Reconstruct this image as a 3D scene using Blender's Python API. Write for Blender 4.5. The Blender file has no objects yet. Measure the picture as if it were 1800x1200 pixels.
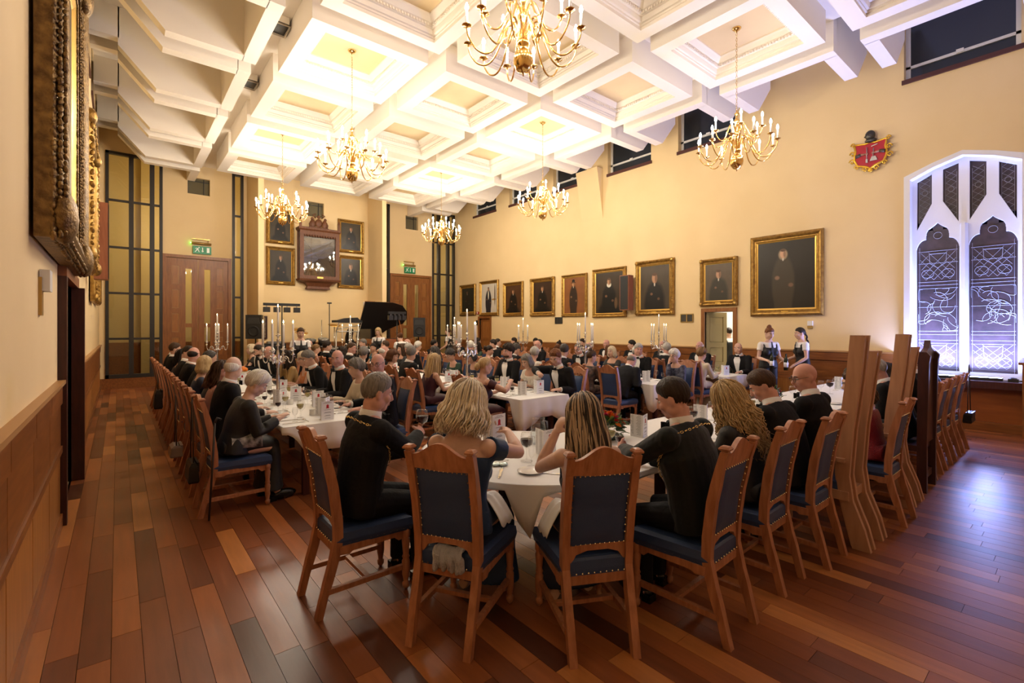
import bpy, math, random
import numpy as np
from mathutils import Vector, Matrix, Euler
random.seed(7)
SC = bpy.context.scene
COL = SC.collection
PI = math.pi
# ------------------------------------------------------------------ camera, world, lights, exposure
TH = math.atan(693.0 / 840.0)            # the hall's long axis lies this far left of the view
CAMH = 1.7
cam = bpy.data.cameras.new('camera'); cam.sensor_width = 36; cam.lens = 16.8
cam.shift_y = -22 / 1800.0; cam.clip_start = 0.05; cam.clip_end = 200
camo = bpy.data.objects.new('camera', cam); COL.objects.link(camo)
camo.location = (0, 0, CAMH); camo.rotation_euler = (PI / 2, 0, -TH)
SC.camera = camo
w = bpy.data.worlds.new('night_sky'); SC.world = w; w.use_nodes = True
w.node_tree.nodes['Background'].inputs[0].default_value = (0.03, 0.05, 0.09, 1)
w.node_tree.nodes['Background'].inputs[1].default_value = 0.6
SC.view_settings.view_transform = 'Standard'; SC.view_settings.look = 'None'
SC.view_settings.gamma = 1.0; SC.view_settings.use_curve_mapping = False
SC.view_settings.exposure = 0.34
SC.cycles.max_bounces = 8; SC.cycles.diffuse_bounces = 4; SC.cycles.glossy_bounces = 3; SC.cycles.transparent_max_bounces = 12
SC.cycles.caustics_reflective = False; SC.cycles.caustics_refractive = False
WARM = (1.0, 0.895, 0.745)
CH_BRIGHT, CH_DIM = 255.0, 150.0         # watts for a chandelier at full and at dimmed setting
def light(name, kind, loc, energy, color, size=0.1, parent=None, rot=None, **kw):
    l = bpy.data.lights.new(name, kind); l.energy = energy; l.color = color
    if kind == 'AREA':
        l.shape = 'RECTANGLE'; l.size = size[0]; l.size_y = size[1]
    else: l.shadow_soft_size = size
    for k, v in kw.items(): setattr(l, k, v)
    o = bpy.data.objects.new(name, l); COL.objects.link(o); o.location = loc
    if rot: o.rotation_euler = rot
    if parent: o.parent = parent
    return o
# ------------------------------------------------------------------ mesh helpers
class MB:
    def __init__(s): s.v = []; s.f = []; s.m = []; s.sm = []
    def add(s, vs, fs, m=0, M=None, sm=False):
        b = len(s.v)
        s.v += [tuple(M @ Vector(v)) for v in vs] if M is not None else [tuple(v) for v in vs]
        s.f += [tuple(i + b for i in f) for f in fs]; s.m += [m] * len(fs); s.sm += [sm] * len(fs)
        return s
    def box(s, a, b, m=0, M=None):
        (x0, y0, z0), (x1, y1, z1) = a, b
        return s.add([(x0,y0,z0),(x1,y0,z0),(x1,y1,z0),(x0,y1,z0),(x0,y0,z1),(x1,y0,z1),(x1,y1,z1),(x0,y1,z1)],
              [(0,3,2,1),(4,5,6,7),(0,1,5,4),(1,2,6,5),(2,3,7,6),(3,0,4,7)], m, M)
    def prism(s, poly, t0, t1, ax='y', m=0, M=None, sm=False):
        n = len(poly)
        if ax == 'y': P = lambda a, b, t: (a, t, b)
        elif ax == 'x': P = lambda a, b, t: (t, a, b)
        else: P = lambda a, b, t: (a, b, t)
        vs = [P(a, b, t0) for a, b in poly] + [P(a, b, t1) for a, b in poly]
        s.add(vs, [tuple(range(n))[::-1], tuple(range(n, 2*n))], m, M)
        b = len(s.v) - 2*n
        s.f += [(b+i, b+(i+1) % n, b+n+(i+1) % n, b+n+i) for i in range(n)]; s.m += [m]*n; s.sm += [sm]*n
        return s
    def lathe(s, prof, n=16, c=(0,0,0), m=0, M=None, sm=True):
        vs = []; fs = []
        for r, z in prof:
            vs += [(c[0]+r*math.cos(2*PI*k/n), c[1]+r*math.sin(2*PI*k/n), c[2]+z) for k in range(n)]
        for i in range(len(prof)-1):
            fs += [(i*n+k, i*n+(k+1) % n, (i+1)*n+(k+1) % n, (i+1)*n+k) for k in range(n)]
        if prof[0][0] > 1e-5: fs.append(tuple(range(n))[::-1])
        if prof[-1][0] > 1e-5: fs.append(tuple((len(prof)-1)*n+k for k in range(n)))
        return s.add(vs, fs, m, M, sm)
    def tube(s, pts, rad, n=8, m=0, M=None, sm=True, caps=True, flat=1.0):
        pts = [Vector(p) for p in pts]; k = len(pts)
        if not hasattr(rad, '__len__'): rad = [rad]*k
        vs = []; fs = []; prev = None
        for i, p in enumerate(pts):
            d = (pts[min(i+1, k-1)] - pts[max(i-1, 0)])
            d = d.normalized() if d.length > 1e-9 else Vector((0,0,1))
            if prev is None:
                up = Vector((0,0,1)) if abs(d.z) < 0.9 else Vector((1,0,0))
                a = d.cross(up).normalized()
            else:
                a = (prev - d*prev.dot(d))
                a = a.normalized() if a.length > 1e-6 else d.orthogonal().normalized()
            prev = a; b = d.cross(a)
            for j in range(n):
                t = 2*PI*j/n
                vs.append(p + a*(rad[i]*math.cos(t)) + b*(rad[i]*flat*math.sin(t)))
        for i in range(k-1):
            fs += [(i*n+j, i*n+(j+1) % n, (i+1)*n+(j+1) % n, (i+1)*n+j) for j in range(n)]
        if caps: fs += [tuple(range(n))[::-1], tuple((k-1)*n+j for j in range(n))]
        return s.add(vs, fs, m, M, sm)
    def ell(s, c, r, nu=12, nv=8, m=0, M=None, R=None):
        if not hasattr(r, '__len__'): r = (r, r, r)
        vs = []; fs = []
        c = Vector(c)
        for i in range(nv+1):
            t = PI*i/nv
            for j in range(nu):
                p = 2*PI*j/nu
                q = Vector((r[0]*math.sin(t)*math.cos(p), r[1]*math.sin(t)*math.sin(p), r[2]*math.cos(t)))
                if R is not None: q = R @ q
                vs.append(c + q)
        for i in range(nv):
            fs += [(i*nu+j, (i+1)*nu+j, (i+1)*nu+(j+1) % nu, i*nu+(j+1) % nu) for j in range(nu)]
        return s.add(vs, fs, m, M, True)
    def loft(s, rings, m=0, M=None, sm=True, caps=True):
        n = len(rings[0]); vs = [p for r in rings for p in r]; fs = []
        for i in range(len(rings)-1):
            fs += [(i*n+j, i*n+(j+1) % n, (i+1)*n+(j+1) % n, (i+1)*n+j) for j in range(n)]
        if caps: fs += [tuple(range(n))[::-1], tuple((len(rings)-1)*n+j for j in range(n))]
        return s.add(vs, fs, m, M, sm)
    def grid(s, fn, nu, nv, m=0, M=None, sm=True):
        vs = [fn(i/nu, j/nv) for j in range(nv+1) for i in range(nu+1)]
        fs = [(j*(nu+1)+i, j*(nu+1)+i+1, (j+1)*(nu+1)+i+1, (j+1)*(nu+1)+i) for j in range(nv) for i in range(nu)]
        return s.add(vs, fs, m, M, sm)
    def mesh(s, name, mats):
        me = bpy.data.meshes.new(name)
        me.from_pydata(s.v, [], s.f)
        for m in (mats if isinstance(mats, (list, tuple)) else [mats]): me.materials.append(m)
        me.polygons.foreach_set('material_index', s.m)
        me.polygons.foreach_set('use_smooth', s.sm)
        me.update(); return me
def ob(name, data, parent=None, loc=(0,0,0), rz=0.0, rot=None, scale=None):
    o = bpy.data.objects.new(name, data); COL.objects.link(o)
    o.location = loc; o.rotation_euler = rot if rot else (0, 0, rz)
    if scale: o.scale = scale if hasattr(scale, '__len__') else (scale,)*3
    if parent: o.parent = parent
    return o
def tag(o, label=None, cat=None, group=None, kind=None):
    if label: o['label'] = label
    if cat: o['category'] = cat
    if group: o['group'] = group
    if kind: o['kind'] = kind
    return o
def thing(name, label, cat, loc=(0,0,0), rz=0.0, group=None):
    return tag(ob(name, None, None, loc, rz), label, cat, group)
def dup(root, loc=None, rz=None, label=None, group=None):
    r = root.copy(); COL.objects.link(r)
    if loc is not None: r.location = loc
    if rz is not None: r.rotation_euler = (0, 0, rz)
    if label: r['label'] = label
    if group: r['group'] = group
    for ch in list(root.children):
        c = ch.copy(); COL.objects.link(c); c.parent = r
        for g in list(ch.children):
            d = g.copy(); COL.objects.link(d); d.parent = c
    return r
def struct(name, mb, mats, parent=None):
    o = ob(name, mb.mesh(name, mats), parent)
    if parent is None: o['kind'] = 'structure'
    return o
# ------------------------------------------------------------------ materials
MATS = {}
def mat(name, col, rough=0.6, metal=0.0, col2=None, nscale=8.0, stretch=None, bump=0.0, bscale=60.0,
        emit=None, estr=0.0, spec=0.5, trans=0.0, ior=1.45, alpha=1.0, sheen=0.0, rand=0.0, coat=0.0, detail=4.0):
    if name in MATS: return MATS[name]
    m = bpy.data.materials.new(name); m.use_nodes = True; nt = m.node_tree; N = nt.nodes; L = nt.links
    p = N['Principled BSDF']; I = p.inputs
    I['Base Color'].default_value = (*col, 1); I['Roughness'].default_value = rough; I['Metallic'].default_value = metal
    I['Specular IOR Level'].default_value = spec; I['IOR'].default_value = ior
    if trans: I['Transmission Weight'].default_value = trans
    if sheen: I['Sheen Weight'].default_value = sheen
    if coat: I['Coat Weight'].default_value = coat; I['Coat Roughness'].default_value = 0.15
    if alpha < 1: I['Alpha'].default_value = alpha
    if emit: I['Emission Color'].default_value = (*emit, 1); I['Emission Strength'].default_value = estr
    tc = None
    def coords():
        t = N.new('ShaderNodeTexCoord'); mp = N.new('ShaderNodeMapping')
        L.new(t.outputs['Object'], mp.inputs[0])
        if stretch: mp.inputs['Scale'].default_value = stretch
        return mp.outputs[0]
    if col2 is not None or rand:
        tc = coords()
        mx = N.new('ShaderNodeMix'); mx.data_type = 'RGBA'
        mx.inputs[6].default_value = (*col, 1); mx.inputs[7].default_value = (*(col2 or col), 1)
        nz = N.new('ShaderNodeTexNoise'); nz.inputs['Scale'].default_value = nscale; nz.inputs['Detail'].default_value = detail
        L.new(tc, nz.inputs['Vector'])
        rp = N.new('ShaderNodeMapRange'); rp.inputs[1].default_value = 0.32; rp.inputs[2].default_value = 0.68
        L.new(nz.outputs[0], rp.inputs[0]); L.new(rp.outputs[0], mx.inputs[0])
        out = mx.outputs[2]
        if rand:
            oi = N.new('ShaderNodeObjectInfo'); hs = N.new('ShaderNodeHueSaturation')
            mr = N.new('ShaderNodeMapRange'); mr.inputs[3].default_value = 1-rand; mr.inputs[4].default_value = 1+rand
            L.new(oi.outputs['Random'], mr.inputs[0]); L.new(mr.outputs[0], hs.inputs['Value']); L.new(out, hs.inputs['Color'])
            out = hs.outputs[0]
        L.new(out, I['Base Color'])
    if bump:
        if tc is None: tc = coords()
        nb = N.new('ShaderNodeTexNoise'); nb.inputs['Scale'].default_value = bscale; nb.inputs['Detail'].default_value = 3
        L.new(tc, nb.inputs['Vector'])
        bp = N.new('ShaderNodeBump'); bp.inputs['Strength'].default_value = bump; bp.inputs['Distance'].default_value = 0.02
        L.new(nb.outputs[0], bp.inputs['Height']); L.new(bp.outputs[0], I['Normal'])
    MATS[name] = m; return m
def simple(name, col, **k): return mat(name, col, **k)
M_plaster = mat('cream_plaster', (0.80,0.61,0.335), 0.85, col2=(0.775,0.585,0.312), nscale=1.5, bump=0.05, bscale=90)
M_white = mat('white_ceiling_paint', (0.86,0.78,0.665), 0.8, bump=0.02, bscale=80)
M_beige = mat('beige_coffer_panel', (0.78,0.59,0.33), 0.8, col2=(0.74,0.555,0.305), nscale=2)
M_oakd = mat('dado_wood', (0.28,0.10,0.026), 0.32, col2=(0.18,0.06,0.016), nscale=3, stretch=(9,1,9), rand=0.12, spec=0.5)
M_oakd2 = mat('dado_wood_golden', (0.46,0.19,0.045), 0.32, col2=(0.34,0.13,0.03), nscale=3, stretch=(9,9,1), rand=0.1)
M_darkwood = mat('dark_mahogany', (0.065,0.018,0.014), 0.35, col2=(0.04,0.012,0.01), nscale=5, stretch=(8,8,1))
M_door = mat('door_wood', (0.30,0.115,0.028), 0.38, col2=(0.20,0.07,0.016), nscale=4, stretch=(9,9,1))
M_doorp = mat('door_panel_wood', (0.36,0.145,0.035), 0.35, col2=(0.27,0.10,0.024), nscale=4, stretch=(9,9,1))
M_chair = mat('chair_oak', (0.47,0.205,0.105), 0.36, col2=(0.32,0.125,0.06), nscale=5, stretch=(7,7,1.2), rand=0.10, bump=0.05, bscale=30)
M_palewood = mat('pale_laminated_wood', (0.52,0.29,0.175), 0.45, col2=(0.42,0.22,0.13), nscale=4, stretch=(6,6,0.7))
M_goth = mat('gothic_dark_oak', (0.07,0.024,0.022), 0.4, col2=(0.045,0.016,0.015), nscale=5, stretch=(6,6,1))
M_navy = mat('navy_leather', (0.03,0.058,0.15), 0.42, bump=0.12, bscale=220, spec=0.5)
M_brass = mat('polished_brass', (0.80,0.52,0.17), 0.16, 1.0)
M_stud = mat('brass_stud', (0.75,0.6,0.36), 0.25, 1.0)
M_silver = mat('silver_plate', (0.72,0.70,0.68), 0.18, 1.0)
M_gold = mat('gilded_frame', (0.48,0.29,0.07), 0.38, 0.8, col2=(0.26,0.14,0.035), nscale=14, bump=0.35, bscale=45)
M_gold2 = mat('bright_gilt_slip', (0.72,0.46,0.11), 0.3, 0.85, bump=0.15, bscale=60)
M_goldd = mat('old_gilt_carving', (0.28,0.17,0.055), 0.42, 0.65, col2=(0.11,0.06,0.022), nscale=18, bump=0.5, bscale=50)
M_cloth = mat('white_tablecloth', (0.85,0.85,0.84), 0.8, bump=0.03, bscale=150)
M_black = mat('black_plastic', (0.012,0.012,0.012), 0.5)
M_blackm = mat('black_window_metal', (0.022,0.017,0.013), 0.45)
M_iron = mat('grey_steel', (0.25,0.25,0.25), 0.35, 0.9)
M_candle = mat('candle_wax', (0.86,0.82,0.74), 0.5)
M_flame = mat('candle_flame', (1,0.8,0.45), 0.5, emit=(1,0.72,0.36), estr=22)
M_bulb = mat('lit_candle_bulb', (1,0.9,0.7), 0.4, emit=(1,0.80,0.52), estr=26)
M_bulbd = mat('lit_candle_bulb_dimmed', (1,0.9,0.7), 0.4, emit=(1,0.80,0.52), estr=14)
M_china = mat('white_china', (0.85,0.84,0.82), 0.2)
M_paper = mat('white_card', (0.82,0.82,0.84), 0.7)
M_ink = mat('printed_ink', (0.12,0.12,0.14), 0.8)
M_redink = mat('printed_red_emblem', (0.45,0.01,0.02), 0.7)
M_stone = mat('white_window_stone', (0.80,0.79,0.80), 0.7, bump=0.03, bscale=60)
M_brown = mat('brown_sill_paint', (0.075,0.022,0.016), 0.5)
M_grille = mat('dark_vent_mesh', (0.05,0.047,0.04), 0.5, 0.4)
def glassmat(name, tint=(1,1,1), alpha=0.12, rough=0.02):
    m = bpy.data.materials.new(name); m.use_nodes = True; nt = m.node_tree; N = nt.nodes; L = nt.links
    for n in list(N): N.remove(n)
    o = N.new('ShaderNodeOutputMaterial'); t = N.new('ShaderNodeBsdfTransparent'); g = N.new('ShaderNodeBsdfGlossy'); mx = N.new('ShaderNodeMixShader')
    fr = N.new('ShaderNodeLayerWeight'); fr.inputs['Blend'].default_value = 0.35
    mr = N.new('ShaderNodeMapRange'); mr.inputs[3].default_value = alpha*0.4; mr.inputs[4].default_value = min(1, alpha*4)
    t.inputs[0].default_value = (*tint, 1); g.inputs['Roughness'].default_value = rough
    L.new(fr.outputs['Facing'], mr.inputs[0]); L.new(mr.outputs[0], mx.inputs[0])
    L.new(t.outputs[0], mx.inputs[1]); L.new(g.outputs[0], mx.inputs[2]); L.new(mx.outputs[0], o.inputs[0])
    MATS[name] = m; return m
M_glass = glassmat('window_glass', (0.93,0.96,0.92), 0.14)
M_crystal = glassmat('drinking_glass', (0.98,0.985,0.985), 0.10)
M_wine = mat('red_wine', (0.022,0.003,0.005), 0.25, spec=0.2)
M_wwine = mat('white_wine', (0.6,0.5,0.16), 0.1, trans=0.6)
# floor boards: one tone per board from the object's random value and the mesh island
def floormat():
    m = mat('jatoba_floor_boards', (0.2,0.06,0.02), 0.24); nt = m.node_tree; N = nt.nodes; L = nt.links; p = N['Principled BSDF']
    oi = N.new('ShaderNodeObjectInfo'); ge = N.new('ShaderNodeNewGeometry')
    ad = N.new('ShaderNodeMath'); ad.operation = 'ADD'; fr = N.new('ShaderNodeMath'); fr.operation = 'FRACT'
    L.new(oi.outputs['Random'], ad.inputs[0]); L.new(ge.outputs['Random Per Island'], ad.inputs[1]); L.new(ad.outputs[0], fr.inputs[0])
    cr = N.new('ShaderNodeValToRGB'); e = cr.color_ramp.elements
    e[0].position = 0; e[0].color = (0.075,0.024,0.011,1); e[1].position = 1; e[1].color = (0.50,0.20,0.058,1)
    for pos, c in ((0.12,(0.15,0.045,0.016,1)), (0.5,(0.25,0.077,0.025,1)), (0.82,(0.34,0.112,0.033,1))):
        q = e.new(pos); q.color = c
    L.new(fr.outputs[0], cr.inputs[0])
    tc = N.new('ShaderNodeTexCoord'); mp = N.new('ShaderNodeMapping'); mp.inputs['Scale'].default_value = (15, 1.5, 1)
    L.new(ge.outputs['Position'], mp.inputs[0])
    nz = N.new('ShaderNodeTexNoise'); nz.inputs['Scale'].default_value = 1.6; nz.inputs['Detail'].default_value = 5; nz.noise_dimensions = '4D'
    L.new(mp.outputs[0], nz.inputs['Vector']); L.new(fr.outputs[0], nz.inputs['W'])
    hs = N.new('ShaderNodeHueSaturation'); mr = N.new('ShaderNodeMapRange'); mr.inputs[1].default_value = 0.3; mr.inputs[2].default_value = 0.7
    mr.inputs[3].default_value = 0.84; mr.inputs[4].default_value = 1.15
    L.new(nz.outputs[0], mr.inputs[0]); L.new(mr.outputs[0], hs.inputs['Value']); L.new(cr.outputs[0], hs.inputs['Color'])
    L.new(hs.outputs[0], p.inputs['Base Color'])
    mr2 = N.new('ShaderNodeMapRange'); mr2.inputs[3].default_value = 0.25; mr2.inputs[4].default_value = 0.42
    L.new(nz.outputs[0], mr2.inputs[0]); L.new(mr2.outputs[0], p.inputs['Roughness'])
    bp = N.new('ShaderNodeBump'); bp.inputs['Strength'].default_value = 0.06; bp.inputs['Distance'].default_value = 0.01
    L.new(nz.outputs[0], bp.inputs['Height']); L.new(bp.outputs[0], p.inputs['Normal'])
    return m
M_floor = floormat()
# ================================================================== THE HALL
XL, XR, YE, YB = -0.40, 11.30, 17.60, -3.2     # left wall, right wall, end wall, wall behind
ZS, ZT, ZC, ZCH = 6.245, 6.55, 7.55, 6.75      # coffer soffit, coffer panel, roof over side bays, channel top
MOD = 2.28; ROW0 = 3.64; COLX = [3.15, 5.425, 7.70]
def wall_grid(mb, plane, pos, a0, a1, z0, z1, holes, thick, m=0, rev=None):
    """wall in plane x=pos or y=pos with rectangular holes, its reveals 'thick' deep (signed)"""
    As = sorted({a0, a1, *[h[0] for h in holes], *[h[1] for h in holes]})
    Zs = sorted({z0, z1, *[h[2] for h in holes], *[h[3] for h in holes]})
    P = (lambda a, z, d: (pos+d, a, z)) if plane == 'x' else (lambda a, z, d: (a, pos+d, z))
    for i in range(len(As)-1):
        for j in range(len(Zs)-1):
            ca, cz = (As[i]+As[i+1])/2, (Zs[j]+Zs[j+1])/2
            if any(h[0] < ca < h[1] and h[2] < cz < h[3] for h in holes): continue
            for d in (0, thick):
                mb.add([P(As[i],Zs[j],d), P(As[i+1],Zs[j],d), P(As[i+1],Zs[j+1],d), P(As[i],Zs[j+1],d)], [(0,1,2,3)], m)
    for h in holes:
        r = m if rev is None else rev
        for (p, q) in (((h[0],h[2]),(h[1],h[2])), ((h[1],h[2]),(h[1],h[3])), ((h[1],h[3]),(h[0],h[3])), ((h[0],h[3]),(h[0],h[2]))):
            mb.add([P(*p,0), P(*q,0), P(*q,thick), P(*p,thick)], [(0,1,2,3)], r)
    return mb
# ---- floor: boards along the hall; the 300 that show largest are parts, the rest one part of the floor
fl = MB().box((XL-1.2, YB-0.2, -0.12), (XR+1.5, YE+2.6, -0.012))
floor = struct('floor', fl, [mat('floor_underlay', (0.05,0.018,0.008), 0.7)])
BW = 0.131
boards = []
x = XL - 0.02
while x < XR + 0.05:
    y = YB - random.random()*1.2
    while y < YE:
        ln = random.choice((0.45,0.6,0.75,0.9,1.05,1.2,1.35,1.5))
        boards.append((x, max(y, YB), min(y+ln, YE), BW)); y += ln
    x += BW
def vis(b):
    X, Y = b[0]+BW/2, (b[1]+b[2])/2
    t = math.sin(TH)*X + math.cos(TH)*Y; r = math.cos(TH)*X - math.sin(TH)*Y
    if t < 0.8: return 0
    u = r/t
    if abs(u) > 1.12: return 0
    if 840*CAMH/t > 690: return 0
    hid = (1.4 < X < 10 and 1.6 < Y < 14) or (0.75 < X and Y > 3.2)
    return (0.15 if hid else 1.0)/t**3 * (b[2]-b[1])
boards.sort(key=vis, reverse=True)
brd = {}
def board_mesh(L):
    k = round(L, 2)
    if k not in brd:
        e = 0.0012
        brd[k] = MB().box((e, e, -0.012), (BW-e, k-e, 0.0)).mesh('board', M_floor)
    return brd[k]
for b in boards[:300]:
    o = ob('plank', board_mesh(b[2]-b[1]), floor, (b[0], b[1], 0)); o.scale.y = (b[2]-b[1])/round(b[2]-b[1], 2)
far = MB()
for b in boards[300:]: far.box((b[0]+.0012, b[1]+.0012, -0.012), (b[0]+BW-.0012, b[2]-.0012, 0.0))
o = ob('planks', far.mesh('boards_rest', M_floor), floor); o['kind'] = 'stuff'
# ---- right wall with clerestory windows, the traceried window and two doors
CLY = [(2.22+2.325*k-1.5, 2.22+2.325*k) for k in (0,2,3,4,5,6)]
ZSILL = 6.32
WIN = (0.60, 2.20, 0.84, 4.86)                  # traceried window opening
D1 = (5.42, 6.13, 0.0, 2.12); D2 = (15.05, 15.75, 0.0, 2.12)
holes = [(a, b, ZSILL, 7.5) for a, b in CLY] + [WIN, D1, D2]
wr = wall_grid(MB(), 'x', XR, YB, YE, 0, ZC, holes, 0.32)
# plaster spandrels above the window's four-centred head
for s in (-1, 1):
    yc = 1.42
    wr.prism([(yc+s*0.80,4.48),(yc+s*0.80,4.87),(yc,4.87),(yc,4.80),(yc+s*0.40,4.68)], XR+0.001, XR+0.06, 'x')
wr.add([(XR+0.2,YB,0),(XR+0.2,WIN[0],0),(XR+0.2,WIN[0],ZC),(XR+0.2,YB,ZC)], [(0,1,2,3)])
wall_right = struct('wall_right', wr, [M_plaster])
# splayed plaster piers under the ceiling ribs
for yc in (4.7+2.325*2+0.03,):
    mb = MB().add([(XR,yc,5.05),(XR,yc+0.85,5.05),(XR-0.28,yc,ZS+0.3),(XR-0.28,yc+0.85,ZS+0.3),(XR,yc,ZS+0.3),(XR,yc+0.85,ZS+0.3)],
                  [(0,1,3,2),(0,2,4),(1,5,3),(2,3,5,4)])
    ob('pier', mb.mesh('pier', M_plaster), wall_right)
nwin = 0
for a, b in CLY:
    nwin += 1
    w_ = tag(ob('window_%d' % nwin, None), kind='structure')
    w_['label'] = 'high clerestory window with white frame and brown sill above the portraits'
    mb = MB(); X0 = XR+0.14
    mb.box((X0,a,ZSILL),(X0+0.06,a+0.07,7.5)).box((X0,b-0.07,ZSILL),(X0+0.06,b,7.5)).box((X0,a,ZSILL),(X0+0.06,b,ZSILL+0.06)).box((X0,a,ZSILL+0.24),(X0+0.06,b,ZSILL+0.29))
    mb.box((X0-0.02,(a+b)/2-0.05,ZSILL+0.25),(X0,(a+b)/2+0.05,ZSILL+0.31))
    ob('window_frame', mb.mesh('clerestory_frame', mat('white_window_paint', (0.72,0.70,0.66), 0.5)), w_)
    ob('pane', MB().box((X0+0.03,a,ZSILL),(X0+0.036,b,7.5)).mesh('pane', mat('dark_night_pane', (0.02,0.024,0.03), 0.08, spec=0.6)), w_)
    ob('window_sill', MB().box((XR-0.03,a-0.03,ZSILL-0.08),(XR+0.16,b+0.03,ZSILL)).mesh('sill', M_brown), w_)
# ---- left wall and its door
DL = (5.75, 7.25, 0.0, 2.16)
wl = wall_grid(MB(), 'x', XL, YB, YE, 0, ZC, [DL] + [(a, b, ZSILL, 7.4) for a, b in CLY[1:]], -0.3)
wall_left = struct('wall_left', wl, [M_plaster])
for a, b in CLY[1:]:
    nwin += 1
    w_ = tag(ob('window_%d' % nwin, None), kind='structure'); w_['label'] = 'high clerestory window over the left wall pictures'
    ob('pane', MB().box((XL-0.2,a,ZSILL),(XL-0.194,b,7.4)).mesh('pane', mat('dark_night_pane', (0.02,0.024,0.03))), w_)
    ob('window_sill', MB().box((XL-0.1,a-0.03,ZSILL-0.08),(XL+0.03,b+0.03,ZSILL)).mesh('sill', M_brown), w_)
# ---- end wall (windows, doors, square openings) with the projecting centre between two fins
EH = [(-0.27,1.03,0.30,6.72),(1.05,2.79,0,3.93),(2.84,3.16,0.3,6.72),(1.65,2.23,5.86,6.37),
      (8.02,8.26,0.3,6.6),(8.29,10.10,0,3.88),(10.17,11.28,0.3,6.62),(8.96,9.52,5.74,6.29)]
we = wall_grid(MB(), 'y', YE, XL, XR, 0, ZC, EH, 0.2)
YC = 17.2
we2 = wall_grid(MB(), 'y', YC, 3.3, 7.37, 0, ZC, [(5.05,5.60,5.60,6.11)], 0.25)
we.v, we.f, we.m, we.sm = we.v, we.f, we.m, we.sm
b0 = len(we.v); we.v += we2.v; we.f += [tuple(i+b0 for i in f) for f in we2.f]; we.m += we2.m; we.sm += we2.sm
we.box((3.26,15.95,0),(3.42,YE,ZC)).box((7.21,15.95,0),(7.37,YE,ZC))
wall_end = struct('wall_end', we, [M_plaster])
struct('wall_back', MB().box((XL-0.3,YB-0.2,0),(XR+0.3,YB,ZC)), [M_plaster])
# corridor beyond the end wall: what the tall windows look into
M_corr = mat('corridor_plaster', (0.60,0.48,0.25), 0.85)
co = MB()
co.box((XL-0.6,20.4,0),(XR+0.6,20.6,7.6)).box((XL-0.8,YE,0),(XL-0.6,20.6,7.6)).box((XR+0.6,YE,0),(XR+0.8,20.6,7.6)).box((XL-0.6,YE+0.2,7.4),(XR+0.6,20.6,7.6))
co.box((0.6,20.2,0),(0.85,20.4,7.4)).box((10.6,20.2,0),(10.8,20.4,7.4))
struct('wall_corridor', co, [M_corr])
struct('baseboard_corridor', MB().box((XL-0.6,20.34,0),(XR+0.6,20.4,1.25)), [M_oakd])
# the photograph shows the corridor lit behind the glass; its lamps stand behind the wall over the doors
light('corridor_lamp_offscreen', 'POINT', (2.0,18.5,4.9), 120, (1,0.76,0.44), 0.3)
light('corridor_lamp_offscreen', 'POINT', (9.2,18.5,4.9), 90, (1,0.78,0.48), 0.3)
# tall black-framed windows of the end wall
def tall_window(x0, x1, z0, z1, cols, rows, name):
    w_ = tag(ob(name, None), kind='structure'); mb = MB(); f = 0.075
    mb.box((x0,YE-0.04,z0),(x0+f,YE+0.1,z1)).box((x1-f,YE-0.04,z0),(x1,YE+0.1,z1)).box((x0,YE-0.04,z0),(x1,YE+0.1,z0+f+0.03)).box((x0,YE-0.04,z1-f),(x1,YE+0.1,z1))
    xs = [x0+f/2] + cols + [x1-f/2]
    for c in cols: mb.box((c-0.055,YE-0.05,z0),(c+0.055,YE+0.1,z1))
    ob('window_frame', mb.mesh('frame', M_blackm), w_)
    zs = [z0+0.1] + rows + [z1-f]
    for i in range(len(xs)-1):
        for r in rows: ob('glazing_bar', MB().box((xs[i],YE-0.01,r-0.03),(xs[i+1],YE+0.06,r+0.03)).mesh('bar', M_blackm), w_)
        for j in range(len(zs)-1): ob('pane', MB().box((xs[i],YE+0.02,zs[j]),(xs[i+1],YE+0.026,zs[j+1])).mesh('pane', M_glass), w_)
    return w_
RW = [1.42, 2.72, 4.02, 5.35]
tall_window(-0.27, 1.03, 0.30, 6.72, [0.30, 0.78], RW, 'window_20')['label'] = 'tall black framed three column window beside the left wall'
tall_window(2.84, 3.16, 0.30, 6.72, [], RW, 'window_21')['label'] = 'slim black framed window right of the left double doors'
tall_window(8.02, 8.26, 0.30, 6.60, [], RW, 'window_22')['label'] = 'slim dark window beside the piano lid'
tall_window(10.17, 11.28, 0.30, 6.62, [10.50, 10.95], RW, 'window_23')['label'] = 'tall dark framed window in the far right corner'
for i, (x0, x1, z0, z1, yy) in enumerate(((1.65,2.23,5.86,6.37,YE),(8.96,9.52,5.74,6.29,YE),(5.05,5.60,5.60,6.11,YC))):
    w_ = tag(ob('window_%d' % (30+i), None), kind='structure'); w_['label'] = 'small square opening high in the end wall'
    ob('pane', MB().box((x0,yy+0.13,z0),(x1,yy+0.14,z1)).mesh('pane', mat('grey_reflective_pane', (0.14,0.12,0.07), 0.15)), w_)
    ob('window_bar', MB().box((x0,yy+0.1,z0),(x0+0.03,yy+0.13,z1)).box((x1-0.16,yy+0.1,z0),(x1-0.14,yy+0.13,z1)).box((x0,yy+0.1,z1-0.1),(x1,yy+0.13,z1-0.08)).mesh('bar', M_grille), w_)
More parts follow.
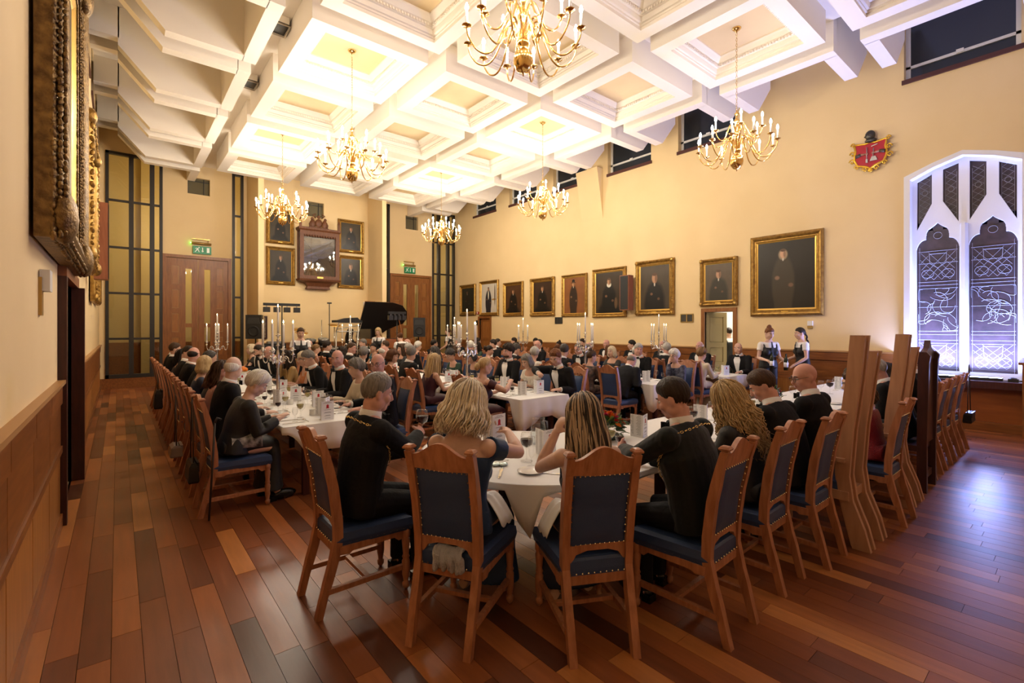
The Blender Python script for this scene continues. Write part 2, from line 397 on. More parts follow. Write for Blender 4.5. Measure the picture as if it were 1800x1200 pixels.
# double doors of the end wall
def panel_door(par, x0, x1, z0, z1, y, glass_side, npan):
    """leaf with a column of framed panels and a tall glazed slot"""
    d = ob('door_leaf', None, par); W = x1-x0
    gx = (x0+0.60*W, x0+0.80*W) if glass_side > 0 else (x0+0.20*W, x0+0.40*W)
    px = (x0+0.14*W, x0+0.42*W) if glass_side > 0 else (x1-0.42*W, x1-0.14*W)
    hh = (z1-z0)/npan; hl = []
    for k in range(npan): hl.append((px[0], px[1], z0+0.14+k*hh*0.94, z0+0.14+k*hh*0.94+hh*0.78))
    gl = [(gx[0], gx[1], z0+1.0, z0+0.47*(z1-z0)-0.06), (gx[0], gx[1], z0+0.47*(z1-z0)+0.06, z1-0.3)]
    ob('stile', wall_grid(MB(), 'y', y, x0, x1, z0, z1, hl+gl, 0.05).mesh('leaf', M_door), d)
    for h in hl:
        ob('panel', MB().box((h[0]+.03,y+0.012,h[2]+.03),(h[1]-.03,y+0.04,h[3]-.03)).mesh('panel', M_doorp), d)
        ob('moulding', wall_grid(MB(), 'y', y-0.012, h[0]-.012, h[1]+.012, h[2]-.012, h[3]+.012, [(h[0]+.025,h[1]-.025,h[2]+.025,h[3]-.025)], 0.03).mesh('moulding', M_door), d)
    for h in gl: ob('pane', MB().box((h[0],y+0.02,h[2]),(h[1],y+0.026,h[3])).mesh('pane', M_glass), d)
def double_door(name, x0, x1, z1, lab):
    d = tag(ob(name, None), kind='structure'); d['label'] = lab
    fr = MB().box((x0-0.02,YE-0.05,0),(x0+0.07,YE+0.1,z1)).box((x1-0.07,YE-0.05,0),(x1+0.02,YE+0.1,z1)).box((x0-0.02,YE-0.06,z1-0.07),(x1+0.02,YE+0.1,z1+0.02))
    ob('door_frame', fr.mesh('door_frame', M_door), d); xm = (x0+x1)/2
    panel_door(d, x0+0.07, xm-0.006, 0, z1-0.08, YE+0.0, 1, 5)
    panel_door(d, xm+0.006, x1-0.07, 0, z1-0.08, YE+0.0, -1, 5)
double_door('door_1', 1.05, 2.79, 3.93, 'tall panelled double doors by the tall window')
double_door('door_2', 8.29, 10.10, 3.88, 'tall panelled double doors behind the piano')
# ---- dado panelling
ZD = 1.26
def dado(name, plane, pos, a0, a1, sgn, step=0.92):
    """boards, rails and panels standing proud of the wall: each panel its own part"""
    d = tag(ob(name, None), kind='structure'); d['label'] = 'polished wooden dado panelling with cap rail'
    P = (lambda a, t, z: (pos+sgn*t, a, z)) if plane == 'x' else (lambda a, t, z: (a, pos+sgn*t, z))
    def bx(n, aa, bb, t0, t1, z0, z1, m):
        p, q = P(aa, t0, z0), P(bb, t1, z1)
        return ob(n, MB().box(tuple(map(min, p, q)), tuple(map(max, p, q))).mesh(n, m), d)
    bx('backing_board', a0, a1, 0, 0.008, 0, ZD-0.03, M_darkwood)
    bx('cap_rail', a0, a1, 0, 0.055, ZD-0.03, ZD, mat('cap_rail_wood', (0.42,0.22,0.08), 0.4))
    bx('plinth', a0, a1, 0, 0.035, 0, 0.11, M_oakd)
    n = max(1, round((a1-a0)/step)); st = (a1-a0)/n
    for k in range(n):
        aa, bb = a0+k*st, a0+(k+1)*st
        bx('panel', aa+.006, bb-.006, 0, 0.034, ZD-0.20, ZD-0.032, M_oakd)
        bx('panel', aa+.006, bb-.006, 0, 0.022, ZD-0.56, ZD-0.215, M_oakd)
        bx('rail', aa+.001, bb-.001, 0, 0.034, ZD-0.62, ZD-0.565, M_oakd)
        bx('panel', aa+.008, bb-.008, 0, 0.018, 0.11, ZD-0.62, M_oakd2)
    return d
dado('trim_1', 'x', XL, 2.2, DL[0]-0.1, 1)
dado('trim_2', 'x', XL, DL[1]+0.12, YE-0.02, 1)
dado('trim_3', 'x', XR, 2.35, D1[0]-0.09, -1, 1.4)
dado('trim_4', 'x', XR, D1[1]+0.09, D2[0]-0.09, -1, 1.4)
dado('trim_5', 'x', XR, D2[1]+0.09, YE, -1, 1.4)
struct('baseboard_end', MB().box((XL,YE-0.03,0),(1.0,YE+0.0,0.30)).box((2.82,YE-0.03,0),(3.26,YE,0.3)).box((10.13,YE-0.03,0),(XR,YE,0.3)), [M_oakd])
dado('trim_6', 'y', YC, 3.42, 7.21, -1, 1.3)
# ---- left door: dark architraves, a panelled leaf set back
dl = tag(ob('door_3', None), kind='structure'); dl['label'] = 'dark framed door set into the left wall beyond the picture frame'
ob('architrave', MB().box((XL-0.3,DL[0]-0.1,0),(XL+0.06,DL[0],DL[3])).mesh('arch', M_darkwood), dl)
ob('architrave', MB().box((XL-0.3,DL[1],0),(XL+0.11,DL[1]+0.12,DL[3])).mesh('arch', M_darkwood), dl)
ob('architrave', MB().box((XL-0.3,DL[0]-0.1,DL[3]),(XL+0.06,DL[1]+0.12,DL[3]+0.11)).mesh('arch', mat('door_head_wood', (0.22,0.075,0.03), 0.4)), dl)
for k in range(3): ob('panel', MB().box((XL-0.13,DL[0]+0.12,0.15+0.66*k),(XL-0.11,DL[1]-0.12,0.68+0.66*k)).mesh('panel', M_door), dl)
ob('door_leaf', MB().box((XL-0.18,DL[0],0.01),(XL-0.13,DL[1],DL[3])).mesh('leaf', M_darkwood), dl)
# ---- right doors
def side_door(name, D, lab, ajar):
    d = tag(ob(name, None), kind='structure'); d['label'] = lab
    fr = MB().box((XR-0.035,D[0]-0.09,0),(XR+0.32,D[0],D[3]+0.09)).box((XR-0.035,D[1],0),(XR+0.32,D[1]+0.09,D[3]+0.09)).box((XR-0.035,D[0],D[3]),(XR+0.32,D[1],D[3]+0.09))
    ob('door_frame', fr.mesh('frame', M_door), d)
    lf = ob('door_leaf', None, d, (XR+0.05, D[1]-0.005, 0), rz=ajar); W = D[1]-D[0]; m1, m2 = (M_door, M_doorp)
    if ajar: m1, m2 = mat('pale_painted_door', (0.42,0.32,0.16), 0.5), mat('pale_painted_door', (0.42,0.32,0.16), 0.5)
    hl = [(-W+0.12,-0.12,0.15,0.72),(-W+0.12,-0.12,0.86,1.24),(-W+0.12,-0.12,1.36,D[3]-0.12)]
    ob('stile', wall_grid(MB(), 'x', 0, -W, 0, 0.01, D[3], hl, 0.04).mesh('stile', m1), lf)
    for h in hl: ob('panel', MB().box((0.012,h[0]+0.02,h[2]+0.02),(0.03,h[1]-0.02,h[3]-0.02)).box((0.02,h[0],h[2]),(0.024,h[1],h[3])).mesh('panel', m2), lf)
    return d
side_door('door_4', D1, 'open doorway to the servery in the right wall', math.radians(75))
side_door('door_5', D2, 'closed panelled door under the portrait of the man with the medal', 0)
# servery beyond the open door
sv = MB().box((XR+0.32,4.0,2.7),(14.2,8.2,2.8)).box((14.0,4.0,0),(14.2,8.2,2.8)).box((XR+0.32,3.9,0),(14.2,4.0,2.8)).box((XR+0.32,8.2,0),(14.2,8.3,2.8)).box((XR+0.32,4.0,-0.05),(14.2,8.2,-0.011))
struct('wall_servery', sv, [mat('servery_white', (0.78,0.78,0.74), 0.8)])
light('servery_lamp_offscreen', 'POINT', (12.9,6.0,2.4), 70, (1,0.95,0.85), 0.3)
# ---- traceried window: stone frame, mullion, tracery, leaded glass
wt = tag(ob('window_40', None), kind='structure'); wt['label'] = 'white stone traceried window with dark leaded glass lit from below'
yc = 1.42; XG = XR+0.20
def stone_plate():
    """front plate with six lights cut out, built as vertical strips"""
    mb = MB(); x0, x1 = XG-0.05, XG+0.02
    def head(y):                                   # underside of the four-centred head
        a = abs(y-yc); return 4.80-0.30*a if a < 0.4 else 4.68-0.5*(a-0.4)
    def lights(y):
        """list of open z intervals at this y"""
        out = []
        for c in (1.775, 1.065):
            a = abs(y-c)
            if a < 0.295:
                if a < 0.135: top = 3.63-0.12*(a/0.135)**0.8
                elif a < 0.16: top = 3.36+0.15*math.sqrt(max(0, 1-((a-0.135)/0.025)**2))*0.9
                else: top = 3.12+0.22*math.sqrt(max(0, 1-((a-0.16)/0.136)**2))
                out.append((0.95, top))
        for c in (1.955, 1.595, 1.245, 0.885):
            a = abs(y-c)
            if a < 0.105:
                bot = 3.74 if abs(c-yc) < 0.3 else 3.66
                # the curved foot rises away from the mullion below it
                side = (y-c)*(1 if c in (1.955, 1.245) else -1)
                if c in (1.955, 0.885): bot = 3.52 + 2.2*max(0, (yc-c > 0 and (y-c) or (c-y)) + 0.105)
                else: bot = 3.60 + 1.9*max(0, (abs(y-yc)-0.07))*1.0
                out.append((bot, head(y)-0.14))
        return sorted(out)
    ys = np.linspace(WIN[0], WIN[1], 321)
    for y0, y1 in zip(ys[:-1], ys[1:]):
        ym = (y0+y1)/2; z = WIN[2]; segs = []
        for a, b in lights(ym):
            if a > z: segs.append((z, a))
            z = max(z, b)
        segs.append((z, head(ym)))
        for a, b in segs:
            if b-a > 0.004: mb.box((x0,y0,a),(x1,y1,b))
    return mb
ob('tracery', stone_plate().mesh('tracery', M_stone), wt)
fr = MB()
for s in (-1, 1):
    fr.prism([(yc+s*0.80,0.84),(yc+s*0.80,4.52),(yc+s*0.40,4.68),(yc,4.80),(yc,4.72),(yc+s*0.39,4.60),(yc+s*0.71,4.45),(yc+s*0.71,0.84)], XR-0.02, XG, 'x')
ob('window_surround', fr.mesh('surround', M_stone), wt)
ob('mullion', MB().prism([(yc-0.055,XG-0.06),(yc-0.025,XG-0.15),(yc+0.025,XG-0.15),(yc+0.055,XG-0.06)], 0.95, 3.55, 'z', M=Matrix(((0,1,0,0),(1,0,0,0),(0,0,1,0),(0,0,0,1)))).mesh('mullion', M_stone), wt)
ob('window_sill', MB().box((XR-0.30,0.40,0.72),(XR+0.28,2.35,0.84)).mesh('sill', M_darkwood), wt)
M_lead = mat('leaded_window_glass', (0.045,0.034,0.034), 0.32, col2=(0.075,0.05,0.055), nscale=7, spec=0.3)
M_came = mat('pale_lead_came', (0.34,0.34,0.38), 0.5)
for c in (1.775, 1.065): ob('pane', MB().box((XG,c-0.31,0.93),(XG+0.01,c+0.31,3.66)).mesh('pane', M_lead), wt)
for c in (1.955, 1.595, 1.245, 0.885): ob('pane', MB().box((XG,c-0.11,3.5),(XG+0.01,c+0.11,4.66)).mesh('pane', M_lead), wt)
def came(mb, pts, r=0.0045):
    r *= 0.62
    for a, b in zip(pts[:-1], pts[1:]): mb.tube([(XG-0.002,a[0],a[1]),(XG-0.002,b[0],b[1])], r, 4, sm=False)
rr = random.Random(3)
for c in (1.775, 1.065):
    mb = MB(); H = 0.27
    for zz in (1.0,1.44,1.50,1.60,1.66,2.1,2.44,2.5,2.56,2.9,3.12): came(mb, [(c-H,zz),(c+H,zz)], 0.004)
    for sg in (-1,1): came(mb, [(c+sg*H*0.94,0.95),(c+sg*H*0.94,3.2)], 0.0035)
    for (za, zb) in ((1.02,1.43),(2.6,3.1)):                          # lattice bands
        n = 5
        for k in range(-2, n+3):
            for sg in (-1, 1):
                xa = c-H+2*H*k/n; p = []
                for q in range(9):
                    xx = xa+sg*(q/8)*0.4; zz = za+(zb-za)*q/8
                    if abs(xx-c) <= H*0.93 and not (abs(xx-c) < 0.12 and zz > za+0.12): p.append((xx, zz))
                if len(p) > 1: came(mb, p, 0.0035)
        for sg in (-1, 1):
            came(mb, [(c+sg*0.14+0.085*math.cos(t*PI/9), za+0.11+0.075*math.sin(t*PI/9)) for t in range(19)], 0.005)
        came(mb, [(c-0.12,zb-0.03),(c+0.12,zb-0.03),(c+0.11,zb-0.2),(c,zb-0.29),(c-0.11,zb-0.2),(c-0.12,zb-0.03)], 0.006)
    # figure scene: wandering leads
    for k in range(20):
        y0 = c+rr.uniform(-H,H)*0.8; z0 = rr.uniform(1.72,2.4); a = rr.uniform(0,6.28); p = [(y0,z0)]
        for q in range(9):
            a += rr.uniform(0.05,0.55)*(1 if k % 2 else -1); y0 += 0.045*math.cos(a); z0 += 0.045*math.sin(a)
            y0 = min(max(y0, c-H), c+H); z0 = min(max(z0,1.67),2.43); p.append((y0,z0))
        came(mb, p, 0.005)
    came(mb, [(c+0.06*math.cos(t*PI/6), 3.4+0.06*math.sin(t*PI/6)) for t in range(13)], 0.004)
    ob('lead_came', mb.mesh('came', M_came), wt)
for c in (1.955, 1.595, 1.245, 0.885):
    mb = MB()
    for sg in (-1,1): came(mb, [(c+sg*0.075,3.6),(c+sg*0.075,4.5)], 0.003)
    for k in range(8):
        z0 = 3.66+0.11*k; came(mb, [(c-0.07,z0),(c+0.07,z0+0.11)], 0.003); came(mb, [(c+0.07,z0),(c-0.07,z0+0.11)], 0.003)
    came(mb, [(c+0.04*math.cos(t*PI/6), 4.2+0.045*math.sin(t*PI/6)) for t in range(13)], 0.004)
    ob('lead_came', mb.mesh('came', M_came), wt)
# panelled seat front below the window, step and skirting
ws = tag(ob('trim_7', None), kind='structure'); ws['label'] = 'polished wood panelling under the traceried window'
ob('panel', MB().box((XR-0.12,YB,0.14),(XR,2.35,0.72)).mesh('panel', mat('warm_panel_wood', (0.30,0.085,0.018), 0.35, col2=(0.22,0.06,0.014), nscale=2, stretch=(6,1,6))), ws)
ob('plinth', MB().box((XR-0.17,YB,0.0),(XR,2.35,0.15)).mesh('plinth', M_oakd), ws)
# LED battens on the sill: the bluish light on the window comes from these
for k, (ya, yb) in enumerate(((0.92, 1.40), (1.46, 1.98))):
    led = thing('led_batten', 'black LED batten glowing blue white on the window sill', 'light', (XR-0.10, (ya+yb)/2, 0.84), group='LED battens on the sill of the traceried window')
    ob('housing', MB().box((-0.035,-(yb-ya)/2,0),(0.035,(yb-ya)/2,0.05)).mesh('housing', M_black), led)
    ob('diffuser', MB().box((-0.028,-(yb-ya)/2+0.01,0.05),(0.028,(yb-ya)/2-0.01,0.056)).mesh('diffuser', mat('led_diffuser', (0.7,0.8,1), 0.5, emit=(0.42,0.55,1.0), estr=30)), led)
    light('led_glow', 'AREA', (0.0,0,0.07), 170, (0.33,0.42,1.0), (0.05, yb-ya-0.04), led, (PI, math.radians(-18), 0))
tag(ob('led_plug', MB().box((-0.05,-0.06,0),(0.05,0.06,0.05)).ell((0,0,0.05),(0.045,0.05,0.025),10,6).tube([(0,-0.06,0.03),(0,-0.2,0.01),(0.05,-0.45,0.01)],0.006,6).mesh('plug', M_black), None, (XR-0.13,0.80,0.84)),
    'black power adaptor with cable lying on the window sill', 'adaptor')
# ---- ceiling: roof, coffers, side bays with kinked ribs
ce = MB().box((XL-0.3,YB-0.2,ZC),(XR+0.3,YE+0.2,ZC+0.1)).box((1.83,YB,ZCH),(9.02,YE,ZCH+0.06))
ceil = struct('ceiling', ce, [M_white])
def sq(h, z): return [(-h,-h,z),(h,-h,z),(h,h,z),(-h,h,z)]
HB = 0.96
prof = [(HB,ZCH+.02),(HB,ZS),(HB-.23,ZS),(HB-.23,ZS+.05),(HB-.25,ZS+.055),(HB-.25,ZS+.08),(HB-.28,ZS+.085),(HB-.295,ZS+.13),(HB-.295,ZS+.15),(HB-.33,ZS+.155),
        (HB-.33,ZS+.20),(HB-.36,ZS+.21),(HB-.40,ZS+.26),(HB-.42,ZS+.28),(HB-.42,ZS+.305)]
cof = MB().loft([sq(h, z) for h, z in prof], 0, caps=False, sm=False)
cof.add(sq(HB-.42, ZS+.303), [(0,1,2,3)], 1)
coffer_me = cof.mesh('coffer', [M_white, M_beige])
den = MB()
for k in range(26):
    a = -(HB-.33)+0.03+k*(2*(HB-.33)-0.06)/25
    for s in (-1, 1):
        den.box((a-0.014, s*(HB-.33)-(0.022 if s > 0 else 0), ZS+.16), (a+0.014, s*(HB-.33)+(0.022 if s < 0 else 0), ZS+.195))
        den.box((s*(HB-.33)-(0.022 if s > 0 else 0), a-0.014, ZS+.16), (s*(HB-.33)+(0.022 if s < 0 else 0), a+0.014, ZS+.195))
den_me = den.mesh('dentils', M_white)
ROWS = [ROW0+MOD*k for k in range(-2, 6)]
for y in ROWS:
    for x in COLX:
        c = ob('coffer', coffer_me, ceil, (x, y, 0)); ob('dentil_band', den_me, c)
for s, nm in ((1, 'l'), (-1, 'r')):
    X = (lambda v: v) if s > 0 else (lambda v: 10.85 - v)
    for y in ROWS + [ROW0+MOD*6]:
        mb = MB()
        # header beam along the hall and the two ribs that bend up towards the clerestory
        xa, xb = sorted((X(1.62), X(1.83)))
        ye = min(y+HB, YE-0.02)
        mb.box((xa,y-HB,ZS),(xb,ye,ZC))
        xend = -0.02 if s > 0 else 10.85-11.28
        for yy in ((y-HB, y-HB+0.2), (y+HB-0.2, y+HB)):
            if yy[1] > YE: continue
            if yy[0] > YE-0.3: continue
            pl = [(X(1.63),ZS),(X(0.56),ZS),(X(0.0),ZS+0.62),(X(0.0),ZC),(X(1.63),ZC)]
            mb.prism(pl, yy[0], yy[1], 'y')
            if s > 0: mb.box((XL,yy[0],ZS+0.75),(0.02,yy[1],ZC))
        ob('ceiling_bay', mb.mesh('bay', M_white), ceil)
# dark ventilation grilles in the left channel
for (x, y) in ((2.0,6.15),(2.0,8.45),(2.0,10.75)):
    g = thing('ceiling_vent', 'dark square ventilation grille in the ceiling channel', 'vent', (x, y, ZCH-0.14), group='ventilation grilles between the coffers')
    ob('grille', MB().box((-0.15,-0.17,0),(0.15,0.17,0.02)).mesh('grille', M_grille), g)
    ob('frame', wall_grid(MB(), 'x', 0, -0.19, 0.19, -0.17, 0.17, [(-0.17,0.17,-0.15,0.15)], 0.02).mesh('vent_frame', mat('vent_trim', (0.45,0.38,0.28), 0.5)), g, (0,0,-0.005), rot=(0, PI/2, 0))
    ob('duct', MB().box((-0.15,-0.17,0.02),(0.15,0.17,0.14)).mesh('duct', M_white), g)
# ================================================================== PEOPLE: builders
def V(*a): return Vector(a)
def rotx(a): return Matrix.Rotation(a, 3, 'X')
PEND = []                                     # (MB, voxel, smooth, holder) surfaces grown in one go
def grow(mb, voxel, smooth, name):
    h = {'name': name}; PEND.append((mb, voxel, smooth, h)); return h
def grow_all():
    tmp = []
    for mb, vx, smi, h in PEND:
        o = bpy.data.objects.new('tmp', mb.mesh('tmp', [])); COL.objects.link(o)
        r = o.modifiers.new('r', 'REMESH'); r.mode = 'VOXEL'; r.voxel_size = vx
        s = o.modifiers.new('s', 'SMOOTH'); s.factor = 0.5; s.iterations = smi
        tmp.append((o, h))
    dg = bpy.context.evaluated_depsgraph_get(); dg.update()
    for o, h in tmp:
        me = bpy.data.meshes.new_from_object(o.evaluated_get(dg)); me.name = h['name']
        me.polygons.foreach_set('use_smooth', [True]*len(me.polygons)); me.materials.clear(); me.materials.append(None)
        h['me'] = me
    for o, h in tmp:
        d = o.data; bpy.data.objects.remove(o); bpy.data.meshes.remove(d)
    PEND.clear()
RM = [(0,.165,.12),(.10,.166,.125),(.22,.158,.12),(.34,.172,.128),(.46,.200,.125),(.54,.196,.104),(.585,.135,.085),(.63,.066,.062)]
RF = [(0,.172,.122),(.09,.158,.115),(.19,.132,.10),(.29,.148,.112),(.37,.156,.112),(.44,.155,.095),(.50,.11,.072),(.55,.054,.052)]
class Body:
    def __init__(s, sex='m', lean=4, hunch=8, twist=0, side=0, head=(0,0,0), handR=(0.2,0.42,0.78), handL=(-0.2,0.42,0.78),
                 stand=False, curlR=0.28, curlL=0.28, fat=1.0, palmR=None, palmL=None, elbR=None, elbL=None, knee=0.36, fine=False, hgt=1.0):
        s.__dict__.update(locals()); s.R = RM if sex == 'm' else RF; s.K = 1.0
        s.base = V(0,0,0.94*hgt) if stand else V(0,0,0.525)
        s.tab = []                                   # spine table: s, centre, tilt
        p = s.base.copy(); n = 32; S = s.R[-1][0]+0.02
        for i in range(n+1):
            q = S*i/n; a = math.radians(lean + hunch*(q/S)**1.5); s.tab.append((q, p.copy(), a))
            p = p + V(math.sin(math.radians(side))*S/n, math.sin(a)*S/n, math.cos(a)*S/n)
        s.S = S
        ns = s.R[-1][0]-0.02
        c, a = s.spine(ns); na = a*0.55 + math.radians(-head[0])*0.25
        nl = 0.155 if sex == 'm' else 0.145
        s.neck0 = c
        s.hc = c + V(math.sin(math.radians(side))*nl*0.6, math.sin(na)*nl + 0.012, math.cos(na)*nl)
        pit, yaw, roll = [math.radians(v) for v in head]
        s.hr = Matrix.Rotation(yaw, 3, 'Z') @ Matrix.Rotation(roll, 3, 'Y') @ Matrix.Rotation(pit, 3, 'X')
        s.hm = Matrix.Translation(s.hc) @ s.hr.to_4x4()
        hs = 1.0 if sex == 'm' else 0.94
        s.hm = s.hm @ Matrix.Diagonal((hs, hs, hs, 1))
        sx = 0.192 if sex == 'm' else 0.15
        c, a = s.spine(0.545 if sex == 'm' else 0.45)
        tw = Matrix.Rotation(math.radians(twist), 3, 'Z')
        s.sh = [c + tw @ V(k*sx*fat**0.5, 0, 0) for k in (1, -1)]
        s.arm = []
        L1, L2 = (0.295, 0.255) if sex == 'm' else (0.27, 0.235)
        for k, (S0, H, e) in enumerate(((s.sh[0], handR, elbR), (s.sh[1], handL, elbL))):
            H = V(*H); d = H - S0; D = min(d.length, (L1+L2)*0.995)
            if d.length > D: H = S0 + d*(D/d.length); d = H-S0
            dn = d.normalized(); x = (L1*L1 - L2*L2 + D*D)/(2*D); hh = math.sqrt(max(L1*L1-x*x, 1e-6))
            hint = V(*e) if e else V((1 if k == 0 else -1)*0.26, -0.35, -0.9)
            hp = (hint - dn*hint.dot(dn)).normalized()
            s.arm.append((S0, S0 + dn*x + hp*hh, H))
        hz = s.base.z+0.02
        if stand: s.leg = [[V(k*0.085,0,hz), V(k*0.09,0.015,0.48*hgt), V(k*0.10,-0.02,0.08)] for k in (1,-1)]
        else: s.leg = [[V(k*0.095,0.02,hz+0.035), V(k*0.115,knee,0.53), V(k*0.12,knee-0.02+0.05*(k>0),0.09)] for k in (1,-1)]
    def spine(s, q):
        i = min(max(q, 0)/s.S*32, 31.999); k = int(i); f = i-k
        a, b = s.tab[k], s.tab[k+1]
        return a[1].lerp(b[1], f), a[2]*(1-f)+b[2]*f
    def rad(s, q):
        R = s.R
        for a, b in zip(R[:-1], R[1:]):
            if a[0] <= q <= b[0]:
                f = (q-a[0])/(b[0]-a[0]); return a[1]+(b[1]-a[1])*f, a[2]+(b[2]-a[2])*f
        return (R[0][1], R[0][2]) if q < 0 else (R[-1][1], R[-1][2])
    def pt(s, q, ph, e=0.0):                         # ph = 0 right, 90 front
        c, a = s.spine(q); rx, ry = s.rad(q)
        f = s.fat if q < 0.45 else 1.0
        sn = math.sin(ph); x, y = (rx*f+e)*math.cos(ph), ((ry*f**1.5 if sn > 0 else ry*0.72*f**0.4)+e)*sn
        tw = math.radians(s.twist)*min(1, q/0.5)
        x, y = x*math.cos(tw)-y*math.sin(tw), x*math.sin(tw)+y*math.cos(tw)
        return c + V(x, y*math.cos(a), -y*math.sin(a))
    def torso(s, mb, q0, q1, e, n=10, nn=20):
        rings = []
        for i in range(n+1):
            q = q0+(q1-q0)*i/n
            rings.append([s.pt(q, 2*PI*j/nn, e) for j in range(nn)])
        mb.loft(rings)
    def hand(s, mb, k, curl, det=True):
        S0, E, W = s.arm[k]; f = (W-E).normalized(); sg = 1 if k == 0 else -1
        pn = (s.palmR if k == 0 else s.palmL) or (-0.3*sg, 0, -1)
        pn = V(*pn); pn = (pn - f*pn.dot(f)).normalized()
        sd = f.cross(pn)*(1 if k == 0 else -1)
        if sd.dot(V(-sg,0,0)) < 0 and abs(sd.x) > 0.5: sd = -sd
        R = Matrix((sd, f, pn)).transposed()
        sc = 1.0 if s.sex == 'm' else 0.9
        mb.ell(W+f*0.048*sc, (0.041*sc, 0.055*sc, 0.018*sc), 12, 8, R=R)
        for i, L in enumerate((0.072, 0.08, 0.074, 0.058)):
            p = W + f*0.085*sc + sd*(0.029-0.0193*i)*sc; d = f.copy(); pts = [p - f*0.02, p]; ax = f.cross(pn)
            for j, seg in enumerate((0.45, 0.3, 0.25)):
                d = Matrix.Rotation(curl*(1.0 if j else 0.8), 3, ax) @ d
                pts.append(pts[-1] + d*(L*seg*sc))
            r = 0.0092*sc
            mb.tube(pts, [r*1.05, r*1.08, r, r*0.92, r*0.75], 8)
        p = W + f*0.022*sc + sd*0.03*sc; d = (f*0.62+sd*0.62+pn*(0.25+0.4*curl)).normalized()
        d2 = (f*0.9+sd*0.05+pn*(0.3+0.45*curl)).normalized()
        mb.tube([p-d*0.02, p, p+d*0.042*sc, p+d*0.042*sc+d2*0.034*sc], [0.013*sc,0.0135*sc,0.0115*sc,0.008*sc], 8)
    def head_prims(s, mb):
        M = s.hm; e = lambda c, r, R=None: mb.ell(c, r, 14, 10, M=M, R=R)
        e((0,-0.010,0.022),(0.077,0.098,0.097)); e((0,0.014,-0.03),(0.066,0.080,0.086))
        e((0,0.048,-0.088),(0.042,0.042,0.034)); e((0,0.080,0.024),(0.05,0.016,0.010))
        for k in (-1, 1):
            e((k*0.036,0.058,-0.03),(0.028,0.032,0.03)); e((k*0.078,-0.012,-0.012),(0.011,0.023,0.034), Matrix.Rotation(k*0.3,3,'Z'))
            e((k*0.052,0.0,-0.068),(0.024,0.05,0.04))
        mb.tube([(0,0.086,0.022),(0,0.102,-0.006),(0,0.113,-0.03),(0,0.098,-0.04)],[0.009,0.0115,0.0155,0.010],8,M=M)
        e((0,0.090,-0.062),(0.022,0.012,0.011))
        b = s.spine(s.R[-1][0]-0.05)[0]
        top = M @ V(0,-0.018,-0.06)
        r0 = 0.062 if s.sex == 'm' else 0.052
        mb.tube([b, b.lerp(top,0.5)+V(0,0.004,0), top], [r0*1.15, r0*0.98, r0*0.95], 14)
    def skin(s, voxel, detail):
        mb = MB(); s.torso(mb, 0, s.R[-1][0], -0.004)
        s.head_prims(mb)
        f = 1.0 if s.sex == 'm' else 0.86
        if s.sex == 'f': f *= s.fat
        for k in (0, 1):
            S0, E, W = s.arm[k]
            mb.ell(S0, (0.058*f, 0.055*f, 0.055*f), 12, 8)
            mb.tube([S0, S0.lerp(E,0.35), E, E.lerp(W,0.3), W, W+(W-E).normalized()*0.02], [0.052*f,0.05*f,0.04*f,0.042*f,0.028*f,0.027*f], 12)
            s.hand(mb, k, s.curlR if k == 0 else s.curlL)
        for lg in s.leg:
            mb.tube([lg[0], lg[0].lerp(lg[1],.5), lg[1], lg[1].lerp(lg[2],.35), lg[2]], [0.078,0.07,0.052,0.05,0.036], 10)
            mb.tube([lg[2]+V(0,-0.03,-0.04), lg[2]+V(0,0.13,-0.055)], [0.036,0.028], 8)
        if s.sex == 'f':
            for k in (-1, 1):
                c, a = s.spine(0.31); mb.ell(s.pt(0.31, math.radians(90-k*36), -0.02), (0.062,0.058,0.06), 12, 8)
        return grow(mb, voxel, 3 if voxel < 0.012 else 2, 'body')
    # ---------------- clothes
    def sleeve(s, mb, k, e, upto=1.0, cuff=0.92):
        S0, E, W = s.arm[k]; f = 1.0 if s.sex == 'm' else 0.86*s.fat
        d = (W-E); pts = [S0, S0.lerp(E,0.35), E]; r = [0.056*f+e, 0.052*f+e, 0.044*f+e]
        if upto >= 1: pts += [E.lerp(W,0.4), E.lerp(W,cuff)]; r += [0.042*f+e, 0.031*f+e]
        else: pts = [S0, S0.lerp(E, upto)]; r = [0.057*f+e, 0.053*f+e]
        mb.ell(S0, (0.06*f+e, 0.057*f+e, 0.056*f+e), 12, 8); mb.tube(pts, r, 12)
    def jacket(s, voxel, e=0.022, q0=-0.028):
        mb = MB(); s.torso(mb, q0, 0.60 if s.sex == 'm' else 0.50, e)
        for k in (0, 1): s.sleeve(mb, k, e*0.8)
        if s.sex == 'f':
            for k in (-1, 1): mb.ell(s.pt(0.31, math.radians(90-k*36), -0.02), (0.062+e,0.058+e,0.06+e), 12, 8)
        n = s.spine(0.605 if s.sex == 'm' else 0.5)[0]
        if s.sex == 'm': mb.tube([s.pt(0.60, 2*PI*j/20, 0.006) for j in range(21)], 0.014, 6)
        return grow(mb, voxel, 3, 'jacket')
    def trousers(s, voxel, e=0.016):
        mb = MB(); s.torso(mb, -0.022, 0.10, 0.010, 4)
        for lg in s.leg:
            mb.ell(lg[0], 0.092, 12, 8)
            mb.tube([lg[0], lg[0].lerp(lg[1],.5), lg[1], lg[1].lerp(lg[2],.4), lg[2]+V(0,0,-0.02)], [0.082+e,0.074+e,0.06+e,0.055+e,0.046+e], 12)
        return grow(mb, voxel, 3, 'trousers')
